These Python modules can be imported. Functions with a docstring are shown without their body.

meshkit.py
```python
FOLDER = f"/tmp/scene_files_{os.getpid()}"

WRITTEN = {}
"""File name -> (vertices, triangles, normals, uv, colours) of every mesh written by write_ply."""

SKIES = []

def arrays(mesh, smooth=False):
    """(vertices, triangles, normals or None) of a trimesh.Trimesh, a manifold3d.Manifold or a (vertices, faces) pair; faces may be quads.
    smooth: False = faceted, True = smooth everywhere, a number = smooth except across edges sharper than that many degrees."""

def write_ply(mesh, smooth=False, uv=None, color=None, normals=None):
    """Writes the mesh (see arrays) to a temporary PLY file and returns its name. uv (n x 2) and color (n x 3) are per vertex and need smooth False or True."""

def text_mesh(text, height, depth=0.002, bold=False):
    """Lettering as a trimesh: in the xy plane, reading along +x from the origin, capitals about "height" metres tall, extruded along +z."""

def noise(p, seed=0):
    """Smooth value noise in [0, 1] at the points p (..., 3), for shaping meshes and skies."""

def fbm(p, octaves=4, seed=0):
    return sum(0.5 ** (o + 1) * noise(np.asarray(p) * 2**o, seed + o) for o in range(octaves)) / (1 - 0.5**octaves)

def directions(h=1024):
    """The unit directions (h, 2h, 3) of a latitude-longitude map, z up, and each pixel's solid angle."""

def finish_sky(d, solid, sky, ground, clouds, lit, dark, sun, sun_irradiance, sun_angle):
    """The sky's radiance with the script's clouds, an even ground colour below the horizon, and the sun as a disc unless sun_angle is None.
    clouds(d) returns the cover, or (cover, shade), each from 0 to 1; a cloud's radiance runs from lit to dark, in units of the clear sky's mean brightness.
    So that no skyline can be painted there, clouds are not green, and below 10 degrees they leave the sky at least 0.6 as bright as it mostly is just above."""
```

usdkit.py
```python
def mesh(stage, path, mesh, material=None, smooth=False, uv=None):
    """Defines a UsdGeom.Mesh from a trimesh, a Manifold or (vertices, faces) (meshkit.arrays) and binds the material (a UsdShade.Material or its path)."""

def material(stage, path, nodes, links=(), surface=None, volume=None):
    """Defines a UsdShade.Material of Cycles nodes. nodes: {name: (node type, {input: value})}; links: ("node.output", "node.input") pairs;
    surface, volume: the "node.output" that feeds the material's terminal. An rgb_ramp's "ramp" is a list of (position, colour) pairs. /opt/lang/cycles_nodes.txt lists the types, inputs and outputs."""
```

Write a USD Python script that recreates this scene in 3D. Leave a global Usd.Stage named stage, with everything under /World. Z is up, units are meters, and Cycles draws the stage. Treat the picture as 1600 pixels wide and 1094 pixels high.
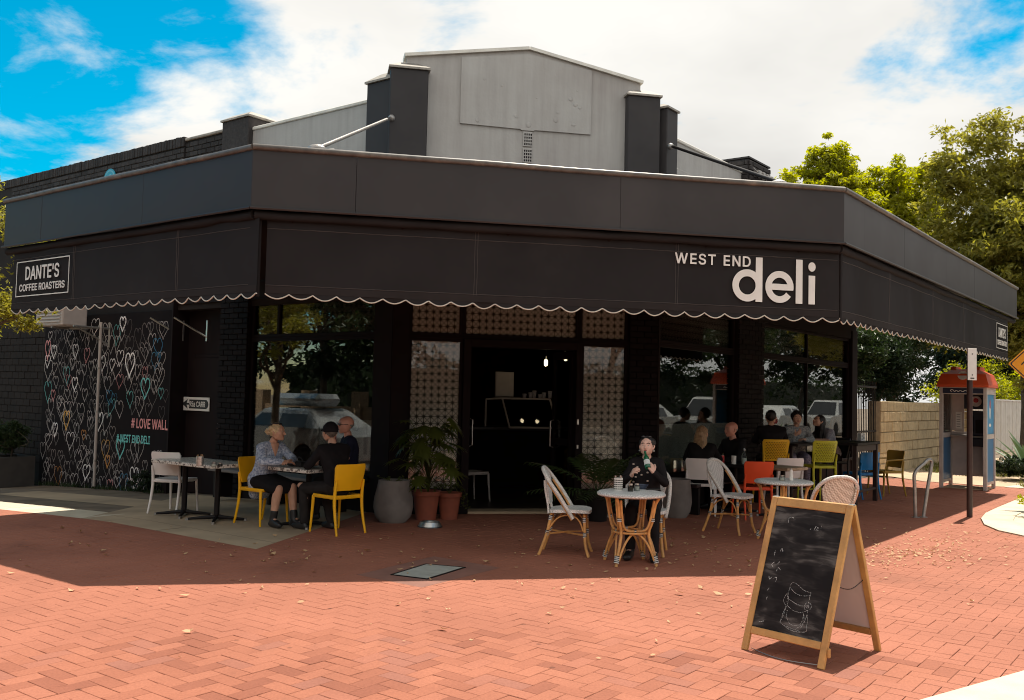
import math, random
import numpy as np, trimesh
import shapely.geometry as sg
from shapely.ops import unary_union
from shapely import affinity
import manifold3d as m3
import usdkit, meshkit
from pxr import Usd, UsdGeom, UsdLux, UsdShade, Gf, Sdf

stage = Usd.Stage.CreateInMemory()
UsdGeom.SetStageUpAxis(stage, UsdGeom.Tokens.z)
UsdGeom.SetStageMetersPerUnit(stage, 1.0)
UsdGeom.Xform.Define(stage, '/World')
UsdGeom.Scope.Define(stage, '/World/Looks')

# ------------------------------------------------------------------ camera
EYE, PITCH, ROLL, FPX = 1.7, math.radians(2.6715), math.radians(1.3678), 1477.26
cam = UsdGeom.Camera.Define(stage, '/World/camera')
cp, sp, cr, sr = math.cos(PITCH), math.sin(PITCH), math.cos(ROLL), math.sin(ROLL)
_r, _u, FWD = np.array([1, 0, 0.]), np.array([0, -sp, cp]), np.array([0, cp, sp])
RGT, UPV = cr * _r + sr * _u, -sr * _r + cr * _u
M4 = np.eye(4); M4[0, :3], M4[1, :3], M4[2, :3], M4[3, :3] = RGT, UPV, -FWD, (0, 0, EYE)
cam.AddTransformOp().Set(Gf.Matrix4d(*M4.ravel().tolist()))
cam.CreateHorizontalApertureAttr(36.0); cam.CreateVerticalApertureAttr(36.0 * 700 / 1024)
cam.CreateFocalLengthAttr(36.0 * FPX / 1600)
cam.CreateClippingRangeAttr(Gf.Vec2f(0.05, 3000))
cam.CreateExposureAttr(EXPOSURE := 0.55)

# ------------------------------------------------------------------ sun and sky
SUN = np.array([0.95, 1.30, 4.135]); SUN = SUN / np.linalg.norm(SUN)
sun = UsdLux.DistantLight.Define(stage, '/World/sun')
sun.CreateNormalizeAttr(True); sun.CreateIntensityAttr(1.25); sun.CreateAngleAttr(0.53); sun.CreateColorAttr(Gf.Vec3f(1.0, 0.93, 0.82))
_z = SUN; _x = np.cross([0, 0, 1.], _z); _x /= np.linalg.norm(_x); _y = np.cross(_z, _x)
S4 = np.eye(4); S4[0, :3], S4[1, :3], S4[2, :3] = _x, _y, _z
sun.AddTransformOp().Set(Gf.Matrix4d(*S4.ravel().tolist()))
SKYOFF = (6.71, 11.6, 2.8)
dome = UsdLux.DomeLight.Define(stage, '/World/sky')
SKYM = usdkit.material(stage, '/World/Looks/sky', {
    'tc': ('texture_coordinate', {}),
    'sky': ('sky_texture', {'sky_type': 'single_scattering', 'sun_disc': False, 'sun_elevation': float(math.asin(SUN[2])), 'sun_rotation': float(math.atan2(SUN[0], SUN[1])), 'air_density': 1.0, 'aerosol_density': 0.3, 'ozone_density': 2.0}),
    'hs': ('hsv', {'hue': 0.468, 'saturation': 2.1, 'value': 1.0}),
    'sep': ('separate_xyz', {}),
    'zz': ('math', {'math_type': 'add', 'value2': 0.20}),
    'cz': ('combine_xyz', {}),
    'zmax': ('math', {'math_type': 'maximum', 'value2': 0.1}),
    'div': ('vector_math', {'math_type': 'divide'}),
    'n1': ('noise_texture', {'scale': 1.55, 'detail': 9.0, 'roughness': 0.58, 'distortion': 0.3}),
    'off': ('mapping', {'location': SKYOFF}),
    'n2': ('noise_texture', {'scale': 0.9, 'detail': 6.0, 'roughness': 0.5}),
    'off2': ('mapping', {'location': (0.0, 0.0, 5.0)}),
    # a broad cloud bank: cover grows from the left of the street corner to the right
    'bank0': ('vector_math', {'math_type': 'dot_product', 'vector2': (1.0, -0.35, 0.0)}), 'bank': ('math', {'math_type': 'add', 'value2': 0.69}),
    'lim': ('math', {'math_type': 'minimum', 'value2': 0.19}),
    'add': ('math', {'math_type': 'add'}),
    'lowc': ('map_range', {'range_type': 'smoothstep', 'from_min': 0.17, 'from_max': 0.33, 'to_min': 0.135, 'to_max': 0.0}),
    'add2': ('math', {'math_type': 'add'}),
    'n3': ('noise_texture', {'scale': 3.4, 'detail': 9.0, 'roughness': 0.62, 'distortion': 0.25}),
    'wisp': ('map_range', {'range_type': 'smoothstep', 'from_min': 0.50, 'from_max': 0.74, 'to_max': 0.62}),
    'mxw': ('math', {'math_type': 'maximum'}),
    'ramp': ('map_range', {'range_type': 'smoothstep', 'from_min': 0.535, 'from_max': 0.665}),
    'shade': ('rgb_ramp', {'ramp': [(0.32, (4.35, 4.25, 4.1)), (0.48, (5.7, 5.6, 5.35)), (0.64, (7.0, 6.85, 6.5))]}),
    'mix': ('mix_color', {'blend_type': 'mix', 'use_clamp': False}),
    'bg': ('background_shader', {'strength': 0.10}),
}, [('tc.generated', 'sep.vector'), ('sep.z', 'zz.value1'), ('zz.value', 'zmax.value1'), ('zmax.value', 'cz.x'), ('zmax.value', 'cz.y'), ('zmax.value', 'cz.z'),
    ('tc.generated', 'div.vector1'), ('cz.vector', 'div.vector2'), ('div.vector', 'off.vector'), ('off.vector', 'n1.vector'),
    ('div.vector', 'off2.vector'), ('off2.vector', 'n2.vector'), ('tc.generated', 'bank0.vector1'), ('bank0.value', 'bank.value1'),
    ('n1.fac', 'add.value1'), ('bank.value', 'lim.value1'), ('lim.value', 'add.value2'), ('sep.z', 'lowc.value'), ('add.value', 'add2.value1'), ('lowc.result', 'add2.value2'), ('add2.value', 'ramp.value'), ('off2.vector', 'n3.vector'), ('n3.fac', 'wisp.value'), ('ramp.result', 'mxw.value1'), ('wisp.result', 'mxw.value2'), ('n2.fac', 'shade.fac'),
    ('sky.color', 'hs.color'), ('hs.color', 'mix.a'), ('shade.color', 'mix.b'), ('mxw.value', 'mix.fac'), ('mix.result', 'bg.color')], surface='bg.background')
UsdShade.MaterialBindingAPI.Apply(dome.GetPrim()).Bind(SKYM)
dome.GetPrim().SetCustomDataByKey('kind', 'structure')

# ------------------------------------------------------------------ helpers
RNG = np.random.default_rng(7)
NAMES = {}
def numbered(parent, name):
    k = (str(parent), name); n = NAMES.get(k, -1) + 1; NAMES[k] = n
    return name if n == 0 else f'{name}_{n:03d}'
class Thing:
    def __init__(self, path, prim, mat): self.path, self.prim, self.mat = path, prim, mat
def xf(loc=(0, 0, 0), rz=0.0):
    c, s = math.cos(rz), math.sin(rz)
    return np.array([[c, -s, 0, loc[0]], [s, c, 0, loc[1]], [0, 0, 1, loc[2]], [0, 0, 0, 1.]])
def keys(prim, **kw):
    for k, v in kw.items():
        if v: prim.SetCustomDataByKey('category' if k == 'cat' else k, v)
def thing(name, label=None, cat=None, loc=(0, 0, 0), rz=0.0, group=None, kind=None):
    p = '/World/' + numbered('/World', name)
    x = UsdGeom.Xform.Define(stage, p)
    x.AddTranslateOp().Set(Gf.Vec3d(*map(float, loc))); x.AddRotateZOp().Set(math.degrees(rz))
    keys(x.GetPrim(), label=label, cat=cat, group=group, kind=kind)
    return Thing(p, x.GetPrim(), xf(loc, rz))
def obj(name, mesh, mat, parent=None, smooth=False, world=False, label=None, cat=None, group=None, kind=None, uv=None):
    """one Mesh prim under a Thing, under another part, or directly under /World"""
    base = parent.path if isinstance(parent, Thing) else (parent or '/World')
    p = base + '/' + numbered(base, name)
    if isinstance(mesh, m3.Manifold):
        a = mesh.to_mesh(); mesh = trimesh.Trimesh(a.vert_properties[:, :3], a.tri_verts, process=False)
    if isinstance(mesh, (list, tuple)) and mesh and isinstance(mesh[0], trimesh.Trimesh): mesh = cat_(mesh)
    if world and isinstance(parent, (Thing, Part)):
        mesh = mesh.copy(); mesh.apply_transform(np.linalg.inv(parent.mat))
    usdkit.mesh(stage, p, mesh, M(mat) if isinstance(mat, str) else mat, smooth=smooth, uv=uv)
    pr = stage.GetPrimAtPath(p); keys(pr, label=label, cat=cat, group=group, kind=kind)
    return Part(p, pr, parent.mat if isinstance(parent, (Thing, Part)) else np.eye(4))
class Part(Thing): pass
def copy_of(src, loc, rz, label, group=None, name=None):
    """a further thing of the same kind: references the first one's parts"""
    nm = name or src.path.rsplit('/', 1)[1].rstrip('0123456789').rstrip('_')
    p = '/World/' + numbered('/World', nm)
    x = UsdGeom.Xform.Define(stage, p)
    was = src.prim.GetCustomData()
    x.GetPrim().GetReferences().AddInternalReference(src.path)
    x.GetPrim().SetInstanceable(True)
    ops = UsdGeom.Xformable(x).GetOrderedXformOps()
    ops[0].Set(Gf.Vec3d(*map(float, loc))); ops[1].Set(math.degrees(rz))
    keys(x.GetPrim(), label=label, cat=was.get('category'), group=group or was.get('group'))
    return Thing(p, x.GetPrim(), xf(loc, rz))
def cat_(ms): return trimesh.util.concatenate(list(ms))
def box(x0, x1, y0, y1, z0, z1):
    m = trimesh.creation.box((x1 - x0, y1 - y0, z1 - z0)); m.apply_translation(((x0 + x1) / 2, (y0 + y1) / 2, (z0 + z1) / 2)); return m
def bbox(x0, x1, y0, y1, z0, z1, b=0.005):
    b = min(b, .45 * min(x1 - x0, y1 - y0, z1 - z0)); P = []
    for sx in (0, 1):
        for sy in (0, 1):
            for sz in (0, 1):
                c = np.array([(x0, x1)[sx], (y0, y1)[sy], (z0, z1)[sz]]); d = np.array([1 - 2 * sx, 1 - 2 * sy, 1 - 2 * sz]) * b
                P += [c + d * (0, 1, 1), c + d * (1, 0, 1), c + d * (1, 1, 0)]
    return trimesh.convex.convex_hull(np.array(P))
def tube(pts, r, n=8, cap=True):
    p = np.asarray(pts, float); r = np.broadcast_to(np.asarray(r, float), (len(p),))
    t = np.gradient(p, axis=0); t /= np.linalg.norm(t, axis=1, keepdims=True) + 1e-12
    ref = np.array([0, 0, 1.]) if abs(t[0, 2]) < .9 else np.array([1., 0, 0])
    a = np.cross(t[0], ref); a /= np.linalg.norm(a); A = [a]
    for i in range(1, len(p)):
        a = A[-1] - t[i] * (A[-1] @ t[i]); A.append(a / (np.linalg.norm(a) + 1e-12))
    A = np.array(A); Bn = np.cross(t, A); ang = np.arange(n) * 2 * np.pi / n
    v = p[:, None] + r[:, None, None] * (np.cos(ang)[None, :, None] * A[:, None] + np.sin(ang)[None, :, None] * Bn[:, None])
    f = []
    for i in range(len(p) - 1):
        for j in range(n):
            k = (j + 1) % n; q = (i * n + j, i * n + k, (i + 1) * n + k, (i + 1) * n + j); f += [(q[0], q[1], q[2]), (q[0], q[2], q[3])]
    v = v.reshape(-1, 3)
    if cap:
        c0, c1 = len(v), len(v) + 1; v = np.vstack([v, p[0], p[-1]]); e = (len(p) - 1) * n
        for j in range(n):
            k = (j + 1) % n; f += [(c0, k, j), (c1, e + j, e + k)]
    return trimesh.Trimesh(v, np.array(f), process=False)
def curve(ctrl, n=16):
    from scipy.interpolate import CubicSpline
    c = np.asarray(ctrl, float); d = np.r_[0, np.cumsum(np.linalg.norm(np.diff(c, axis=0), axis=1))]
    return CubicSpline(d, c, bc_type='natural')(np.linspace(0, d[-1], n))
def lathe(prof, n=24):
    p = np.asarray(prof, float); ang = np.arange(n) * 2 * np.pi / n
    v = np.stack([p[:, 0][:, None] * np.cos(ang), p[:, 0][:, None] * np.sin(ang), np.broadcast_to(p[:, 1][:, None], (len(p), n))], -1).reshape(-1, 3)
    f = []
    for i in range(len(p) - 1):
        for j in range(n):
            k = (j + 1) % n; q = (i * n + j, i * n + k, (i + 1) * n + k, (i + 1) * n + j); f += [(q[0], q[1], q[2]), (q[0], q[2], q[3])]
    return trimesh.Trimesh(v, np.array(f), process=True)
def extr(poly, h):
    return cat_([trimesh.creation.extrude_polygon(g, h, engine='earcut') for g in getattr(poly, 'geoms', [poly]) if g.area > 1e-9])
def moved(m, T): m = m.copy(); m.apply_transform(T); return m
def at(m, x=0, y=0, z=0): m = m.copy(); m.apply_translation((x, y, z)); return m
def rot(m, ang, axis, about=(0, 0, 0)): return moved(m, trimesh.transformations.rotation_matrix(ang, axis, about))
def ball(c, r, s=(1, 1, 1), n=2):
    m = trimesh.creation.icosphere(n, 1.0); m.apply_scale(np.array(s) * r); m.apply_translation(c); return m
def hullball(a, ra, b, rb, n=2): return trimesh.convex.convex_hull(np.vstack([ball(a, ra, n=n).vertices, ball(b, rb, n=n).vertices]))

# ------------------------------------------------------------------ frames of the three street fronts (x along, y inwards, z up)
F_ = np.array([0.98025, 0.19775]); L_ = np.array([-0.7957, 0.6057]); R_ = np.array([0.6057, 0.7957])
FO = np.array([0.245, 13.575]); PL = FO - 1.9616 * F_; PR = FO + 1.9629 * F_
def frame(o, u):
    m = np.eye(4); m[:2, 0] = u; m[:2, 1] = (-u[1], u[0]); m[:2, 3] = o; return m
FL, FF, FR = frame(PL, -L_), frame(FO, F_), frame(PR, R_)
def W(fr, s, y, z): return (fr @ np.array([s, y, z, 1.]))[:3]
def ground_z(x, y):
    sl = (np.asarray(x) - PL[0]) * L_[0] + (np.asarray(y) - PL[1]) * L_[1]
    t = np.maximum(0, sl - 1.6); return -0.042 * t * t / (t + .5)
def G(px, py, z=0.0):
    """the point of the plane at height z that the photograph shows at this pixel (1600 wide)"""
    d = RGT * (px - 800) / FPX - UPV * (py - 547) / FPX + FWD
    q = d * ((z - EYE) / d[2]); return np.array([q[0], q[1], z])
def hitf(px, py, fr, y=0.0):
    """where the ray of a pixel meets the plane y = const of a frame -> (s, z)"""
    d = RGT * (px - 800) / FPX - UPV * (py - 547) / FPX + FWD
    o = W(fr, 0, y, 0); n = fr[:3, 1]; t = (o[:2] @ n[:2]) / (d[:2] @ n[:2]); q = d * t
    return (q[:2] - o[:2]) @ fr[:2, 0], EYE + q[2]

# ------------------------------------------------------------------ materials
MATS = {}
def M(name):
    return MATS[name]
def mat(name, col, rough=0.6, metal=0.0, var=0.12, scale=6.0, bump=0.0, bscale=40.0, hue=None, spec=0.5, rnd=0.0, coat=0.0, detail=5.0, dirt=None, sheen=0.0, coord='tc.object'):
    """principled with mottled colour: var = depth of the mottling, rnd = tone change from piece to piece, dirt = (colour, amount)"""
    c = np.array(col, float); lo, hi = c * (1 - var), c * (1 + var)
    if hue is not None: hi = np.array(hue, float)
    nodes = {'tc': ('texture_coordinate', {}), 'n': ('noise_texture', {'scale': scale, 'detail': detail, 'roughness': 0.6}),
             'r': ('rgb_ramp', {'ramp': [(0.3, lo), (0.7, hi)]}), 'p': ('principled_bsdf', {'roughness': rough, 'metallic': metal, 'specular_ior_level': spec, 'coat_weight': coat, 'sheen_weight': sheen})}
    links = [(coord, 'n.vector'), ('n.fac', 'r.fac')]
    out = 'r.color'
    if rnd:
        nodes['oi'] = ('object_info', {}); nodes['mr'] = ('map_range', {'to_min': 1 - rnd, 'to_max': 1 + rnd}); nodes['hv'] = ('hsv', {})
        links += [('oi.random', 'mr.value'), ('mr.result', 'hv.value'), (out, 'hv.color')]; out = 'hv.color'
    if dirt:
        nodes['n3'] = ('noise_texture', {'scale': scale * .35, 'detail': 7.0, 'roughness': 0.65}); nodes['dm'] = ('map_range', {'range_type': 'smoothstep', 'from_min': .5, 'from_max': .75, 'to_max': dirt[1]})
        nodes['dx'] = ('mix_color', {'b': dirt[0]}); links += [(coord, 'n3.vector'), ('n3.fac', 'dm.value'), ('dm.result', 'dx.fac'), (out, 'dx.a')]; out = 'dx.result'
    links.append((out, 'p.base_color'))
    nodes['rr'] = ('map_range', {'to_min': max(.02, rough - .08), 'to_max': min(1, rough + .08)}); links += [('n.fac', 'rr.value'), ('rr.result', 'p.roughness')]
    if bump:
        nodes['n2'] = ('noise_texture', {'scale': bscale, 'detail': 4.0}); nodes['b'] = ('bump', {'strength': bump, 'distance': 0.01})
        links += [(coord, 'n2.vector'), ('n2.fac', 'b.height'), ('b.normal', 'p.normal')]
    MATS[name] = usdkit.material(stage, '/World/Looks/' + name, nodes, links, surface='p.BSDF')
    return MATS[name]
def leafmat(name, col, col2, trans=0.35, rough=0.45):
    nodes = {'g': ('geometry', {}), 'r': ('rgb_ramp', {'ramp': [(0, np.array(col)), (1, np.array(col2))]}), 'p': ('principled_bsdf', {'roughness': rough, 'specular_ior_level': 0.4}),
             't': ('translucent_bsdf', {}), 'tr': ('hsv', {'saturation': 1.15, 'value': 1.6}), 'm': ('mix_closure', {'fac': trans})}
    MATS[name] = usdkit.material(stage, '/World/Looks/' + name, nodes, [('g.random_per_island', 'r.fac'), ('r.color', 'p.base_color'), ('r.color', 'tr.color'), ('tr.color', 't.color'), ('p.BSDF', 'm.closure1'), ('t.BSDF', 'm.closure2')], surface='m.closure')
def emit(name, col, strength):
    MATS[name] = usdkit.material(stage, '/World/Looks/' + name, {'e': ('emission', {'color': col, 'strength': strength})}, [], surface='e.emission')
MATS['glass'] = usdkit.material(stage, '/World/Looks/glass', {'f': ('fresnel', {'IOR': 1.5}), 'k': ('math', {'math_type': 'multiply_add', 'value2': 0.9, 'value3': 0.0, 'use_clamp': True}), 't': ('transparent_bsdf', {'color': (.86, .88, .86)}), 'g': ('glossy_bsdf', {'roughness': 0.0, 'color': (1, 1, 1)}), 'm': ('mix_closure', {})},
    [('f.fac', 'k.value1'), ('k.value', 'm.fac'), ('t.BSDF', 'm.closure1'), ('g.BSDF', 'm.closure2')], surface='m.closure')
MATS['clear_glass'] = usdkit.material(stage, '/World/Looks/clear_glass', {'f': ('fresnel', {'IOR': 1.45}), 't': ('transparent_bsdf', {'color': (.8, .84, .82)}), 'g': ('glossy_bsdf', {'roughness': 0.03}), 'm': ('mix_closure', {})}, [('f.fac', 'm.fac'), ('t.BSDF', 'm.closure1'), ('g.BSDF', 'm.closure2')], surface='m.closure')
MATS['frosted'] = usdkit.material(stage, '/World/Looks/frosted', {'d': ('principled_bsdf', {'base_color': (.85, .87, .82), 'roughness': .35}), 't': ('transparent_bsdf', {'color': (.7, .75, .7)}), 'm': ('mix_closure', {'fac': .85})}, [('t.BSDF', 'm.closure1'), ('d.BSDF', 'm.closure2')], surface='m.closure')
mat('charcoal_metal', (.0325, .0275, .0275), .45, var=.12, scale=1.3, spec=.35, bump=.22, bscale=2.2, dirt=((.054, .047, .046), .65))
mat('charcoal_trim', (.10, .088, .078), .42, var=.35, scale=9, dirt=((.24, .20, .165), .8))
mat('canvas_black', (.0215, .0192, .0198), .75, spec=.12, var=.16, scale=1.5, bump=.42, bscale=4.5, dirt=((.032, .028, .027), .7), sheen=.0)
mat('canvas_hem', (.026, .0215, .021), .7, spec=.12, var=.12, scale=3)
mat('seam_grey', (.075, .066, .062), .7, var=.2)
mat('trim_cream', (.62, .58, .50), .6, var=.15, scale=30)
mat('letter_white', (.76, .74, .70), .5, var=.05)
mat('dark_paint', (.0125, .0078, .008), .6, var=.25, scale=3, spec=.08, dirt=((.016, .010, .0095), .4))
mat('dark_brick', (.0095, .0065, .0068), .65, spec=.08, var=.25, scale=20, rnd=.35, bump=.3, bscale=120)
mat('upper_brick', (.040, .035, .034), .75, spec=.2, var=.25, scale=25, rnd=.28, bump=.4, bscale=90, dirt=((.085, .075, .07), .5))
mat('upper_mortar', (.024, .021, .020), .85, spec=.2, var=.2, scale=20)
mat('pier_paint', (.044, .040, .041), .6, var=.12, scale=2.5, spec=.25, dirt=((.062, .055, .052), .6))
mat('pier_cap', (.34, .31, .27), .7, var=.25, scale=9, dirt=((.13, .11, .09), .7), bump=.3)
MATS['render_grey'] = usdkit.material(stage, '/World/Looks/render_grey', {'g': ('geometry', {}), 'mp': ('mapping', {'scale': (5.0, 5.0, .35)}), 'n': ('noise_texture', {'scale': 1.6, 'detail': 6.0, 'roughness': .62}), 'n2': ('noise_texture', {'scale': .9, 'detail': 6.0, 'roughness': .6}), 'n3': ('noise_texture', {'scale': 26.0, 'detail': 4.0}),
    'r': ('rgb_ramp', {'ramp': [(.25, (.37, .35, .335)), (.52, (.435, .42, .40)), (.75, (.475, .465, .445))]}), 'r2': ('rgb_ramp', {'ramp': [(.35, (.90, .875, .865)), (.62, (1.03, 1.03, 1.02))]}), 'mx': ('mix_color', {'blend_type': 'multiply', 'fac': 1.0}), 'b': ('bump', {'strength': .25, 'distance': .01}), 'p': ('principled_bsdf', {'roughness': .8})},
    [('g.position', 'mp.vector'), ('mp.vector', 'n.vector'), ('n.fac', 'r.fac'), ('g.position', 'n2.vector'), ('n2.fac', 'r2.fac'), ('r.color', 'mx.a'), ('r2.color', 'mx.b'), ('mx.result', 'p.base_color'), ('g.position', 'n3.vector'), ('n3.fac', 'b.height'), ('b.normal', 'p.normal')], surface='p.BSDF')
mat('cap_white', (.74, .71, .64), .7, var=.12, scale=8, dirt=((.4, .37, .32), .6))
mat('soffit', (.020, .013, .012), .8, var=.2, spec=.05)
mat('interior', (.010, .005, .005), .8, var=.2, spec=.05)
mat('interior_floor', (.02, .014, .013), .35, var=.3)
mat('steel', (.55, .54, .52), .3, metal=.95, var=.1, scale=12)
mat('steel_dull', (.36, .34, .32), .42, metal=.8, var=.2, scale=14)
mat('black_metal', (.010, .0075, .0075), .45, var=.2, spec=.2)
# ================================================================== GROUND
def sheet(poly, z, dz=None, res=None):
    """a flat polygon laid on the ground at height z above it"""
    v, f = trimesh.creation.triangulate_polygon(poly, engine='earcut')
    m = trimesh.Trimesh(np.c_[v, np.zeros(len(v))], f)
    if res: m = m.subdivide_to_size(res)
    m.vertices[:, 2] = ground_z(m.vertices[:, 0], m.vertices[:, 1]) + z
    if len(m.faces) and m.face_normals[0, 2] < 0: m.invert()
    return m
mat('soil', (.17, .125, .085), .95, var=.35, scale=2.2, bump=.6, bscale=25, coord='tc.object', dirt=((.09, .075, .04), .8))
mat('asphalt', (.055, .053, .052), .9, var=.25, scale=3, bump=.5, bscale=180)
mat('concrete_slab', (.44, .325, .21), .85, var=.16, scale=1.4, bump=.25, bscale=120, dirt=((.18, .13, .085), .75))
mat('concrete_pale', (.56, .49, .37), .85, var=.14, scale=2.5, bump=.25, bscale=120, dirt=((.36, .29, .21), .5))
mat('joint_sand', (.13, .055, .034), .95, var=.3, scale=8)
mat('collar_red', (.235, .105, .075), .85, var=.18, scale=4, bump=.2, bscale=150)
MATS['paver_red'] = usdkit.material(stage, '/World/Looks/paver_red', {'g': ('geometry', {}), 'oi': ('object_info', {}), 'a': ('math', {'math_type': 'multiply_add', 'value2': 7.31}), 'w': ('white_noise_texture', {'dimensions': '1D'}),
    'r': ('rgb_ramp', {'ramp': [(0, (.255, .088, .052)), (.25, (.325, .117, .068)), (.7, (.36, .134, .079)), (.88, (.345, .128, .078)), (1, (.29, .115, .078))]}), 'n': ('noise_texture', {'scale': 55.0, 'detail': 6.0, 'roughness': .75}), 'r2': ('rgb_ramp', {'ramp': [(.3, (.78, .76, .75)), (.55, (1.0, 1.0, 1.0)), (.75, (1.14, 1.15, 1.15))]}),
    'n4': ('noise_texture', {'scale': .8, 'detail': 5.0, 'roughness': .6}), 'r4': ('rgb_ramp', {'ramp': [(.3, (.84, .82, .82)), (.65, (1.06, 1.07, 1.08))]}), 'mx': ('mix_color', {'blend_type': 'multiply', 'fac': 1.0}), 'mx2': ('mix_color', {'blend_type': 'multiply', 'fac': 1.0}), 'vo': ('voronoi_texture', {'scale': 3.2}), 'gum': ('map_range', {'from_min': .05, 'from_max': .075, 'to_min': .62, 'to_max': 1.0, 'clamp': True}), 'n6': ('noise_texture', {'scale': .33, 'detail': 7.0, 'roughness': .7, 'distortion': .8}), 'st': ('map_range', {'range_type': 'smoothstep', 'from_min': .56, 'from_max': .70, 'to_min': 1.0, 'to_max': .78}), 'ml': ('math', {'math_type': 'multiply'}), 'cx': ('combine_xyz', {}), 'mx3': ('mix_color', {'blend_type': 'multiply', 'fac': 1.0}), 'b': ('bump', {'strength': .45, 'distance': .004}), 'p': ('principled_bsdf', {'roughness': .82, 'specular_ior_level': .3})},
    [('oi.random', 'a.value1'), ('g.random_per_island', 'a.value3'), ('a.value', 'w.w'), ('w.value', 'r.fac'), ('g.position', 'n.vector'), ('n.fac', 'r2.fac'), ('g.position', 'n4.vector'), ('n4.fac', 'r4.fac'), ('r.color', 'mx.a'), ('r2.color', 'mx.b'), ('mx.result', 'mx2.a'), ('r4.color', 'mx2.b'), ('g.position', 'vo.vector'), ('vo.distance', 'gum.value'), ('g.position', 'n6.vector'), ('n6.fac', 'st.value'), ('gum.result', 'ml.value1'), ('st.result', 'ml.value2'), ('ml.value', 'cx.x'), ('ml.value', 'cx.y'), ('ml.value', 'cx.z'), ('mx2.result', 'mx3.a'), ('cx.vector', 'mx3.b'), ('mx3.result', 'p.base_color'), ('n.fac', 'b.height'), ('b.normal', 'p.normal')], surface='p.BSDF')
# the earth: one sheet to the horizon
gx = np.r_[-400, -150, np.linspace(-40, 40, 41), 150, 400]; gy = np.r_[-400, -150, np.linspace(-30, 60, 46), 150, 400]
X, Y = np.meshgrid(gx, gy); Zg = np.where((abs(X) < 60) & (abs(Y) < 90), ground_z(X, Y), -1.0)
Zg = np.maximum(Zg, -1.0) - .045
nx, ny = len(gx), len(gy); q = np.array([(j * nx + i, j * nx + i + 1, (j + 1) * nx + i + 1, (j + 1) * nx + i) for j in range(ny - 1) for i in range(nx - 1)])
obj('ground', trimesh.Trimesh(np.c_[X.ravel(), Y.ravel(), Zg.ravel()], np.vstack([q[:, [0, 1, 2]], q[:, [0, 2, 3]]]), process=False), 'soil', kind='structure')
Lp = lambda o, t: tuple(np.array(o) + np.array(L_) * t)
slab_corner = np.array([-2.655, 10.085])
kin = [G(1600, 777)[:2], G(1560, 793.6)[:2], G(1540, 803)[:2], G(1533, 811)[:2], G(1538, 820.6)[:2], G(1560, 830)[:2], G(1600, 838.6)[:2]]
kerb_poly = sg.Polygon([*kin, (8.6, 13.0), (14, 15.0), (14, 22)])
ramp_poly = sg.Polygon([G(1445, 1094)[:2], (1.5, 4.88), (1.5, 3.6), (6, 3.6), (6, 8.1), G(1600, 1050)[:2]])
pave_poly = sg.Polygon([Lp(slab_corner, 10.5), tuple(slab_corner), tuple(PL + .35 * L_ + [-.02, -.03]), tuple(PL - .01 * F_), tuple(PR), tuple(PR + 9.0 * R_), (8.8, 22.0), (9.05, 20.9), (9.9, 20.2), (11.2, 19.6), (13.5, 22.5), (13.5, 14), (8.5, 9), (6.5, 3.0), (-6.5, 2.2), (-14, 9.0)]).buffer(0)
collar_poly = sg.Polygon([G(558, 898)[:2], G(659, 918)[:2], G(782, 887)[:2], G(678, 869)[:2]])
pave_poly = pave_poly.difference(kerb_poly.buffer(.01)).difference(ramp_poly.buffer(.01))
obj('paving_bed', sheet(pave_poly.buffer(.01), -.011, res=1.2), 'joint_sand', kind='structure')
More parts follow.
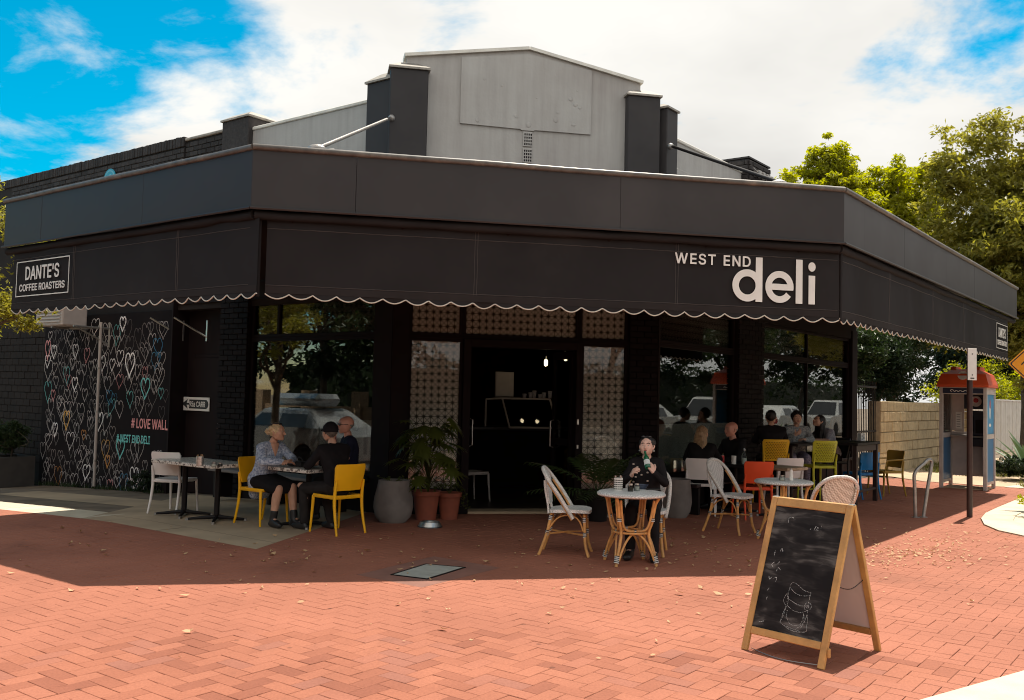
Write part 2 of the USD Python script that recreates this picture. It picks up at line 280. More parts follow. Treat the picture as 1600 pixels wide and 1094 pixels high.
# herringbone bricks laid along the two streets
pv = thing('brick_paving', kind='structure')
PW = .1165; e1, e2 = np.array([F_[0] * 0 + R_[0], R_[1]]), np.array([L_[0], L_[1]])
cand = []
for i in range(-40, 240):
    for j in range(-110, 170):
        dd = (i - j) % 4
        if dd == 0: a, b = (i, i + 2), (j, j + 1)
        elif dd == 3: a, b = (i, i + 1), (j, j + 2)
        else: continue
        c = e1 * (a[0] + a[1]) * PW / 2 + e2 * (b[0] + b[1]) * PW / 2
        c = c + [-.5, 3.2]
        if c[1] < 3.4 or c[1] > 21.5 or abs(c[0]) > .62 * c[1] + .9: continue
        cand.append((c, a[1] - a[0], b[1] - b[0]))
from shapely import contains_xy
allowed = pave_poly.difference(collar_poly)
inner = allowed.buffer(-.13); cc = np.array([c[0] for c in cand]); ok = contains_xy(inner, cc[:, 0], cc[:, 1]); near_in = contains_xy(allowed.buffer(.13), cc[:, 0], cc[:, 1])
edge_c = [c for c, k, q in zip(cand, ok, near_in) if q and not k]; cand = [c for c, k in zip(cand, ok) if k]
def brick(c, la, lb, tilt=True):
    ha, hb = la * PW / 2 - .0014, lb * PW / 2 - .0014; bv = .0026
    zt = RNG.normal(0, .0008, 4) + RNG.normal(0, .0007); j = RNG.normal(0, .0007, 2)
    V = []
    for k, (sa, sb) in enumerate(((-1, -1), (1, -1), (1, 1), (-1, 1))):
        for ina, z in ((bv, zt[k]), (0, zt[k] - .0028), (0, -.02)):
            p_ = c + j + e1 * sa * (ha - ina) + e2 * sb * (hb - ina); V.append((p_[0], p_[1], z))
    Fc = [(0, 3, 6), (0, 6, 9)]
    for k in range(4):
        n_ = (k + 1) % 4
        for l in (0, 1):
            a_, b_, c_, d_ = k * 3 + l, n_ * 3 + l, n_ * 3 + l + 1, k * 3 + l + 1
            Fc += [(a_, d_, c_), (a_, c_, b_)]
    V = np.array(V); V[:, 2] += ground_z(V[:, 0], V[:, 1]); return V, np.array(Fc)
bp = [brick(*c) for c in cand]
dist = np.array([np.hypot(c[0][0], c[0][1]) for c in cand]); inview = np.array([abs(c[0][0]) / c[0][1] < .53 and c[0][1] > 5.2 for c in cand])
order = np.argsort(np.where(inview, dist, 1e9)); near = set(order[:300].tolist())
for k in order[:300]: obj('brick', trimesh.Trimesh(*bp[k], process=False), 'paver_red', pv)
rest = [k for k in range(len(bp)) if k not in near]; off = 0; VV, FFc = [], []
for k in rest: VV.append(bp[k][0]); FFc.append(bp[k][1] + off); off += len(bp[k][0])
for c, la, lb in edge_c:
    ha, hb = la * PW / 2 - .003, lb * PW / 2 - .003; pq = sg.Polygon([tuple(c + e1 * sa * ha + e2 * sb * hb) for sa, sb in ((-1, -1), (1, -1), (1, 1), (-1, 1))]).intersection(allowed.buffer(-.004))
    for g in getattr(pq, 'geoms', [pq]):
        if g.geom_type == 'Polygon' and g.area > .0006:
            m_ = trimesh.creation.extrude_polygon(g, .02, engine='earcut'); v_ = m_.vertices.copy(); v_[:, 2] += -.0205 + ground_z(v_[:, 0], v_[:, 1]); VV.append(v_); FFc.append(m_.faces + off); off += len(v_)
obj('bricks_beyond', trimesh.Trimesh(np.vstack(VV), np.vstack(FFc), process=False), 'paver_red', pv, kind='stuff')
# concrete under the left tables, in bays with joints; strip along the left street
apron = thing('concrete_apron', kind='structure')
sc = slab_corner
quad = lambda t0, t1, d0, d1: sg.Polygon([tuple(sc + L_ * t0 + e1 * d0), tuple(sc + L_ * t1 + e1 * d0), tuple(sc + L_ * t1 + e1 * d1), tuple(sc + L_ * t0 + e1 * d1)])
wallpoly = sg.Polygon([tuple(PL), tuple(PL + 12 * L_), tuple(PL + 12 * L_ + e1 * 3), tuple(PL + e1 * 3)])
nearslab = sg.Polygon([tuple(sc), tuple(PL + .35 * L_ + [-.02, -.03]), tuple(PL + 4.6 * L_), tuple(sc + 3.55 * L_)])
for poly in (nearslab.buffer(-.004).difference(quad(-2, 6, -.2, .42)), nearslab.buffer(-.004).intersection(quad(-2, 1.85, 0, .41)), nearslab.buffer(-.004).intersection(quad(1.87, 6, 0, .41))):
    obj('concrete_bay', sheet(poly, -.002, res=.6), 'concrete_slab', apron)
for t in np.arange(3.57, 10.5, 2.3): obj('concrete_bay', sheet(quad(t, t + 2.28, 0, .62), -.002, res=.6), 'concrete_pale', apron)
obj('concrete_bay', sheet(quad(4.4, 9.0, 1.35, 2.15), -.012, res=.6), 'concrete_slab', apron)
obj('dirt_verge', sheet(quad(3.56, 10.5, .60, 3.36), -.016, res=.6), 'soil', kind='structure')
# kerbs and beds at the right
kb = thing('kerb_island', kind='structure')
ring = kerb_poly.difference(kerb_poly.buffer(-.42)); ring2 = kerb_poly.buffer(-.40).difference(kerb_poly.buffer(-1.0))
obj('kerb_edge', at(extr(ring, .075), 0, 0, -.06), 'concrete_pale', kb)
obj('kerb_gutter', at(extr(ring2, .06), 0, 0, -.06), 'concrete_pale', kb)
obj('kerb_ramp', at(extr(ramp_poly, .07), 0, 0, -.06), 'concrete_pale', kb)
obj('footpath', sheet(sg.Polygon([(8.9, 22.1), (9.15, 21.0), (10.0, 20.35), (10.6, 19.95), (13.5, 23.0), (17, 30), (13, 33), (8.4, 23)]), -.004, res=2), 'concrete_slab', kind='structure')
obj('verge_kerb', at(extr(sg.Polygon([(10.35, 19.85), (11.2, 19.4), (16, 24.5), (15.4, 25)]), .06), 0, 0, -.05), 'concrete_pale', kind='structure')
obj('road', cat_([sheet(sg.Polygon([tuple(PL + L_ * 30 - e1 * 7.5), tuple(PL - L_ * 26 - e1 * 7.5), tuple(PL - L_ * 26 - e1 * 16), tuple(PL + L_ * 30 - e1 * 16)]).difference(pave_poly.buffer(.02)), -.02, res=3)]), 'asphalt', kind='structure')
# access cover
cvq = [G(610, 898.5)[:2], G(668, 905.5)[:2], G(728, 887)[:2], G(665, 881.5)[:2]]
cv = thing('access_cover', 'grey concrete-filled access cover in a dark steel rim, set flat in the red paving', 'access cover', (*np.mean(cvq, 0), 0))
obj('collar', sheet(collar_poly.difference(sg.Polygon(cvq)), -.001), 'collar_red', cv, world=True)
cp_ = sg.Polygon(cvq)
obj('rim', at(extr(cp_.difference(cp_.buffer(-.018)), .03), 0, 0, -.024), 'black_metal', cv, world=True)
mat('cover_concrete', (.36, .355, .31), .85, var=.15, scale=7, bump=.3, bscale=150, dirt=((.22, .21, .18), .6))
obj('lid', at(extr(cp_.buffer(-.020), .03), 0, 0, -.026), 'cover_concrete', cv, world=True)

# ================================================================== DELI BUILDING
bd = thing('deli_building', 'corner shop with grey stepped gable, dark painted brick sides and black shopfront', 'building', (*PL, 0))
def bpart(name, fr, meshes, m, smooth=False, parent=None, **k):
    ms = meshes if isinstance(meshes, list) else [meshes]
    return obj(name, moved(cat_(ms), fr), m, parent or bd, world=True, smooth=smooth, **k)
def bricks(fr, s0, s1, z0, z1, y, parent, m, bw=.24, bh=.086, depth=.05, soldier=0):
    rows = int((z1 - z0) / bh); n = 0
    for r in range(rows):
        o = (r % 2) * bw / 2; s = s0 - o
        while s < s1 - .01:
            a, b = max(s, s0) + .004, min(s + bw, s1) - .004
            if b - a > .03:
                d = RNG.normal(0, .0025)
                bpart('brick', fr, bbox(a, b, y + d, y + depth, z0 + r * bh + .004, z0 + (r + 1) * bh - .004, .006), m, parent=parent); n += 1
            s += bw
    return n
# --- left street front
bpart('wall_pier', FL, [box(-.36, -.005, .0, .4, -.3, 3.3)], 'dark_paint')
pil = bpart('wall_pilaster', FL, [box(-3.97, -3.24, .03, .4, -.6, 3.3)], 'dark_paint')
bricks(FL, -3.97, -3.24, -.1, 3.2, 0, pil, 'dark_brick', bw=.243)
bpart('stall_riser', FL, [box(-3.24, -.36, .02, .3, -.6, .42)], 'dark_paint')
bpart('window_sill', FL, [bbox(-3.24, -.36, -.04, .3, .421, .47)], 'dark_paint')
bpart('lintel', FL, [box(-5.27, -.36, .03, .3, 3.12, 3.4)], 'dark_paint')
def window(fr, s0, s1, z0, z1, mulls=(), y=.08, name='window', t=.055, pane='glass'):
    fm = [bbox(s0, s1, y, y + .07, z0, z0 + t), bbox(s0, s1, y, y + .07, z1 - t, z1), bbox(s0, s0 + t, y + .001, y + .069, z0 + t, z1 - t), bbox(s1 - t, s1, y + .001, y + .069, z0 + t, z1 - t)]
    fm += [bbox(x - t / 2, x + t / 2, y + .001, y + .069, z0 + t, z1 - t) for x in mulls]
    w = bpart(name, fr, fm, 'dark_paint')
    xs = [s0 + t, *[v for x in mulls for v in (x - t / 2, x + t / 2)], s1 - t]
    for a, b in zip(xs[::2], xs[1::2]): bpart('pane', fr, box(a - .004, b + .004, y + .03, y + .036, z0 + t - .004, z1 - t + .004), pane, parent=w)
    return w
wl = window(FL, -3.235, -.365, .472, 2.50)
window(FL, -3.235, -.365, 2.501, 3.115, (-2.58,), name='transom_window')
# frosted band with clear lettering on the left window
ltr = []
for ch, x in (('WEST END', 0),):
    t = meshkit.text_mesh(ch, .105, .002, bold=False); t.apply_translation((-1.50, 1.115, 0)); ltr.append(t)
dl = []
for (a, b, c, d) in ((-.50, -.43, .78, 1.22), (-.36, -.29, .78, 1.06), (-.36, -.29, 1.12, 1.20)): dl.append(box(a - .15, b - .15, c, d, 0, .002))
bpart('frosted_band', FL, box(-1.60, -.43, .137, .139, .55, 1.275), 'frosted', parent=wl)
mat('letter_dark', (.02, .02, .02), .6)
Rz = trimesh.transformations.rotation_matrix(math.pi / 2, (1, 0, 0))
bpart('window_lettering', FL, at(cat_([moved(m, Rz) for m in ltr + dl]), 0, .136, 0), 'letter_dark', parent=wl)
# door recess between pilaster and chalk wall
bpart('recess_wall', FL, [box(-5.28, -3.97, .30, .4, -.6, 3.3)], 'dark_paint')
dr = bpart('side_door', FL, [bbox(-5.02, -4.12, .26, .299, -.12, 2.2), ], 'dark_paint')
bpart('door_frame', FL, [bbox(-5.08, -5.02, .27, .299, -.15, 2.26), bbox(-4.12, -4.06, .27, .299, -.15, 2.26), bbox(-5.02, -4.12, .27, .299, 2.2, 2.26)], 'dark_paint', parent=dr)
bpart('handle', FL, [tube([(-4.22, .26, .95), (-4.22, .21, .97), (-4.22, .21, 1.13), (-4.22, .26, 1.15)], .01)], 'steel_dull', parent=dr)
mat('chalk_board', (.0115, .0085, .0090), .85, var=.35, scale=1.2, spec=.08, dirt=((.024, .019, .018), .6))
cw = bpart('chalk_wall', FL, [bbox(-9.72, -5.30, -.025, .3, -.6, 3.02)], 'chalk_board')
bpart('wall_corner', FL, [box(-5.30, -5.27, -.03, .3, -.6, 3.3), ], 'dark_paint')
mat('rendered_dark', (.024, .019, .0175), .8, spec=.1, var=.2, scale=1.5, bump=.4, bscale=30)
lw = bpart('side_wall', FL, [box(-22, -9.72, .02, .4, -1.2, 5.12), box(-9.72, -.3, .06, .4, 3.02, 5.12)], 'rendered_dark')
# bricks of the side wall low down at the left edge of view
bricks(FL, -11.9, -9.74, .1, 2.9, .0, lw, 'rendered_dark', bw=.27, bh=.14, depth=.03)
# --- parapets of the left front
up = bpart('parapet_wall', FL, [box(-22, -5.262, .06, .30, 5.12, 5.90), box(-5.258, -4.075, .09, .30, 5.12, 6.0)], 'upper_mortar')
bricks(FL, -11.6, -5.262, 5.28, 5.90, .045, up, 'upper_brick')
bricks(FL, -5.258, -4.075, 5.28, 6.0, .075, up, 'upper_brick')
s = -12.4
while s < -5.28: bpart('soldier_brick', FL, bbox(s + .004, s + .082, .035 + RNG.normal(0, .003), .30, 5.905, 6.085 + RNG.normal(0, .003), .008), 'upper_brick', parent=up); s += .086
bpart('parapet_coping', FL, [bbox(-5.258, -4.07, .05, .33, 6.0, 6.05, .012)], 'pier_cap')
def pier(fr, s0, s1, y0, y1, z0, z1, cap=.13, m='pier_paint', capm='pier_cap'):
    p_ = bpart('parapet_pier', fr, [bbox(s0, s1, y0, y1, z0, z1, .012)], m)
    b = .14; e = .025
    lo = [(s0 - e, y0 - e), (s1 + e, y0 - e), (s1 + e, y1 + e), (s0 - e, y1 + e)]; hi = [(s0 + b, y0 + b), (s1 - b, y0 + b), (s1 - b, y1 - b), (s0 + b, y1 - b)]
    P = [(x, y, z1 + .001) for x, y in lo] + [(x, y, z1 + .03) for x, y in lo] + [(x, y, z1 + cap) for x, y in hi]
    bpart('pier_cap', fr, trimesh.convex.convex_hull(np.array(P)), capm, parent=p_); return p_
pier(FL, -4.07, -3.36, -.03, .55, 4.0, 6.12, m='upper_brick')
bpart('grey_parapet', FL, [box(-3.36, -.56, .06, .26, 4.0, 5.90)], 'render_grey')
bpart('parapet_coping', FL, [bbox(-3.36, -.56, .04, .30, 5.901, 5.955, .01)], 'cap_white')
pier(FL, -.58, -.02, -.08, .42, 4.0, 6.12, cap=.16)
# --- corner gable
gp = sg.Polygon([(-1.87, 4.0), (1.62, 4.0), (1.62, 6.38), (-.09, 6.72), (-1.87, 6.46)])
gm = moved(extr(gp, .22), Rz)           # polygon x,z; thickness along -y
bpart('gable_wall', FF, at(gm, 0, .26, 0), 'render_grey')
for a, b in (((-1.90, 6.455), (-.09, 6.725)), ((-.09, 6.725), (1.65, 6.375))):
    d = np.array(b) - np.array(a); nn = np.array([-d[1], d[0]]) / np.linalg.norm(d)
    pl = sg.Polygon([a, b, tuple(np.array(b) + nn * .045), tuple(np.array(a) + nn * .045)])
    bpart('gable_coping', FF, at(moved(extr(pl, .30), Rz), 0, .30, 0), 'cap_white')
mat('gable_panel_paint', (.37, .345, .335), .8, var=.10, scale=1.4, bump=.5, bscale=5, dirt=((.32, .29, .28), .7))
pp = sg.Polygon([(-1.085, 5.56), (-.20, 5.545), (-.19, 5.53), (.0, 5.53), (.01, 5.545), (.86, 5.545), (.86, 6.50), (-.09, 6.66), (-1.085, 6.52)])
pm = moved(extr(pp, .022), Rz)
pn = bpart('gable_panel', FF, at(pm, 0, .039, 0), MATS['render_grey'])
bl = []
for k in range(14):
    x, z = RNG.uniform(-1.0, .78), RNG.uniform(5.6, 6.3); r_ = RNG.uniform(.012, .04)
    bl.append(ball((x, .017, z), r_, (1, .2, RNG.uniform(.6, 1.2)), 1))
bpart('paint_blister', FF, bl, 'render_grey', parent=pn, smooth=True, kind='stuff')
for z0 in (5.30, 5.06):
    cell = sg.box(-.155, z0, -.02, z0 + .215); ho = [sg.box(-.155 + .016 + i * .031, z0 + .016 + j * .047, -.155 + .016 + i * .031 + .021, z0 + .016 + j * .047 + .032) for i in range(4) for j in range(4)]
    v = bpart('air_vent', FF, at(moved(extr(cell.difference(unary_union(ho)), .03), Rz), 0, .05, 0), 'render_grey')
    bpart('vent_back', FF, box(-.15, -.025, .032, .0385, z0 + .006, z0 + .209), 'black_metal', parent=v)
pier(FF, -2.10, -1.565, -.10, .42, 4.0, 6.24, cap=.13)
pier(FF, 1.39, 1.89, -.10, .42, 4.0, 6.15, cap=.13)
pier(FR, .0, .34, -.08, .42, 4.0, 6.02, cap=.12)
# --- right street front
bpart('grey_parapet', FR, [box(.34, 3.04, .06, .26, 4.0, 5.66)], 'render_grey')
bpart('parapet_coping', FR, [bbox(.34, 3.04, .04, .30, 5.661, 5.715, .01)], 'cap_white')
bpart('air_vent', FR, [bbox(.55, .96, .03, .0605, 5.10, 5.235)], 'steel_dull')
ch = pier(FR, 3.04, 3.95, -.05, .6, 4.0, 5.92, cap=.07, m='pier_paint', capm='pier_paint')
bricks(FR, 3.04, 3.95, 5.20, 5.92, -.09, ch, 'upper_brick', depth=.04)
bricks(FR @ xf((3.04, 0, 0), -math.pi / 2), -.6, .05, 5.20, 5.92, -.04, ch, 'upper_brick', depth=.04)
cb = [tube([(3.1 + .17 * k, -.12, 5.75 - .05 * (k % 2)), (3.3 + .17 * k, -.2, 5.62), (3.5 + .15 * k, -.14, 5.55 - .03 * k)], .012, 5) for k in range(5)] + [bbox(3.2 + .18 * k, 3.28 + .18 * k, -.2, -.09, 5.62, 5.72) for k in range(4)]
bpart('service_cables', FR, cb, 'steel_dull', parent=ch)
bpart('wall_pier', FR, [box(0, .05, .0, .4, -.3, 3.3)], 'dark_paint'); bpart('wall_pier', FR, [box(9.0, 9.35, .0, .4, -.3, 3.3)], 'dark_paint')
pil = bpart('wall_pilaster', FR, [box(2.88, 3.98, .03, .4, -.3, 3.3)], 'dark_paint')
bricks(FR, 2.88, 3.98, 0, 3.2, 0, pil, 'dark_brick', bw=.275)
for s0, s1, mu in ((.05, 2.87, ()), (3.99, 9.0, (6.4,))):
    bpart('stall_riser', FR, [box(s0, s1, .02, .3, -.3, .42)], 'dark_paint')
    bpart('window_sill', FR, [bbox(s0, s1, -.04, .3, .421, .47)], 'dark_paint')
    w_ = window(FR, s0 + .002, s1 - .002, .472, 2.52, mu)
    window(FR, s0 + .002, s1 - .002, 2.521, 3.115, mu, name='transom_window')
    if s0 < 1: bpart('frosted_band', FR, box(s0 + .06, s1 - .06, .137, .139, .55, 1.30), 'frosted', parent=w_)
bpart('lintel', FR, [box(.0, 9.35, .03, .3, 3.12, 4.9), box(.0, 9.35, .30, .4, 3.12, 5.0)], 'dark_paint')
bpart('end_wall', FR, [box(9.05, 9.35, .4, 9, -.3, 4.9)], 'rendered_dark')
# --- corner front: door, patterned screens
bpart('wall_pier', FF, [box(-1.955, -1.72, .0, .4, -.3, 3.3)], 'dark_paint')
pr_ = bpart('wall_pilaster', FF, [box(1.52, 1.95, .03, .35, 0, 3.3)], 'dark_paint')
bricks(FF, 1.515, 1.955, 0, 3.2, 0, pr_, 'dark_brick', bw=.22)
bpart('lintel', FF, [box(-1.72, 1.515, .03, .3, 3.12, 4.0)], 'dark_paint')
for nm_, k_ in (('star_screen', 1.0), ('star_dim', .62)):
    MATS[nm_] = usdkit.material(stage, '/World/Looks/' + nm_, {
    'tc': ('texture_coordinate', {}), 'sp': ('separate_xyz', {}),
    'ux': ('math', {'math_type': 'multiply', 'value2': 1 / .1015}), 'uz': ('math', {'math_type': 'multiply', 'value2': 1 / .1015}),
    'fx': ('math', {'math_type': 'pingpong', 'value2': .5}), 'fz': ('math', {'math_type': 'pingpong', 'value2': .5}),
    'mx': ('math', {'math_type': 'maximum'}), 'mn': ('math', {'math_type': 'minimum'}), 'df': ('math', {'math_type': 'subtract'}), 'dm': ('math', {'math_type': 'minimum'}),
    'ln': ('math', {'math_type': 'multiply_add', 'value2': -.13, 'value3': .098}), 'dk': ('math', {'math_type': 'less_than'}),
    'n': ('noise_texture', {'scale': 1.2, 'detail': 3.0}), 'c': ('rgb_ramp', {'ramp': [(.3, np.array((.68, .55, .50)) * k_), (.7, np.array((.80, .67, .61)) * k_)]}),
    'mixc': ('mix_color', {'b': (.035, .022, .018)}), 'p': ('principled_bsdf', {'roughness': .55})},
    [('tc.object', 'sp.vector'), ('sp.x', 'ux.value1'), ('sp.z', 'uz.value1'), ('ux.value', 'fx.value1'), ('uz.value', 'fz.value1'), ('fx.value', 'mx.value1'), ('fz.value', 'mx.value2'), ('fx.value', 'mn.value1'), ('fz.value', 'mn.value2'),
     ('mx.value', 'df.value1'), ('mn.value', 'df.value2'), ('mn.value', 'dm.value1'), ('df.value', 'dm.value2'), ('mx.value', 'ln.value1'), ('dm.value', 'dk.value1'), ('ln.value', 'dk.value2'),
     ('tc.object', 'n.vector'), ('n.fac', 'c.fac'), ('c.color', 'mixc.a'), ('dk.value', 'mixc.fac'), ('mixc.result', 'p.base_color')], surface='p.BSDF')
def screen(s0, s1, z0, z1):
    w_ = window(FF, s0, s1, z0, z1, name='screen_frame', t=.045)
    # the printed film stands behind the pane, in its own object space so that the stars stay square
    p_ = w_.path + '/' + numbered(w_.path, 'star_screen')
    x = usdkit.mesh(stage, p_, box(0, s1 - s0 - .08, 0, .004, 0, z1 - z0 - .08), MATS['star_screen'])
    mm = np.linalg.inv(bd.mat) @ FF @ xf((s0 + .04, .13, z0 + .04)); x.AddTransformOp().Set(Gf.Matrix4d(*mm.T.ravel().tolist()))
screen(-1.719, -.94, .30, 2.47); screen(.80, 1.514, .30, 2.47)
screen(-1.719, -.955, 2.50, 3.115); screen(-.953, .765, 2.50, 3.115); screen(.767, 1.514, 2.50, 3.115)
bpart('stall_riser', FF, [box(-1.72, -.94, .02, .3, -.05, .299)], 'dark_paint'); bpart('stall_riser', FF, [box(.80, 1.515, .02, .3, -.05, .299)], 'dark_paint')
df = bpart('door_frame', FF, [bbox(-.939, -.83, .02, .20, 0, 2.47), bbox(.72, .799, .02, .20, 0, 2.47), bbox(-.83, .72, .02, .20, 2.36, 2.47), box(-1.72, 1.515, .06, .2, 2.47, 2.501)], 'dark_paint')
bpart('door_step', FF, [bbox(-.83, .72, .0, .32, -.02, .035, .008)], 'concrete_slab')
# door leaves standing open inwards
for sx, hx, sg_ in ((-.80, -.80, 1), (.69, .69, -1)):
    T = FF @ xf((hx, .2, 0), sg_ * math.radians(82))
    w0, w1 = (0, .74) if sg_ > 0 else (-.74, 0)
    dl_ = bpart('door', T, [bbox(w0, w1, 0, .045, .04, .20), bbox(w0, w1, 0, .045, 2.24, 2.35), bbox(w0, w0 + .09, .001, .044, .2, 2.24), bbox(w1 - .09, w1, .001, .044, .2, 2.24), bbox(w0 + .09, w1 - .09, .001, .044, .95, 1.05)], 'dark_paint')
    bpart('pane', T, [box(w0 + .09, w1 - .09, .02, .026, .2, .95), box(w0 + .09, w1 - .09, .02, .026, 1.05, 2.24)], 'glass', parent=dl_)
    hx_ = .66 if sg_ > 0 else -.66
    bpart('handle', T, [tube([(hx_, .044, .9), (hx_, .09, .92), (hx_, .09, 1.3), (hx_, .044, 1.32)], .011), tube([(hx_, .001, .9), (hx_, -.05, .92), (hx_, -.05, 1.3), (hx_, .001, 1.32)], .011)], 'steel', parent=dl_)
bpart('push_plate', FF, [bbox(.735, .765, -.002, .02, 1.28, 1.36), bbox(.735, .765, -.002, .02, .93, .99)], 'steel')
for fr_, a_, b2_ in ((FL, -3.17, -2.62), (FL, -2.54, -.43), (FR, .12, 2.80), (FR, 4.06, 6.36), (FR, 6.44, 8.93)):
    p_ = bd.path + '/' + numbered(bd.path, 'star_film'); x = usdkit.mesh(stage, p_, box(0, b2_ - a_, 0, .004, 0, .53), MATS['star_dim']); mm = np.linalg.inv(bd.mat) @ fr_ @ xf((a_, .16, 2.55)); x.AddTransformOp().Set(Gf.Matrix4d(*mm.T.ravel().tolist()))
# --- the room inside
room = [W(FL, -5.2, .42, 0)[:2], W(FL, -.3, .42, 0)[:2], W(FF, -1.75, .42, 0)[:2], W(FF, 1.75, .42, 0)[:2], W(FR, .3, .42, 0)[:2], W(FR, 9.0, .42, 0)[:2]]
bk = [W(FR, 9.0, 7.5, 0)[:2], W(FL, -5.2, 7.5, 0)[:2]]
rp = sg.Polygon(room + bk).buffer(0)
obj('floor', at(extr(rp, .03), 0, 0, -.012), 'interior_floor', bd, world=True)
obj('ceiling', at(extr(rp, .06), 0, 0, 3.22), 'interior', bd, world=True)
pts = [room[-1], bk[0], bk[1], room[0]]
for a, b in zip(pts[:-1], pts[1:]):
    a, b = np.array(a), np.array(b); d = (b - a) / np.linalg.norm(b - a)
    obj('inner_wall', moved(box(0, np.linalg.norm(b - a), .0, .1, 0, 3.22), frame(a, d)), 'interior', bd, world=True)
# back of the building and roof behind the parapets
roofp = sg.Polygon([W(FL, -22, .3, 0)[:2], W(FL, -.4, .3, 0)[:2], W(FF, -1.6, .3, 0)[:2], W(FF, 1.6, .3, 0)[:2], W(FR, .4, .3, 0)[:2], W(FR, 9.3, .3, 0)[:2], W(FR, 9.3, 9, 0)[:2], W(FL, -22, 12, 0)[:2]]).buffer(0)
mat('roof_metal', (.33, .33, .33), .5, metal=.3, var=.15)
obj('roof', at(extr(roofp, .06), 0, 0, 4.85), 'roof_metal', bd, world=True)

# ================================================================== AWNING over the footpath
AA, AB, AC, AD = np.array([-6.805, 12.534]), np.array([-2.640, 9.362]), np.array([3.736, 10.653]), np.array([10.341, 19.327])
GL, GF, GR = frame(AB, -L_), frame(AB, F_), frame(AC, R_)
lenL, lenF, lenR = np.linalg.norm(AA - AB), np.linalg.norm(AC - AB), np.linalg.norm(AD - AC)
mL, mR = math.tan(math.radians(48.7 / 2)), math.tan(math.radians(41.3 / 2))
aw = thing('street_awning', 'black wraparound street awning with scalloped canvas blinds lettered for the deli', 'awning', (*AB, 2.6))
def apart(name, fr, meshes, m, smooth=False, parent=None, **k): return obj(name, moved(cat_(meshes if isinstance(meshes, list) else [meshes]), fr), m, parent or aw, world=True, smooth=smooth, **k)
ZT, ZF, ZV, ZB = 4.10, 3.50, 3.40, 2.655
for fr, cuts in ((GL, [-lenL, -4.25, -1.95, -.0]), (GF, [.0, 1.03, 3.85, lenF]), (GR, [.0, .75, 2.5, 4.85, 6.9, 8.3, lenR])):
    for a, b in zip(cuts[:-1], cuts[1:]):
        apart('fascia_sheet', fr, bbox(a + .0015, b - .0015, RNG.uniform(-.001, .003), .05, ZF, ZT, .002), 'charcoal_metal')
P3 = lambda p, z, o=0.: (p[0], p[1], z)
outer = [AA, AB, AC, AD]
def off_line(d):
    a = W(GL, -lenL - .03, d, 0)[:2]; dd = W(GR, lenR + .03, d, 0)[:2]
    b = W(GF, mL * d, d, 0)[:2]; c = W(GF, lenF - mR * d, d, 0)[:2]; return [a, b, c, dd]
o1 = off_line(.0)
for a, b in zip(o1[:-1], o1[1:]):
    n_ = 9; pts = [np.r_[np.array(a) + (np.array(b) - a) * k / (n_ - 1), ZT + .012 + (RNG.normal(0, .0025) if 0 < k < n_ - 1 else 0)] for k in range(n_)]
    obj('top_rail', tube(pts, .032, 8), 'charcoal_trim', aw, world=True, smooth=60)
o2 = off_line(.075)
ol = off_line(-.012)
for a, b in zip(ol[:-1], ol[1:]):
    obj('fascia_lip', tube([np.r_[a, ZF - .004], np.r_[b, ZF - .004]], .016, 6), 'charcoal_metal', aw, world=True)
for a, b in zip(o2[:-1], o2[1:]):
    n_ = 22; pts = [np.r_[np.array(a) + (np.array(b) - a) * k / (n_ - 1), ZF - .055 + RNG.normal(0, .0035)] for k in range(n_)]
    obj('blind_roll', tube(pts, .052 + RNG.normal(0, .003, n_), 9), 'canvas_black', aw, world=True, smooth=60)
deck_out = off_line(.05); inner_pts = [W(FL, -3.68, .0, 0)[:2], PL, PR, W(FR, 9.3, .0, 0)[:2]]
dk = sg.Polygon([*deck_out, *inner_pts[::-1]]).buffer(0)
obj('roof_deck', at(extr(dk, .03), 0, 0, 3.98), 'charcoal_metal', aw, world=True)
obj('soffit', at(extr(dk, .02), 0, 0, 3.42), 'soffit', aw, world=True)
for k, t in enumerate(np.linspace(.4, 6.0, 6)):
    a = W(GF, t, .1, 3.41); b = W(FF, -1.9 + 3.8 * (t / 6.5), -.02, 3.41); obj('soffit_beam', tube([a, b], .035, 4), 'soffit', aw, world=True)
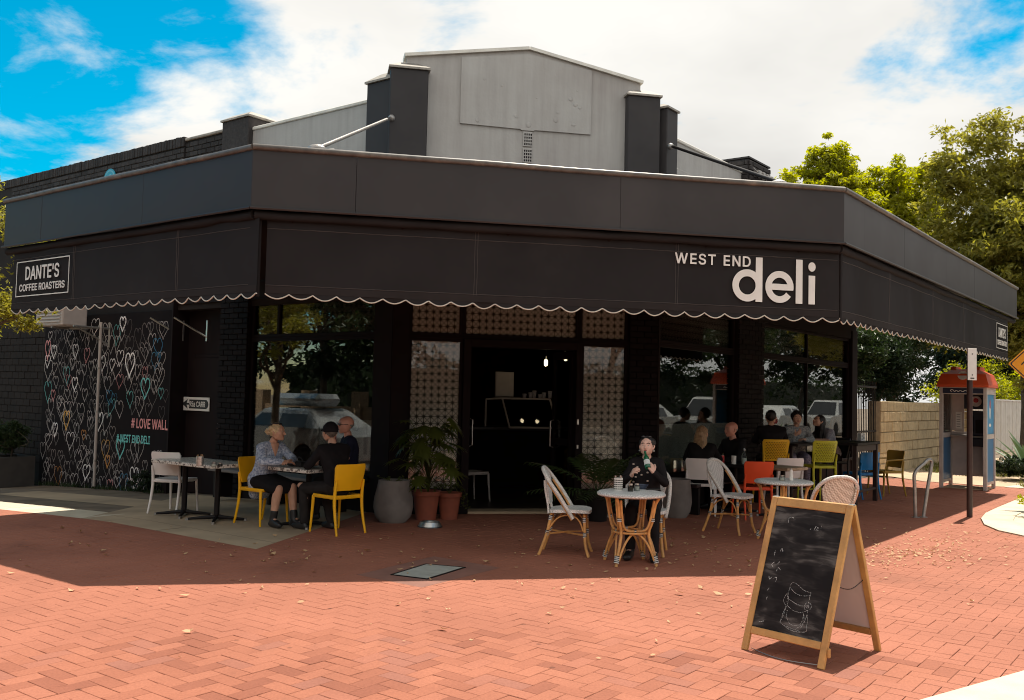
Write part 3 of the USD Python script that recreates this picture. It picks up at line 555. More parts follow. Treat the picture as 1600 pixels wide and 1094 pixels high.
# drop blinds with a scalloped, cream-bound lower edge
def blind(fr, s0, s1, y, amp, pitch, seams, phase=0.0):
    ns = max(2, int((s1 - s0) / (pitch / 12))); s = np.linspace(s0, s1, ns)
    ph = ((s - s0) / pitch + phase) % 1.0
    zb = ZB - .055 + amp * (np.abs(np.sin(np.pi * ph)) ** .9 * -1 + 1) * 1.0
    zb[ph < 1e-6] = ZB - .055 + amp; ki = np.floor((s - s0) / pitch).astype(int); rr_ = np.random.default_rng(int(s1 * 100)); jt = rr_.normal(0, .0045, ki.max() + 2); zb += jt[ki] * np.sin(np.pi * ph); fl = rr_.normal(0, .012, ki.max() + 2)
    zs = [ZV, 3.2, 2.95, ZB + .09, ZB + .02]
    wob = lambda s_, z_: y + .010 * np.sin(s_ * 2.1 + z_ * 1.3) * (3.45 - z_) + .006 * np.sin(s_ * 5.3 + 1.0)
    rows = [np.c_[s, wob(s, np.full_like(s, z)), np.full_like(s, z)] for z in zs] + [np.c_[s, wob(s, zb) + fl[ki] * np.sin(np.pi * ph), zb]]
    nr = len(rows); v = np.vstack(rows); f = []
    for r in range(nr - 1):
        i = np.arange(ns - 1); a = r * ns + i; f.append(np.c_[a, a + ns, a + ns + 1]); f.append(np.c_[a, a + ns + 1, a + 1])
    f = np.vstack(f); th = .004; v2 = v + [0, th, 0]; bnd = nr * ns
    m_ = trimesh.Trimesh(np.vstack([v, v2]), np.vstack([f, f[:, ::-1] + bnd]), process=False)
    b_ = apart('drop_blind', fr, m_, 'canvas_black', smooth=True)
    apart('scalloped_binding', fr, tube(np.c_[rows[-1][:, 0], rows[-1][:, 1] + .002, rows[-1][:, 2]], .0075, 6), 'trim_cream', parent=b_, smooth=60)
    for z in (ZV - .085, ZB + .085): apart('stitched_seam', fr, tube(np.c_[s[::8], wob(s[::8], np.full_like(s[::8], z)) - .001, np.full_like(s[::8], z)], .0032, 4), 'seam_grey', parent=b_)
    for x in seams:
        for dx in (0, .03): zz = np.linspace(ZV, ZB, 12); apart('stitched_seam', fr, tube(np.c_[np.full(12, x + dx), wob(np.full(12, x + dx), zz) - .001, zz], .0026, 4), 'seam_grey', parent=b_)
    for z0, z1 in ((ZB + .005, ZB + .075),):
        g_ = np.r_[s[::8], s[-1]]; lo, hi = np.c_[g_, wob(g_, np.full_like(g_, z0)) - .004, np.full_like(g_, z0)], np.c_[g_, wob(g_, np.full_like(g_, z1)) - .004, np.full_like(g_, z1)]
        vv = np.vstack([lo, hi]); n_ = len(g_); i = np.arange(n_ - 1); apart('hem_pocket', fr, trimesh.Trimesh(vv, np.vstack([np.c_[i, i + 1, i + 1 + n_], np.c_[i, i + 1 + n_, i + n_]]), process=False), 'canvas_hem', parent=b_)
    return b_
bL = blind(GL, -5.07, .045, .07, .052, .232, (-3.55, -1.36))
bF = blind(GF, .16, 6.50, .10, .052, .236, (2.29, 4.53))
bR = blind(GR, .06, 10.20, .06, .052, .236, (2.0, 4.25, 6.3))
# corner bracing poles and folded canvas at the two corners
apart('blind_corner', GF, [bbox(.075, .105, .10, .13, 2.62, 3.42), ], 'canvas_black'); apart('blind_corner', GF, [bbox(6.515, 6.54, .085, .115, 2.62, 3.42)], 'canvas_black')
# lettering
def lay(m, x, z): t = m.copy(); t.apply_translation((x, z, 0)); return moved(t, Rz)
def ring(cx, cy, ro, ri): return sg.Point(cx, cy).buffer(ro, 32).difference(sg.Point(cx, cy).buffer(ri, 32))
xh, st = .352, .105       # deli: x-height and stroke
ro = xh / 2 + .004
dd_ = unary_union([ring(ro, ro, ro, ro - .078), sg.box(2 * ro - .078, 0, 2 * ro + .004, .50)])
ee = ring(ro, ro, ro, ro - .076).difference(sg.Polygon([(ro, ro - .032), (2.3 * ro, ro - .032), (2.4 * ro, .02), (1.75 * ro, .45 * ro), (1.3 * ro, ro - .036)]))
ee = unary_union([ee.difference(sg.Polygon([(ro + .04, ro - .04), (2.3 * ro, ro - .04), (2.3 * ro, .40 * ro)])), sg.box(.05, ro - .036, 2 * ro - .006, ro + .034)])
gap = .085
li = sg.box(0, 0, .094, .50); ii = unary_union([sg.box(0, 0, .094, .325), sg.Point(.047, .425).buffer(.053, 24)])
for g, x, kx in ((dd_, 5.192, .985), (ee, 5.588, .95), (li, 5.958, .86), (ii, 6.115, .84)): apart('letter', GF, at(lay(extr(affinity.scale(g, kx, 1.0, origin=(0, 0)), .003), x, 2.795), 0, .082, 0), 'letter_white', parent=bF)
wx = 4.508
for ch in 'WEST END':
    if ch == ' ': wx += .065; continue
    t = meshkit.text_mesh(ch, .112, .003, bold=True); w_ = t.bounds[1, 0]
    apart('letter', GF, at(lay(t, wx, 3.185), 0, .082, 0), 'letter_white', parent=bF); wx += w_ + .0155
def roasters(fr, s0, s1, z0, z1, y, parent):
    b_ = sg.box(s0, z0, s1, z1); t_ = .012
    apart('sign_border', fr, at(moved(extr(b_.difference(b_.buffer(-t_, join_style=2)), .003), Rz), 0, y, 0), 'letter_white', parent=parent)
    def line(txt, zb, h, wd, bold):
        t = meshkit.text_mesh(txt, h, .003, bold=bold); w_ = t.bounds[1, 0] - t.bounds[0, 0]; k = wd / w_; t.apply_scale((k, 1, 1)); t.apply_translation((-(t.bounds[0, 0] + t.bounds[1, 0]) / 2 + (s0 + s1) / 2, zb, 0))
        apart('sign_lettering', fr, at(moved(t, Rz), 0, y, 0), 'letter_white', parent=parent)
    wd = s1 - s0; ht = z1 - z0
    line("DANTE'S", z0 + ht * .47, ht * .36, wd * .64, True); line('COFFEE ROASTERS', z0 + ht * .155, ht * .185, wd * .86, True)
roasters(GL, -4.93, -3.58, 2.815, 3.275, .043, bL)
roasters(GR, 8.95, 10.02, 2.79, 3.27, .030, bR)
# stays from the parapet piers down to the awning edge
tr = obj('stay_rod', tube([W(FL, .0, -.16, 5.52), W(GF, .62, .25, 4.20)], .022, 8), 'steel_dull', aw, world=True, smooth=60)
obj('stay_clamp', cat_([ball(W(GF, .62, .25, 4.20), .06, (1.6, 1, .8)), ball(W(FL, .0, -.14, 5.52), .05), tube([W(GF, .5, .2, 4.13), W(GF, .8, .3, 4.2)], .03)]), 'steel_dull', tr, world=True)
e_ = hitf(1225, 284, GR, .3)
tr = obj('stay_rod', tube([W(FR, .0, -.16, 5.43), W(GF, 5.85, .3, 4.22)], .022, 8), 'black_metal', aw, world=True, smooth=60)
obj('stay_clamp', cat_([ball(W(GF, 5.85, .3, 4.20), .06, (1.6, 1, .8)), ball(W(FR, .0, -.14, 5.43), .05)]), 'steel_dull', tr, world=True)
# ================================================================== FURNITURE
def face(d): return math.atan2(d[1], d[0]) - math.pi / 2
def resin(name, col, rough=.38): mat(name, col, rough, var=.05, scale=4, spec=.4)
resin('resin_white', (.82, .76, .72)); resin('resin_yellow', (.90, .45, .008)); resin('resin_red', (.72, .075, .02)); resin('resin_blue', (.012, .20, .50)); resin('resin_green', (.50, .47, .03)); resin('resin_mustard', (.74, .40, .02)); resin('resin_brownyellow', (.36, .21, .03))
def bent(poly, th, fn, res=.03):
    """extrude an x-z outline, subdivide it and bend it by fn(x, z) -> y"""
    m = extr(poly, th).subdivide_to_size(res); v = m.vertices
    x, z, t = v[:, 0].copy(), v[:, 1].copy(), v[:, 2].copy(); m.vertices = np.c_[x, fn(x, z) + t, z]; m.invert(); return m
def rrect(x0, z0, x1, z1, r): return sg.box(x0 + r, z0 + r, x1 - r, z1 - r).buffer(r, 6)
def resin_chair(label, color, loc, f, group=None, name='resin_chair', high=0.0, perforated=False, arms=False):
    t = thing(name, label, 'chair', loc, face(f), group); h = .45 + high
    seat = bent(rrect(-.215, -.21, .215, .22, .05), .022, lambda x, z: 0 * x)      # in x-z first
    v = seat.vertices; seat.vertices = np.c_[v[:, 0], v[:, 2], h - .012 + v[:, 1] - .018 * np.cos(np.clip(v[:, 0] / .215, -1, 1) * 1.57) * np.cos(np.clip(v[:, 2] / .22, -1, 1) * 1.4)]
    obj('seat', seat, color, t, smooth=40)
    top = h + (.365 if not high else .40)
    poly = sg.Polygon([(-.185, h + .075), (.185, h + .075), (.212, top - .03), (.20, top), (-.20, top), (-.212, top - .03)]).buffer(.012, 4)
    if perforated:
        holes = [sg.Polygon([(x - .014, z), (x, z - .010), (x + .014, z), (x, z + .010)]) for i, z in enumerate(np.arange(h + .10, top - .03, .026)) for x in np.arange(-.165 + (i % 2) * .02, .17, .04)]
        poly = poly.difference(unary_union(holes))
        b = bent(poly, .016, lambda x, z: -.20 - (z - h) * .24 + .05 * (x / .21) ** 2, .08)
    else: b = bent(poly, .016, lambda x, z: -.205 - (z - h) * .22 + .035 * (x / .21) ** 2 - .012 * np.sin((z - h) / .4 * 3.1), .035)
    obj('backrest', b, color, t, smooth=40)
    for s in (-1, 1):
        obj('leg', tube(curve([(s * .197, .195, h - .012), (s * .203, .205, h * .6), (s * .213, .225, 0)], 6), [.020, .019, .017, .016, .0145, .013], 8), color, t, smooth=50)
        obj('leg', tube(curve([(s * .203, -.245, h + .19), (s * .203, -.215, h + .02), (s * .206, -.235, h * .5), (s * .214, -.29, 0)], 9), [.012, .017, .020, .020, .019, .018, .016, .015, .013], 8), color, t, smooth=50)
    obj('seat_frame', cat_([tube([(-.2, .2, h - .02), (.2, .2, h - .02)], .014, 6), tube([(-.2, -.215, h - .02), (.2, -.215, h - .02)], .016, 6), tube([(-.2, .2, h - .02), (-.203, -.215, h - .02)], .015, 6), tube([(.2, .2, h - .02), (.203, -.215, h - .02)], .015, 6)]), color, t)
    if high: obj('foot_rail', cat_([tube([(-.21, .21, .25), (.21, .21, .25)], .011, 6)]), color, t)
    if arms:
        for s in (-1, 1): obj('armrest', tube(curve([(s * .215, -.24, h + .22), (s * .235, -.05, h + .215), (s * .23, .17, h + .20)], 8), .014, 6), color, t); obj('arm_post', tube([(s * .23, .16, h + .2), (s * .205, .19, h - .02)], .012, 6), color, t)
    return t
def weave(name, c1, c2, sc=75.):
    MATS[name] = usdkit.material(stage, '/World/Looks/' + name, {'tc': ('texture_coordinate', {}), 'mp': ('mapping', {'rotation': (0.6, .4, .78)}), 'ck': ('checker_texture', {'color1': c1, 'color2': c2, 'scale': sc}), 'n': ('noise_texture', {'scale': 5.0}), 'r': ('rgb_ramp', {'ramp': [(.3, (.86, .86, .86)), (.7, (1.05, 1.05, 1.05))]}), 'mx': ('mix_color', {'blend_type': 'multiply', 'fac': 1.0}), 'b': ('bump', {'strength': .6, 'distance': .004}), 'p': ('principled_bsdf', {'roughness': .45})},
        [('tc.object', 'mp.vector'), ('mp.vector', 'ck.vector'), ('tc.object', 'n.vector'), ('n.fac', 'r.fac'), ('ck.color', 'mx.a'), ('r.color', 'mx.b'), ('mx.result', 'p.base_color'), ('ck.fac', 'b.height'), ('b.normal', 'p.normal')], surface='p.BSDF')
weave('weave_white', (.84, .82, .78), (.52, .51, .49)); weave('weave_beige', (.78, .68, .57), (.42, .33, .25), 62.); weave('weave_hoop', (.84, .80, .74), (.56, .53, .49), 90.)
mat('rattan', (.62, .31, .10), .38, var=.22, scale=14, spec=.5, dirt=((.36, .15, .045), .5)); mat('band_black', (.02, .02, .025), .5); mat('band_white', (.66, .63, .58), .5)
def bands(p, d, r, n=3):
    p, d = np.array(p, float), np.array(d, float) / np.linalg.norm(d)
    return ([tube([p + d * (i * .018), p + d * (i * .018 + .009)], r, 8) for i in range(n)], [tube([p + d * (i * .018 + .009), p + d * (i * .018 + .018)], r * .97, 8) for i in range(n)])
def bistro_chair(label, loc, f, wv='weave_white', group='woven bistro chairs'):
    t = thing('bistro_chair', label, 'chair', loc, face(f), group)
    hoop = curve([(-.205, .06, .40), (-.228, -.02, .53), (-.236, -.12, .68), (-.215, -.215, .81), (-.12, -.275, .895), (0, -.29, .915), (.12, -.275, .895), (.215, -.215, .81), (.236, -.12, .68), (.228, -.02, .53), (.205, .06, .40)], 40)
    obj('hoop', tube(hoop, .0205, 8), 'weave_hoop', t, smooth=60)
    lo = [hoop[i] + [(.012 if hoop[i][0] < 0 else -.012), -.014, -.016] for i in range(0, 13)]; hi = [hoop[i] + [(.012 if hoop[i][0] < 0 else -.012), -.014, -.016] for i in range(27, 40)]
    obj('hoop_cane', tube(lo, .013, 6), 'rattan', t, smooth=60); obj('hoop_cane', tube(hi, .013, 6), 'rattan', t, smooth=60)
    bk = sg.Polygon([(-.125, .545), (.125, .545), (.165, .70), (.175, .78), (.14, .85), (.07, .885), (0, .895), (-.07, .885), (-.14, .85), (-.175, .78), (-.165, .70)]).buffer(.008)
    obj('back_panel', bent(bk, .012, lambda x, z: -.19 - (z - .46) * .235 + .05 * (x / .2) ** 2 * ((z - .5) / .4), .04), wv, t, smooth=40)
    for s in (-1, 1): obj('back_post', tube(curve([(s * .155, -.205, .44), (s * .14, -.222, .56), (s * .172, -.245, .70), (s * .185, -.25, .79)], 8), .013, 6), wv if wv == 'weave_beige' else 'weave_hoop', t, smooth=60)
    st = bent(rrect(-.215, -.205, .215, .235, .10), .034, lambda x, z: 0 * x); v = st.vertices
    st.vertices = np.c_[v[:, 0] * (1 + .06 * v[:, 2]), v[:, 2], .447 + v[:, 1] + .014 * np.sin(np.clip((v[:, 2] + .2) / .44, 0, 1) * 2.6) - .010 * np.cos(np.clip(v[:, 0] / .215, -1, 1) * 1.57)]
    obj('seat', st, 'weave_white', t, smooth=50)
    bb, bw = [], []
    for s in (-1, 1):
        a = curve([(s * .165, .175, .445), (s * .172, .185, .25), (s * .185, .20, .10), (s * .205, .235, 0)], 10); b = curve([(s * .155, -.175, .445), (s * .165, -.215, .25), (s * .19, -.30, 0)], 10)
        obj('leg', tube(a, .0165, 8), 'rattan', t, smooth=60); obj('leg', tube(b, .0165, 8), 'rattan', t, smooth=60)
        for p, d in ((a[0] - [0, 0, .03], a[1] - a[0]), ((s * .172, .185, .255), (0, 0, -1)), ((s * .163, -.213, .265), (0, -.2, -1)), (b[0] - [0, 0.004, .02], b[1] - b[0])):
            x, y = bands(p, d, .0195); bb += x; bw += y
    obj('wrap_band', bb, 'band_black', t, kind='stuff'); obj('wrap_band', bw, 'band_white', t, kind='stuff')
    obj('stretcher', tube([(-.17, .185, .225), (0, -.01, .235), (.165, -.215, .225)], .010, 6), 'rattan', t); obj('stretcher', tube([(.17, .185, .225), (0, -.012, .222), (-.165, -.215, .225)], .010, 6), 'rattan', t)
    for P in ([(-.16, .17, .27), (-.11, .18, .40), (.0, .182, .43), (.11, .18, .40), (.16, .17, .27)], [(-.15, -.2, .27), (-.11, -.185, .40), (0, -.18, .43), (.11, -.185, .40), (.15, -.2, .27)], [(-.165, .165, .27), (-.168, .10, .40), (-.165, 0, .43), (-.168, -.10, .40), (-.16, -.2, .27)], [(.165, .165, .27), (.168, .10, .40), (.165, 0, .43), (.168, -.10, .40), (.16, -.2, .27)]):
        obj('brace', tube(curve(P, 12), .009, 6), 'rattan', t, smooth=60)
    return t
def bistro_table(label, loc, rz=0.):
    t = thing('bistro_table', label, 'table', loc, rz, 'round woven bistro tables')
    obj('tabletop', lathe([(0, .735), (.30, .733), (.335, .727), (.352, .712), (.352, .698), (.338, .686), (.30, .684), (0, .684)], 40), 'weave_white', t, smooth=40)
    pol = lambda a, r, z: (r * math.cos(a), r * math.sin(a), z)
    bb, bw = [], []
    for k in range(4):
        a, b = math.pi / 4 + k * math.pi / 2, math.pi / 4 + (k + 1) * math.pi / 2; m_ = (a + b) / 2
        obj('leg', tube(curve([pol(a, .315, .685), pol(a, .275, .62), pol(a, .235, .42), pol(a, .205, .34), pol(a, .215, .26), pol(a, .30, 0)], 22), .0165, 8), 'rattan', t, smooth=60)
        obj('loop', tube(curve([pol(a + .10, .275, .66), pol(a + .12, .235, .46), pol(a + .22, .195, .36), pol(m_, .150, .345), pol(b - .22, .195, .36), pol(b - .12, .235, .46), pol(b - .10, .275, .66)], 26), .012, 7), 'rattan', t, smooth=60)
        obj('lower_arch', tube(curve([pol(a + .07, .282, .06), pol(a + .18, .235, .19), pol(a + .45, .175, .295), pol(m_, .148, .325), pol(b - .45, .175, .295), pol(b - .18, .235, .19), pol(b - .07, .282, .06)], 24), .012, 7), 'rattan', t, smooth=60)
        x, y = bands(pol(a, .275, .105), np.array(pol(a, .30, 0)) - pol(a, .22, .25), .028, 4); bb += x; bw += y
        x, y = bands(pol(a, .245, .48), (0, 0, -1), .024, 2); bb += x; bw += y
        x, y = bands(np.array(pol(m_, .148, .36)), (0, 0, -1), .017, 2); bb += x; bw += y
    obj('ring', tube([pol(i / 24 * 2 * math.pi, .19, .325) for i in range(25)], .011, 6, cap=False), 'rattan', t, smooth=60)
    obj('wrap_band', bb, 'band_black', t, kind='stuff'); obj('wrap_band', bw, 'band_white', t, kind='stuff')
    return t
MATS['terrazzo'] = usdkit.material(stage, '/World/Looks/terrazzo', {'tc': ('texture_coordinate', {}), 'v': ('voronoi_texture', {'scale': 42.0}), 'n': ('noise_texture', {'scale': 30.0, 'detail': 5.0}), 'th': ('map_range', {'from_min': .52, 'from_max': .60}), 'th2': ('math', {'math_type': 'less_than', 'value2': .16}), 'mm': ('math', {'math_type': 'maximum'}), 'c': ('mix_color', {'a': (.74, .68, .60), 'b': (.13, .10, .09)}), 'p': ('principled_bsdf', {'roughness': .3})},
    [('tc.object', 'v.vector'), ('tc.object', 'n.vector'), ('n.fac', 'th.value'), ('v.distance', 'th2.value1'), ('th.result', 'mm.value1'), ('th2.value', 'mm.value2'), ('mm.value', 'c.fac'), ('c.result', 'p.base_color')], surface='p.BSDF')
mat('wood_worn', (.36, .25, .16), .5, var=.35, scale=9, dirt=((.55, .48, .40), .7))
def cafe_table(label, loc, rz, w, d, bases, top='terrazzo', h=.735, name='cafe_table'):
    t = thing(name, label, 'table', loc, rz)
    obj('tabletop', bbox(-w / 2, w / 2, -d / 2, d / 2, h - .045, h, .006), top, t)
    for x in bases:
        obj('pedestal', tube([(x, 0, .04), (x, 0, h - .05)], .036, 12), 'black_metal', t, smooth=50)
        obj('base_foot', cat_([tube([(x - .27, -.27 * .9, .018), (x, 0, .05)], [.016, .03], 6), tube([(x + .27, .25, .018), (x, 0, .05)], [.016, .03], 6), tube([(x - .27, .25, .018), (x, 0, .05)], [.016, .03], 6), tube([(x + .27, -.25, .018), (x, 0, .05)], [.016, .03], 6)]), 'black_metal', t)
        obj('levelling_foot', cat_([tube([(x + sx * .27, sy * .245, 0), (x + sx * .27, sy * .245, .03)], .018, 8) for sx in (-1, 1) for sy in (-1, 1)]), 'steel_dull', t, kind='stuff')
        obj('top_plate', bbox(x - .16, x + .16, -.16, .16, h - .058, h - .0455), 'black_metal', t)
    return t
gz = lambda p: (p[0], p[1], float(ground_z(p[0], p[1])) - .001)
aL = math.atan2(-L_[1], -L_[0])       # table length along the left front
# left terrace
t1 = (np.array(G(229, 727, .655)[:2]) + np.array(G(345, 738, .655)[:2])) / 2 + e1 * .33 + L_ * .07
t1w = np.linalg.norm(np.array(G(229, 727, .655)) - np.array(G(345, 738, .655))) * .92
cafe_table('long terrazzo-topped table with two black pedestals, before the side door with the house-number sign', gz(t1), aL, t1w, .64, (-.27 * t1w, .27 * t1w))
t2 = np.array([-2.62, 11.72]) + e1 * .20
cafe_table('square terrazzo-topped table where three people sit, on one black pedestal', gz(t2), aL, .74, .70, (0,))
resin_chair('white plastic chair at the left end of the long terrazzo table', 'resin_white', gz(G(272, 808, -.085)), (G(296, 803, -.085) - G(247, 813, -.085))[:2], 'white moulded plastic chairs')
resin_chair('yellow plastic chair under the woman in the blue cardigan', 'resin_yellow', gz((-3.09, 12.0)), -L_, 'yellow moulded plastic chairs')
resin_chair('yellow plastic chair nearest the grey pot, with its back to the street', 'resin_yellow', gz((-2.06, 11.43)), L_ + np.array([0, .1]), 'yellow moulded plastic chairs')
bench = thing('wall_bench', 'low grey-topped bench along the left shop window, behind the terrace tables', 'bench', (*(PL + 1.9 * L_ - e1 * .38), 0), aL)
mat('bench_top', (.17, .15, .14), .6, var=.15, scale=4)
obj('seat', bbox(-1.45, 1.45, -.19, .19, .40, .45, .01), 'bench_top', bench)
for x in (-1.3, 0, 1.3): obj('support', bbox(x - .03, x + .03, -.16, .16, 0, .4), 'black_metal', bench)
# bistro sets
BT1 = np.array([1.262, 9.78])
bistro_table('round white woven table on bent cane legs, with the woman in black behind it', (*BT1, 0), .18)
bistro_chair('white woven bistro chair, empty, left of the woman in black, turned side-on', (.66, 10.28, 0), (1, -.16))
bistro_chair('white woven bistro chair that the woman in black sits on', (1.52, 10.42, 0), (-.25, -1))
BT2 = np.array([3.36, 11.62])
bistro_table('round white woven table behind the chalkboard, with only shakers on it', (*BT2, 0), .5)
bistro_chair('white woven bistro chair, empty, in front of the red chair', (2.86, 12.2, 0), (.80, -.72))
bistro_chair('beige-backed bistro chair seen from behind, just above the chalkboard', (3.45, 10.25, 0), (-.12, 1), wv='weave_beige')
# right terrace
resin_chair('pale plastic chair under the woman with long blonde hair', 'resin_white', (2.86, 14.12, 0), (.25, 1), 'white moulded plastic chairs')
resin_chair('red plastic chair seen from behind, right of the long-haired woman', 'resin_red', (3.52, 13.75, 0), (-.15, 1))
cafe_table('small dark table with a red can and a glass bottle on it', (3.42, 14.40, 0), math.atan2(R_[1], R_[0]), .62, .62, (0,), top='black_metal')
cafe_table('small table with a worn wooden top, in front of a white chair', (4.02, 13.95, 0), math.atan2(R_[1], R_[0]) - .2, .55, .50, (0,), top='wood_worn')
resin_chair('white plastic chair behind the worn wooden table', 'resin_white', (4.25, 14.75, 0), (-.2, 1), 'white moulded plastic chairs')
resin_chair('mustard perforated high stool with a man in dark clothes on it', 'resin_mustard', (4.28, 15.55, 0), (-.1, 1), 'perforated high stools', name='high_stool', high=.21, perforated=True)
resin_chair('lime green perforated high stool, empty, right of the mustard one', 'resin_green', (5.02, 15.50, 0), (-.28, 1), 'perforated high stools', name='high_stool', high=.21, perforated=True)
resin_chair('blue plastic chair behind the dark high table', 'resin_blue', (6.26, 16.95, 0), (-.45, 1))
resin_chair('yellow-brown plastic armchair beside the blue chair', 'resin_brownyellow', (6.95, 17.55, 0), (-1, -.35), arms=True)
ht = thing('high_table', 'dark high table on square legs, right of the lime green stool', 'table', (5.80, 16.28, 0), math.atan2(R_[1], R_[0]))
obj('tabletop', bbox(-.62, .62, -.36, .36, .985, 1.03, .005), 'black_metal', ht)
mat('table_leg_dark', (.022, .012, .012), .4, spec=.3)
for sx in (-1, 1):
    for sy in (-1, 1): obj('leg', bbox(sx * .56 - .035, sx * .56 + .035, sy * .30 - .035, sy * .30 + .035, 0, .985, .004), 'table_leg_dark', ht)
obj('foot_rail', bbox(-.525, .525, -.32, -.28, .2, .24), 'table_leg_dark', ht); obj('apron', bbox(-.525, .525, -.325, -.285, .88, .984), 'table_leg_dark', ht)
mh = thing('menu_holder', 'pale printed menu block standing at the end of the dark high table', 'menu', (6.17, 16.66, 1.031), .4)
obj('card', bbox(-.05, .05, -.05, .05, -.10, .13), 'letter_white', mh); obj('print', cat_([box(-.035 + .03 * (k % 2), .0 + .03 * (k % 2), -.052, -.0505, .02 + .012 * k, .027 + .012 * k) for k in range(8)]), 'letter_dark', mh, kind='stuff')
# tall table behind, where the group sits
ht2 = thing('bar_table', 'narrow black bar table between the group on the high stools', 'table', (4.98, 16.05, 0), math.atan2(R_[1], R_[0]))
obj('tabletop', bbox(-.75, .75, -.17, .17, .96, 1.0, .005), 'black_metal', ht2)
for x in (-.6, .6): obj('leg', bbox(x - .03, x + .03, -.03, .03, 0, .96), 'table_leg_dark', ht2)

# ------------------------------------------------------------------ things on the tables
mat('tin', (.55, .53, .50), .28, metal=.9, var=.2, scale=30); mat('paper', (.72, .68, .62), .7); mat('ceramic_dark', (.02, .018, .018), .25); mat('red_can', (.45, .03, .03), .3, metal=.3); mat('wood_stick', (.35, .2, .1), .6)
mat('bottle_green', (.01, .11, .045), .12, spec=.7); mat('label_white', (.66, .70, .66), .5); mat('salt', (.8, .78, .74), .6); mat('pepper', (.05, .04, .035), .6)
def tin(label, loc, r, h, m, name='cutlery_tin', ribs=True, fill='wood_stick', cat='tin'):
    t = thing(name, label, cat, loc)
    prof = [(0, 0), (r, 0)] + ([(r * (1 + .03 * (k % 2)), h * (k + .5) / 12) for k in range(12)] if ribs else []) + [(r, h), (r * .94, h), (r * .9, .01), (0, .01)]
    obj('body', lathe(prof, 20), m, t, smooth=30)
    if fill:
        for k in range(7):
            a = k * .9; obj('stick', tube([(r * .3 * math.cos(a), r * .3 * math.sin(a), .02), (r * .75 * math.cos(a), r * .75 * math.sin(a), h * (1.12 + .12 * math.sin(k * 2.3)))], .006, 5), fill, t)
    return t
def shaker(label, loc, fill, r=.026, h=.075, group='salt and pepper shakers'):
    t = thing('shaker', label, 'shaker', loc, 0, group)
    obj('jar', lathe([(0, 0), (r, 0), (r * 1.02, h * .15), (r * .95, h * .75), (r * .75, h * .8)], 14), 'clear_glass', t, smooth=40); obj('content', lathe([(0, .004), (r * .9, .004), (r * .88, h * .6), (0, h * .6)], 12), fill, t); obj('lid', lathe([(r * .8, h * .8), (r * .8, h), (0, h * 1.06)], 14), 'steel', t, smooth=30)
TZ = .736
gt1 = float(ground_z(*t1)); p_ = G(312, 728, TZ + gt1)
tin('ribbed tin with wooden cutlery on the long terrazzo table', (p_[0], p_[1], TZ + gt1), .045, .115, 'tin')
p_ = G(334, 729, TZ + gt1); shaker('small clear salt shaker with steel lid, near the right end of the long terrazzo table', (p_[0], p_[1], TZ + gt1), 'salt', .03, .05); shaker('dark low pepper jar beside the salt shaker on the long terrazzo table', (p_[0] + .07, p_[1] + .02, TZ + gt1), 'pepper', .03, .045)
q2 = lambda a, b: (*(t2 - L_ * a + e1 * b), TZ)
bg = thing('handbag', 'black leather bag lying on the table before the woman in blue', 'bag', q2(-.13, -.08), aL)
mat('bag_leather', (.014, .013, .013), .35)
obj('body', bent(rrect(-.13, 0, .13, .065, .03), .11, lambda x, z: -.055 + 0 * x), 'bag_leather', bg, smooth=50); obj('strap', tube(curve([(-.1, 0, .05), (-.05, .03, .10), (.06, .02, .09), (.11, 0, .05)], 10), .008, 6), 'bag_leather', bg)
tg = thing('black_cup', 'round black cup standing on the three people\'s table', 'cup', q2(.13, -.12))
obj('body', lathe([(0, 0), (.03, 0), (.047, .03), (.047, .055), (.035, .08), (.03, .08), (.0, .02)], 18), 'ceramic_dark', tg, smooth=40); obj('handle', tube(curve([(.04, 0, .065), (.075, 0, .055), (.045, 0, .025)], 8), .006, 6), 'ceramic_dark', tg)
nb = thing('menu_box', 'upright white striped menu box behind the cups on the square terrazzo table', 'menu', q2(.19, .10), aL)
obj('box', bbox(-.045, .045, -.035, .035, 0, .125), 'paper', nb)
for k in range(3): obj('stripe', bbox(-.03 + .025 * k, -.022 + .025 * k, -.037, -.0352, .01, .118), 'letter_dark', nb)
ph = thing('sauce_bottle', 'small white bottle beside the black cup', 'bottle', q2(.05, .02)); obj('body', lathe([(0, 0), (.025, 0), (.025, .05), (.01, .065), (0, .065)], 14), 'paper', ph, smooth=40); obj('cap', lathe([(.012, .065), (.012, .085), (0, .087)], 10), 'ceramic_dark', ph)
b1 = lambda px, py: (*G(px, py, TZ)[:2], TZ)
tin('white patterned tin holding cutlery at the left of the woman in black\'s table', b1(966, 766), .047, .125, 'paper', fill='steel', ribs=False)
gq = b1(966, 766)
ob_ = [box(-.009, .009, -.0485, -.0475, .012 + .022 * k, .022 + .022 * k) for k in range(5)]
obj('tin_print', cat_([rot(b, a, (0, 0, 1)) for b in ob_ for a in np.arange(-1.4, 1.5, .47)]), 'pepper', '/World/cutlery_tin_001', kind='stuff')
shaker('pepper shaker of clear glass in the middle of the woman in black\'s table', b1(985, 768), 'pepper', .028, .08); shaker('salt shaker right beside the pepper on the woman in black\'s table', b1(995, 767), 'salt', .028, .075)
bw_ = thing('bowl', 'small dark blue bowl before the woman in black', 'bowl', b1(1004, 764)); mat('bowl_blue', (.04, .05, .08), .3)
obj('body', lathe([(0, 0), (.03, 0), (.062, .045), (.058, .047), (.027, .008), (0, .008)], 20), 'bowl_blue', bw_, smooth=40)
pb = thing('phone', 'black phone lying flat at the right edge of the woman in black\'s table', 'phone', b1(1020, 765), .3); obj('slab', bbox(-.075, .075, -.036, .036, 0, .009, .003), 'ceramic_dark', pb); obj('screen', bbox(-.07, .07, -.032, .032, .0091, .0098), 'bag_leather', pb)
shaker('squat salt jar on the round table behind the chalkboard', (3.31, 11.52, TZ), 'salt', .036, .06); 
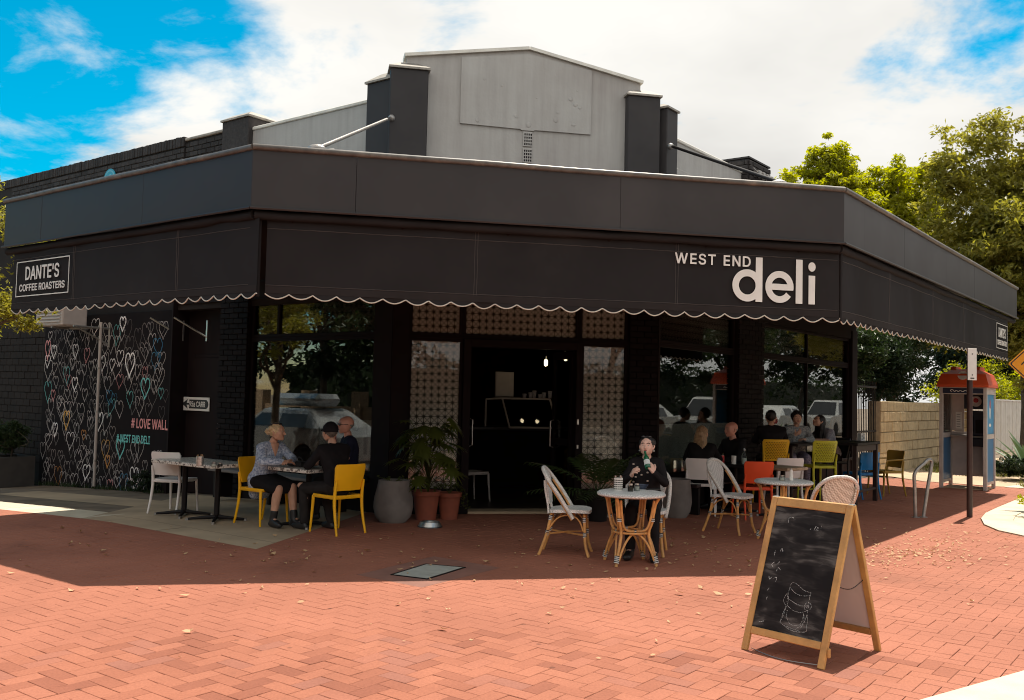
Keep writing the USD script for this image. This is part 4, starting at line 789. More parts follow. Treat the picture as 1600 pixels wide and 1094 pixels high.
sh = thing('pepper_mill', 'slim white mill on the round table behind the chalkboard', 'mill', (3.43, 11.55, TZ)); obj('body', lathe([(0, 0), (.024, 0), (.022, .06), (.017, .085), (.021, .10), (.018, .125), (0, .13)], 14), 'paper', sh, smooth=40); obj('cap', lathe([(.012, .128), (.012, .142), (0, .146)], 10), 'steel', sh)
TD = .736
rc = thing('drink_can', 'red drink can on the small dark table', 'can', (3.20, 14.28, TD)); obj('body', lathe([(0, 0), (.028, 0), (.033, .01), (.033, .105), (.027, .118), (.027, .12), (0, .117)], 16), 'red_can', rc, smooth=40); obj('ring', lathe([(.0271, .1195), (.0271, .122), (.022, .122)], 14), 'steel', rc)
tin('white ribbed tin beside the red can', (3.36, 14.22, TD), .036, .12, 'paper', fill=None)
wb = thing('glass_bottle', 'clear glass water bottle with a stopper on the small dark table', 'bottle', (3.52, 14.24, TD)); obj('body', lathe([(0, 0), (.042, 0), (.042, .12), (.02, .16), (.016, .20)], 16), 'clear_glass', wb, smooth=40); obj('stopper', lathe([(.017, .2), (.02, .215), (.012, .235), (0, .235)], 12), 'steel', wb); obj('water', lathe([(0, .004), (.038, .004), (.038, .09), (0, .09)], 14), 'label_white', wb)

# ------------------------------------------------------------------ pots and bowl
mat('pot_grey', (.17, .145, .13), .8, var=.25, scale=4, dirt=((.19, .17, .15), .7), bump=.3); mat('terracotta', (.24, .06, .03), .75, var=.2, scale=5, dirt=((.13, .04, .025), .6)); mat('potting_soil', (.03, .02, .014), .95)
def pot(label, loc, prof, m, name='planter_pot', soil=None):
    t = thing(name, label, 'pot', loc); obj('body', lathe(prof, 32), m, t, smooth=40); obj('soil', lathe([(soil[0], soil[1]), (0, soil[1] + .02)], 20), 'potting_soil', t); return t
pot('big rounded grey pot between the yellow chair and the terracotta pots', (-1.50, 12.42, 0), [(0, 0), (.17, 0), (.235, .08), (.262, .20), (.25, .32), (.215, .46), (.20, .545), (.185, .545), (.18, .48), (0, .46)], 'pot_grey', soil=(.182, .48))
pot('grey pot by the right shop window, behind the woman in black', (2.40, 13.62, 0), [(0, 0), (.15, 0), (.20, .08), (.225, .22), (.215, .36), (.20, .50), (.20, .545), (.185, .545), (.18, .48), (0, .46)], 'pot_grey', soil=(.182, .48))
tp = [(0, 0), (.135, 0), (.175, .32), (.195, .325), (.20, .385), (.185, .385), (.17, .33), (0, .32)]
pot('larger terracotta pot with the big-leaved plant', (-1.10, 12.72, 0), tp, 'terracotta', 'terracotta_pot', (.178, .345))
pot('smaller terracotta pot right of the larger one', (-.80, 12.86, 0), [(a * .86, b * .92) for a, b in tp], 'terracotta', 'terracotta_pot', (.15, .31))
pot('dark pot under the palm, right of the shop door', (1.22, 13.02, 0), [(a * .95, b * .95) for a, b in tp], 'black_metal', 'palm_pot', (.165, .33))
db = thing('dog_bowl', 'steel dog bowl on the paving in front of the terracotta pots', 'bowl', (-.985, 12.05, 0)); obj('bowl', lathe([(.155, 0), (.125, .065), (.118, .068), (.11, .06), (.09, .02), (0, .018)], 28), 'steel', db, smooth=40); obj('rubber_ring', lathe([(.150, .0), (.158, .003), (.157, .012), (.150, .012)], 28), 'band_black', db)

# ------------------------------------------------------------------ A-frame chalkboard
mat('pine', (.52, .27, .085), .5, var=.22, scale=7, dirt=((.32, .14, .05), .6), bump=.25, bscale=60); mat('white_panel', (.66, .56, .52), .45, var=.05, scale=2, dirt=((.5, .42, .40), .5))
MATS['slate'] = usdkit.material(stage, '/World/Looks/slate', {'tc': ('texture_coordinate', {}), 'mp': ('mapping', {'scale': (1.5, 1.5, 7.0), 'rotation': (0, .15, 0)}), 'n': ('noise_texture', {'scale': 2.3, 'detail': 6.0, 'roughness': .6, 'distortion': .6}), 'n2': ('noise_texture', {'scale': 3.5, 'detail': 3.0}), 'm': ('math', {'math_type': 'multiply'}), 'r': ('rgb_ramp', {'ramp': [(.19, (.0085, .0065, .0065)), (.27, (.024, .020, .019)), (.36, (.11, .098, .090))]}), 'p': ('principled_bsdf', {'roughness': .75, 'specular_ior_level': .2})},
    [('tc.object', 'mp.vector'), ('mp.vector', 'n.vector'), ('tc.object', 'n2.vector'), ('n.fac', 'm.value1'), ('n2.fac', 'm.value2'), ('m.value', 'r.fac'), ('r.color', 'p.base_color')], surface='p.BSDF')
MATS['chalk'] = usdkit.material(stage, '/World/Looks/chalk', {'tc': ('texture_coordinate', {}), 'n': ('noise_texture', {'scale': 160.0, 'detail': 2.0}), 'r': ('map_range', {'from_min': .44, 'from_max': .60, 'to_min': .10, 'to_max': .75}), 't': ('transparent_bsdf', {}), 'p': ('principled_bsdf', {'base_color': (.6, .58, .55), 'roughness': .9}), 'm': ('mix_closure', {})}, [('tc.object', 'n.vector'), ('n.fac', 'r.value'), ('r.result', 'm.fac'), ('t.BSDF', 'm.closure1'), ('p.BSDF', 'm.closure2')], surface='m.closure')
p1, p2, p3 = G(1166, 1016)[:2], G(1279, 1045)[:2], G(1381, 1021)[:2]
wv_ = (p2 - p1) / np.linalg.norm(p2 - p1); dv = np.array([-wv_[1], wv_[0]]); wid = np.linalg.norm(p2 - p1) + .075
spread = float((p3 - p2) @ dv) * 1.06; mid = (p1 + p2) / 2 + dv * spread / 2
ab = thing('chalkboard_sign', 'pine A-frame chalkboard standing on the sunlit red paving', 'sandwich board', (*mid, 0), math.atan2(wv_[1], wv_[0]))
HB = 1.015
def leaf_frame(sign, panel, nm):
    ang = math.atan2(spread / 2 - .012, HB)
    T = xf((0, sign * spread / 2, 0)) @ trimesh.transformations.rotation_matrix(sign * ang, (1, 0, 0)) ; hl = HB / math.cos(ang); w = wid / 2; k = .046
    y0, y1 = (-.012, .016) if sign < 0 else (-.016, .012)
    for s in (-1, 1): obj('stile', moved(bbox(s * w - (k if s > 0 else 0), s * w + (k if s < 0 else 0), y0, y1, 0, hl, .004), T), 'pine', ab)
    obj('top_rail', moved(bbox(-w + k + .001, w - k - .001, y0, y1, hl - .062, hl, .004), T), 'pine', ab)
    obj('bottom_rail', moved(bbox(-w + k + .001, w - k - .001, y0, y1, .115, .165, .004), T), 'pine', ab)
    b_ = obj('board', moved(box(-w + k - .004, w - k + .004, -.003, .004, .160, hl - .058), T), panel, ab, label=nm)
    return T, b_, hl
Tf, bf, hl = leaf_frame(-1, 'slate', 'black chalkboard face with faint chalk smears and a drawn cup')
Tb, bb_, _ = leaf_frame(1, 'white_panel', 'pale inner face of the rear board')
for x in (-wid / 2 + .02, wid / 2 - .02): obj('hinge', bbox(x - .018, x + .018, -.02, .02, HB - .012, HB + .006, .003), 'steel_dull', ab)
for s in (-1, 1): obj('chain', tube(curve([(s * (wid / 2 - .03), -.17, .50), (s * (wid / 2 - .028), 0, .46), (s * (wid / 2 - .03), .17, .50)], 14), .003, 5), 'black_metal', ab)
obj('foot_block', cat_([bbox(wid / 2 + .001, wid / 2 + .018, -spread / 2 + .03, -spread / 2 + .055, .07, .13)]), 'pine', ab)
obj('cord', tube(curve([(-wid / 2 + .05, -spread / 2 + .04, .012), (0, -spread / 2 - .02, .006), (wid / 2 - .05, -spread / 2 + .03, .015)], 16), .003, 5), 'steel_dull', ab)
def strokes(parent, T, lines, r=.0028, m='chalk', y=-.0052, name='chalk_mark', flip=1):
    for L in lines:
        c = curve(L, max(8, 4 * len(L))) if len(L) > 2 else np.array(L, float); d = np.gradient(c, axis=0); d /= np.linalg.norm(d, axis=1, keepdims=True) + 1e-9; n = np.c_[-d[:, 1], d[:, 0]] * r
        a, b = c + n, c - n; v = np.vstack([np.c_[a[:, 0], np.full(len(a), y), a[:, 1]], np.c_[b[:, 0], np.full(len(a), y), b[:, 1]]]); k = len(a); i = np.arange(k - 1)
        obj(name, moved(trimesh.Trimesh(v, np.vstack([np.c_[i, i + k, i + k + 1], np.c_[i, i + k + 1, i + 1]]), process=False), T), m, parent)
cx, cz = -.005, .205
cup = [[(-.10, .30), (-.085, .335), (-.03, .325), (.03, .295), (.10, .285)], [(-.10, .30), (-.06, .27), (.03, .25), (.10, .265)], [(-.10, .30), (-.105, .22), (-.10, .18)], [(.10, .285), (.095, .2), (.10, .16)], [(-.1, .21), (-.03, .185), (.05, .175), (.10, .185)], [(-.11, .25), (-.13, .22), (-.125, .17), (-.10, .155), (-.09, .19), (-.10, .24)], [(.07, .2), (.11, .205), (.125, .18), (.10, .15), (.07, .155), (.07, .2)],
       [(-.10, .16), (-.02, .125), (.06, .13), (.1, .15)], [(-.10, .155), (-.115, .06), (-.13, .02)], [(.10, .155), (.115, .06), (.12, -.01)], [(-.085, .12), (-.06, .04), (.0, .015), (.05, .03), (.07, .12)], [(.07, .12), (.08, .05), (.045, .01), (.03, .0)], [(-.13, .02), (-.05, -.015), (.05, -.025), (.12, -.01)], [(-.13, .02), (-.12, .08), (-.10, .15)], [(-.085, .0), (0, -.01), (.09, -.02)], [(.085, .165), (.095, .18), (.105, .17)], [(.06, .0), (.09, .06), (.10, .12)]]
strokes(bf, Tf, [[(x * .80 + cx + .05, z * .86 + cz + .01) for x, z in L] for L in cup], .0011)
strokes(bf, Tf, [[(-.14, .905), (-.145, .93), (-.125, .945), (-.105, .94)], [(.06, .875), (.07, .905)], [(.075, .875), (.085, .90), (.09, .875)], [(.11, .895), (.11, .915)], [(.03, .875), (.035, .885)], [(-.2, .66), (-.2, .70)], [(-.19, .62), (-.205, .60), (-.19, .585)], [(-.16, .61), (-.15, .63)], [(-.16, .70), (-.15, .72), (-.14, .70)], [(-.21, .52), (-.2, .50), (-.185, .52)], [(-.17, .51), (-.15, .52), (-.15, .49)], [(-.2, .42), (-.19, .44)], [(-.195, .36), (-.19, .38)], [(-.22, .20), (-.18, .215)], [(-.16, .56), (-.15, .585), (-.13, .57)]], .002)
for k in range(14):
    z = .62 + .022 * k + RNG.normal(0, .006); x = RNG.uniform(-.10, .02); w_ = RNG.uniform(.08, .2)
    strokes(bf, Tf, [[(x, z), (x + w_ * .5, z + RNG.normal(0.004, .006)), (x + w_, z + RNG.normal(0, .008))]], RNG.uniform(.004, .009), m='chalk_smear', y=-.0046, name='chalk_smear') if False else None
# ================================================================== PEOPLE
mat('skin_light', (.56, .32, .22), .5, var=.08, scale=9); mat('skin_tan', (.54, .29, .19), .5, var=.1, scale=9); mat('skin_pale', (.64, .40, .31), .48, var=.06, scale=9); mat('skin_red', (.56, .26, .18), .45, var=.1, scale=12)
mat('cloth_black', (.012, .010, .011), .85, var=.25, scale=18, spec=.15, bump=.3, bscale=40); mat('cloth_navy', (.012, .013, .028), .85, var=.2, scale=14, spec=.15, bump=.3, bscale=40); mat('cloth_dark', (.022, .018, .017), .85, var=.3, scale=12, spec=.15)
mat('cardigan_blue', (.16, .25, .48), .9, var=.5, scale=42, hue=(.66, .70, .78), spec=.1); mat('shirt_print', (.20, .26, .33), .85, var=.5, scale=34, hue=(.62, .60, .56), spec=.1); mat('skirt_print', (.12, .10, .17), .85, hue=(.45, .38, .45), scale=38, spec=.1); mat('shirt_pale', (.45, .42, .42), .85, hue=(.2, .18, .22), scale=30, spec=.1)
mat('hair_blond', (.52, .34, .15), .5, var=.4, scale=22, hue=(.75, .56, .33)); mat('hair_dark', (.012, .008, .007), .45, var=.3); mat('hair_long_blond', (.30, .175, .085), .45, var=.4, scale=26, hue=(.42, .27, .14)); mat('hair_cap', (.10, .08, .065), .6, var=.5, scale=30); mat('hair_grey', (.2, .18, .16), .6, var=.3)
mat('lips', (.36, .10, .09), .4); mat('eye_white', (.6, .57, .54), .3); mat('iris', (.03, .02, .015), .2); mat('shoe_black', (.012, .011, .011), .4); mat('lens_black', (.008, .008, .009), .08, spec=.7); mat('floral', (.45, .36, .30), .8)
def mball(c, r, s=None): 
    m = m3.Manifold.sphere(r, 14)
    if s is not None: m = m.scale(tuple(map(float, s)))
    return m.translate(tuple(map(float, c)))
def bone(a, ra, b, rb): return m3.Manifold.batch_hull([mball(a, ra), mball(b, rb)])
def chain(ps, rs): return [bone(ps[i], rs[i], ps[i + 1], rs[i + 1]) for i in range(len(ps) - 1)]
def skin_of(ms, edge=.014, it=6):
    u = m3.Manifold.batch_boolean(ms, m3.OpType.Add).refine_to_length(edge); a = u.to_mesh()
    t = trimesh.Trimesh(a.vert_properties[:, :3], a.tri_verts, process=True)
    return trimesh.smoothing.filter_taubin(t, iterations=it) if it else t
def unit(v): v = np.asarray(v, float); return v / np.linalg.norm(v)
def hand(w, d, n, curl, side):
    """palm, four fingers of unequal length and a thumb; d points from the wrist, n out of the palm"""
    d, n = unit(d), unit(n); n = unit(n - d * (n @ d)); lat = np.cross(d, n) * side; out = [m3.Manifold.batch_hull([mball(w, .024), mball(w + d * .075 + lat * .028, .0135), mball(w + d * .08 - lat * .028, .0135)])]
    for k, (o, L) in enumerate(((.028, .068), (.0095, .078), (-.0095, .073), (-.028, .058))):
        p = [w + d * .078 + lat * o]; ang = 0.0; 
        for j, fr_ in enumerate((.45, .32, .23)): ang += curl * (.55, .75, .5)[j]; p.append(p[-1] + (d * math.cos(ang) + n * math.sin(ang)) * L * fr_)
        out += chain(p, [.0095, .009, .0083, .0072])
    b = w + d * .022 + lat * .026; dt = unit(d * .62 + lat * .75 + n * .25); m_ = b + dt * .036; out += chain([b, m_, m_ + unit(dt + n * .6 * curl + d * .3) * .030], [.0125, .0105, .0085]); return out
def person(label, loc, f, hs, top, bottom, shoes, skin, hair, hairm, arms, lean=.12, side=0., head=(0., 0.), size=1.0, sleeve='long', knees=None, feet=None, skirt=False, extra=None, shw=.175, group=None, ripped=False):
    """a seated figure; local axes: x to its right, y ahead, z up. arms: (elbow, wrist, finger dir, palm dir, curl) right then left, relative to the shoulder line / floor"""
    t = thing('person', label, 'person', loc, face(f), group); S = size
    ul = unit((math.sin(side), math.sin(lean), math.cos(lean))); P = np.array([0, -.07, hs + .095])
    at_ = lambda k, x=0., y=0.: P + ul * k * S + np.array([x * S, y * S, 0])
    hipR, hipL = P + [.092 * S, .02, -.005], P + [-.092 * S, .02, -.005]
    kn = knees or [(.12, .38, hs + .045), (-.12, .38, hs + .045)]; ft = feet or [(.12, .36, .085), (-.13, .40, .085)]
    kn, ft = [np.array(k, float) for k in kn], [np.array(k, float) for k in ft]
    sh = [at_(.455, shw), at_(.455, -shw)]
    core = [bone(P + [.05, 0, .0], .105 * S, P + [-.05, 0, 0], .105 * S), m3.Manifold.batch_hull([mball(P + [.055, 0, .02], .10 * S), mball(P + [-.055, 0, .02], .10 * S), mball(at_(.2, .05), .095 * S), mball(at_(.2, -.05), .095 * S)]),
            m3.Manifold.batch_hull([mball(at_(.2, .05), .095 * S), mball(at_(.2, -.05), .095 * S), mball(at_(.37, .085), .098 * S), mball(at_(.37, -.085), .098 * S)]),
            m3.Manifold.batch_hull([mball(at_(.37, .085), .098 * S), mball(at_(.37, -.085), .098 * S), mball(sh[0], .062 * S), mball(sh[1], .062 * S), mball(at_(.49), .058 * S)])]
    neck = chain([at_(.47), at_(.56, 0, .012)], [.056 * S, .050 * S])
    hc = at_(.665, 0, .03)
    Hm = xf(hc, head[0]) @ trimesh.transformations.rotation_matrix(-head[1], (1, 0, 0)) @ np.diag([S, S, S, 1.]); T34 = Hm[:3].tolist()
    hd = [m3.Manifold.batch_hull([mball((0, -.018, .032), .086, (.90, 1.05, 1)), mball((0, .028, .035), .068), mball((.034, .05, -.015), .040), mball((-.034, .05, -.015), .040), mball((0, .068, -.082), .024), mball((.04, .012, -.06), .03), mball((-.04, .012, -.06), .03)])]
    hd += [m3.Manifold.batch_hull([mball((0, .094, .010), .007), mball((0, .112, -.024), .0115), mball((.010, .099, -.028), .008), mball((-.010, .099, -.028), .008)])]
    hd += [mball((s * .079, -.008, -.008), .024, None).scale((1, 1, 1)) for s in ()] + [m3.Manifold.batch_hull([mball((s * .082, -.012, .012), .011), mball((s * .078, -.004, -.028), .009), mball((s * .088, -.02, .008), .008)]) for s in (-1, 1)]
    hd = [h.transform(T34) for h in hd]
    legs = chain([hipR, kn[0], ft[0]], [.082 * S, .058 * S, .040 * S]) + chain([hipL, kn[1], ft[1]], [.082 * S, .058 * S, .040 * S])
    legs += [m3.Manifold.batch_hull([mball(kn[i] + (ft[i] - kn[i]) * .28 + [0, -.012, 0], .056 * S), mball(kn[i], .055 * S), mball(ft[i], .04 * S)]) for i in (0, 1)]
    toe = [ft[i] + np.array([(.03, -.03)[i], .15, -.05]) for i in (0, 1)]
    foot = [m3.Manifold.batch_hull([mball(ft[i] + [0, -.03, -.05], .034), mball(ft[i], .038), mball(toe[i] + [0, 0, .0], .028), mball(toe[i] + [(-.03, .03)[i], -.02, 0], .028)]) for i in (0, 1)]
    am, slv, hands = [], [], []
    for i, a in enumerate(arms):
        e, w = np.array(a[0], float), np.array(a[1], float)
        am += chain([sh[i], e, w], [.050 * S, .040 * S, .027 * S]); hands += hand(w, a[2], a[3], a[4], 1 if i == 0 else -1)
        if sleeve == 'long': slv += chain([sh[i], e, e + (w - e) * .9], [.062 * S, .053 * S, .040 * S])
        elif sleeve == 'short': slv += chain([sh[i], sh[i] + (e - sh[i]) * .72], [.064 * S, .060 * S])
    body = skin_of(core + neck + hd + legs + foot + am + hands, .0125, 5); obj('body', body, skin, t, smooth=True)
    grow = lambda k: 1 + k
    tops = [bone(P + [.055, 0, .035], .118 * S, P + [-.055, 0, .035], .118 * S), m3.Manifold.batch_hull([mball(P + [.06, 0, .04], .116 * S), mball(P + [-.06, 0, .04], .116 * S), mball(at_(.2, .055), .108 * S), mball(at_(.2, -.055), .108 * S)]),
            m3.Manifold.batch_hull([mball(at_(.2, .055), .108 * S), mball(at_(.2, -.055), .108 * S), mball(at_(.37, .09), .11 * S), mball(at_(.37, -.09), .11 * S)]), m3.Manifold.batch_hull([mball(at_(.37, .09), .11 * S), mball(at_(.37, -.09), .11 * S), mball(sh[0], .073 * S), mball(sh[1], .073 * S), mball(at_(.475), .068 * S)])] + slv
    tm = skin_of(tops, .02, 8); nz = meshkit.noise(tm.vertices * 11.0, 3) - .5; tm.vertices += tm.vertex_normals * (nz * .016)[:, None]; obj('top', tm, top, t, smooth=True)
    if skirt:
        sk = [m3.Manifold.batch_hull([mball(P + [.07, 0, 0], .12), mball(P + [-.07, 0, 0], .12), mball(kn[0] + (hipR - kn[0]) * .12, .085), mball(kn[1] + (hipL - kn[1]) * .12, .085)])]; obj('skirt', skin_of(sk, .025, 5), bottom, t, smooth=True)
    else:
        tr_ = [bone(P + [.055, 0, -.005], .114 * S, P + [-.055, 0, -.005], .114 * S)] + chain([hipR, kn[0], ft[0] + [0, 0, .02]], [.096 * S, .074 * S, .056 * S]) + chain([hipL, kn[1], ft[1] + [0, 0, .02]], [.096 * S, .074 * S, .056 * S])
        trm = skin_of(tr_, .02, 6); nz = meshkit.noise(trm.vertices * 13.0, 5) - .5; trm.vertices += trm.vertex_normals * (nz * .012)[:, None]; obj('trousers', trm, bottom, t, smooth=True)
    if ripped: obj('knee_tear', ball(kn[1] + [-.02, .05, .035], .045, (1, .9, .8)), skin, t, smooth=True)
    for i in (0, 1):
        m_ = skin_of([m3.Manifold.batch_hull([mball(ft[i] + [0, -.035, -.048], .037), mball(ft[i] + [0, 0, -.01], .043), mball(toe[i] + [0, .012, 0], .031), mball(toe[i] + [(-.03, .03)[i], -.01, 0], .031)])] + chain([ft[i], ft[i] + unit(kn[i] - ft[i]) * (.10 if skirt else .02)], [.046, .048]), .02, 4); obj('shoe', m_, shoes, t, smooth=True)
    hp = lambda nm, m_, mm, sm=True: obj(nm, moved(m_, Hm), mm, t, smooth=sm)
    for s in (-1, 1):
        e = hp('eye', ball((s * .031, .0805, .008), .0115), 'eye_white'); obj('iris', moved(ball((s * .031, .0905, .008), .0052, n=1), Hm), 'iris', e); hp('eyebrow', tube([(s * .013, .094, .030), (s * .032, .093, .035), (s * .05, .078, .029)], .0042, 5), hairm if hair not in ('bald',) else 'hair_grey')
    hp('mouth', cat_([ball((0, .0905, -.050), .011, (2.0, .5, .36)), ball((0, .089, -.057), .011, (1.7, .5, .42))]), 'lips')
    cap = lambda k=1.07, z=.034: mball((0, -.018, z), .0885 * k, (.92, 1.06, 1))
    front = m3.Manifold.cube((.4, .4, .4), True)
    if hair == 'bald': hp('hair_fringe', skin_of([(cap(1.02) - front.translate((0, .0, .21)) - front.translate((0, .20, 0)) - front.translate((0, 0, -.25)))], .012, 2), 'hair_grey')
    elif hair in ('short', 'updo', 'cap', 'curly', 'long', 'bun'):
        k = {'short': 1.09, 'updo': 1.1, 'cap': 1.06, 'curly': 1.22, 'long': 1.10, 'bun': 1.10}[hair]
        h_ = cap(k) - front.rotate((-25., 0, 0)).translate((0, .215, -.10)) - front.translate((0, .06, -.255))
        hs_ = [h_]
        if hair == 'long': hs_ += [m3.Manifold.batch_hull([mball((0, -.045, .0), .09), mball((.06, -.07, -.13), .05), mball((-.06, -.07, -.13), .05)]), m3.Manifold.batch_hull([mball((.06, -.07, -.13), .05), mball((-.06, -.07, -.13), .05), mball((.055, -.115, -.36), .032), mball((-.055, -.115, -.36), .032)])]
        if hair in ('updo', 'bun'): hs_ += [mball((0, -.115, .02), .042), m3.Manifold.batch_hull([mball((.05, -.05, .05), .05), mball((-.05, -.05, .05), .05), mball((0, -.1, .02), .04)])]
        hm_ = skin_of(hs_, .011, 3); hv = meshkit.noise(hm_.vertices * (45 if hair == 'curly' else 60) * (1, 1, .25 if hair == 'long' else 1), 9) - .5; hm_.vertices += hm_.vertex_normals * (hv * (.034 if hair == 'curly' else .017))[:, None]; hp('hair', hm_, hairm if hair != 'cap' else 'hair_cap')
        if hair == 'cap':
            hp('cap', skin_of([mball((0, -.018, .038), .105, (.92, 1.06, 1.0)) - front.translate((0, 0, -.192))], .014, 3), 'cloth_black'); hp('cap_peak', skin_of([m3.Manifold.batch_hull([mball((.055, .06, .045), .008), mball((-.055, .06, .045), .008), mball((.04, .155, .03), .008), mball((-.04, .155, .03), .008)])], .02, 2), 'cloth_black')
    if extra: extra(t, hp, Hm, at_, kn, ft, P)
    return t, Hm
def sunglasses(t, hp, Hm, *a):
    g = hp('sunglasses', cat_([ball((s * .033, .094, .010), .024, (1.0, .32, .72)) for s in (-1, 1)] + [tube([(-.02, .100, .014), (.02, .100, .014)], .004, 5)] + [tube([(s * .055, .088, .014), (s * .084, -.01, .014)], .0038, 5) for s in (-1, 1)]), 'lens_black')
def bare_neck(t, hp, Hm, at_, kn, ft, P):
    obj('neckline', trimesh.smoothing.filter_taubin(trimesh.convex.convex_hull(np.vstack([ball(at_(.50, .03, .055), .03, n=1).vertices, ball(at_(.50, -.03, .055), .03, n=1).vertices, ball(at_(.36, 0, .098), .022, n=1).vertices])).subdivide(), iterations=4), 'skin_tan', t, smooth=True)
    obj('cardigan_back', skin_of([m3.Manifold.batch_hull([mball(P + [.07, -.03, .02], .12), mball(P + [-.07, -.03, .02], .12), mball(P + [.08, -.06, -.17], .07), mball(P + [-.08, -.06, -.17], .07)])], .025, 3), 'cardigan_blue', t, smooth=True)
    for s in (-1, 1): obj('hair_streak', moved(tube([(s * .02, .06, .105), (s * .05, -.02, .122), (s * .045, -.09, .085)], .012, 6), Hm), 'hair_dark', t, smooth=True)
def headband_shades(t, hp, Hm, *a):
    hp('sunglasses', cat_([ball((s * .036, .050, .112), .024, (1.0, .6, .55)) for s in (-1, 1)] + [tube([(-.02, .058, .115), (.02, .058, .115)], .004, 5)]), 'lens_black')
    for s in (-1, 1): hp('earring', ball((s * .086, .0, -.052), .008, (1, 1, 1.6), 1), 'steel')
T_ = .745
person('woman in a blue and white cardigan with pinned-up blonde hair, at the square terrazzo table', (*(np.array([-3.09, 12.0]) - L_ * .05), 0), -L_, .445, 'cardigan_blue', 'cloth_black', 'shoe_black', 'skin_tan', 'updo', 'hair_blond',
       [((.24, .22, .80), (.06, .40, .80), (-1, .35, 0), (0, 0, -1), .5), ((-.23, .24, .80), (-.02, .42, .81), (1, .3, 0), (0, 0, -1), .5)], lean=.33, head=(.55, -.05), size=.97, skirt=True, knees=[(.10, .36, .47), (-.10, .38, .48)], feet=[(.12, .30, .09), (-.08, .45, .09)], extra=bare_neck, shw=.155)
person('person in a black cap and black jacket seen from behind, on the yellow chair', (*(np.array([-2.06, 11.43]) + L_ * .05), 0), L_ + np.array([0, .1]), .445, 'cloth_black', 'cloth_dark', 'shoe_black', 'skin_light', 'cap', 'hair_grey',
       [((.25, .20, .78), (.08, .42, .79), (-1, .5, 0), (0, 0, -1), .5), ((-.25, .2, .78), (-.06, .42, .79), (1, .5, 0), (0, 0, -1), .5)], lean=.30, side=.04, head=(-.2, .05), knees=[(.14, .38, .50), (-.14, .40, .49)], feet=[(.12, .2, .085), (-.16, .36, .085)], ripped=True)
person('bald man in dark sunglasses and a navy shirt at the square terrazzo table', (-2.20, 12.72, 0), (-1, -.38), .445, 'cloth_navy', 'cloth_dark', 'shoe_black', 'skin_red', 'bald', 'hair_grey',
       [((.26, .06, .80), (.15, .32, .77), (-.5, .8, 0), (0, 0, -1), .5), ((-.27, .04, .80), (-.20, .28, .74), (.3, .9, 0), (0, 0, -1), .5)], lean=.06, head=(.12, .02), size=1.04, sleeve='short', extra=sunglasses)
def bottle_for(t, hp, Hm, at_, kn, ft, P):
    headband_shades(t, hp, Hm)
    fl = [ball(at_(k, x, y), .013, (1, .5, .8), 1) for k, x, y in ((.42, .10, .115), (.33, .05, .125), (.26, -.02, .12), (.40, -.09, .115), (.30, .12, .11), (.2, .07, .125), (.45, .15, .08), (.36, -.02, .125), (.24, .15, .08))]
    obj('flower_print', fl, 'floral', t, kind='stuff')
wl_, HmW = person('woman in black sipping from a green bottle at the round white table', (1.50, 10.37, 0), (-.25, -1), .462, 'cloth_black', 'cloth_black', 'shoe_black', 'skin_pale', 'bun', 'hair_dark',
       [((.23, .11, .79), (.13, .28, .865), (-.25, .55, .5), (-.6, .3, .2), .9), ((-.21, .13, .79), (-.10, .22, .90), (.45, .15, .85), (.6, -.6, .2), 1.15)], lean=.10, head=(-.06, -.10), size=.92, extra=bottle_for, shw=.140)
gb = thing('green_bottle', 'green glass bottle with a pale label held at the mouth by the woman in black', 'bottle')
mth = (wl_.mat @ HmW @ np.array([0, .112, -.066, 1.]))[:3]; low = (wl_.mat @ np.array([-.055, .29, .90, 1.]))[:3]; ax_ = unit(low - mth)
zz, xx = -ax_, unit(np.cross(-ax_, (0, 1, 0.3))); TB = np.eye(4); TB[:3, 0], TB[:3, 1], TB[:3, 2], TB[:3, 3] = xx, np.cross(zz, xx), zz, mth + ax_ * .215
obj('glass', moved(lathe([(0, 0), (.030, 0), (.033, .008), (.033, .11), (.026, .14), (.0135, .165), (.0125, .215), (0, .215)], 18), TB), 'bottle_green', gb, smooth=40); obj('label', moved(lathe([(.0335, .035), (.0335, .095)], 18), TB), 'label_white', gb, smooth=40)
rest = lambda h: [((.25, .10, h + .36), (.15, .33, h + .31), (-.5, .8, 0), (0, 0, -1), .5), ((-.25, .10, h + .36), (-.15, .33, h + .31), (.5, .8, 0), (0, 0, -1), .5)]
person('woman with long straight blonde hair seen from behind, on the pale plastic chair', (2.87, 14.17, 0), (.30, 1), .445, 'cloth_black', 'cloth_black', 'shoe_black', 'skin_light', 'long', 'hair_long_blond', rest(.44), lean=.10, head=(-.35, 0), size=.96, shw=.155)
b2 = thing('wall_bench', 'dark bench under the right shop window, behind the bald man in black', 'bench', (*(PR + 1.5 * R_ + np.array([R_[1], -R_[0]]) * .36), 0), math.atan2(R_[1], R_[0]))
obj('seat', bbox(-1.3, 1.3, -.19, .19, .40, .45, .01), 'table_leg_dark', b2)
for x in (-1.15, 0, 1.15): obj('support', bbox(x - .03, x + .03, -.16, .16, 0, .4), 'black_metal', b2)
person('bald man in a black shirt by the right shop window, facing the long-haired woman', (3.48, 14.82, 0), (-.85, -.45), .445, 'cloth_black', 'cloth_black', 'shoe_black', 'skin_red', 'bald', 'hair_grey', rest(.44), lean=.10, head=(-.1, .05), size=1.04)
resin('resin_dark', (.014, .012, .012))
resin_chair('dark high stool under the curly-haired woman', 'resin_dark', (4.95, 16.45, 0), (-.1, -1), 'dark high stools', name='high_stool', high=.21)
resin_chair('dark high stool under the person leaning over the bar table', 'resin_dark', (5.62, 16.62, 0), (-.95, -.25), 'dark high stools', name='high_stool', high=.21)
hk = [[(.12, .36, .74), (-.12, .36, .74)], [(.12, .30, .33), (-.12, .32, .33)]]
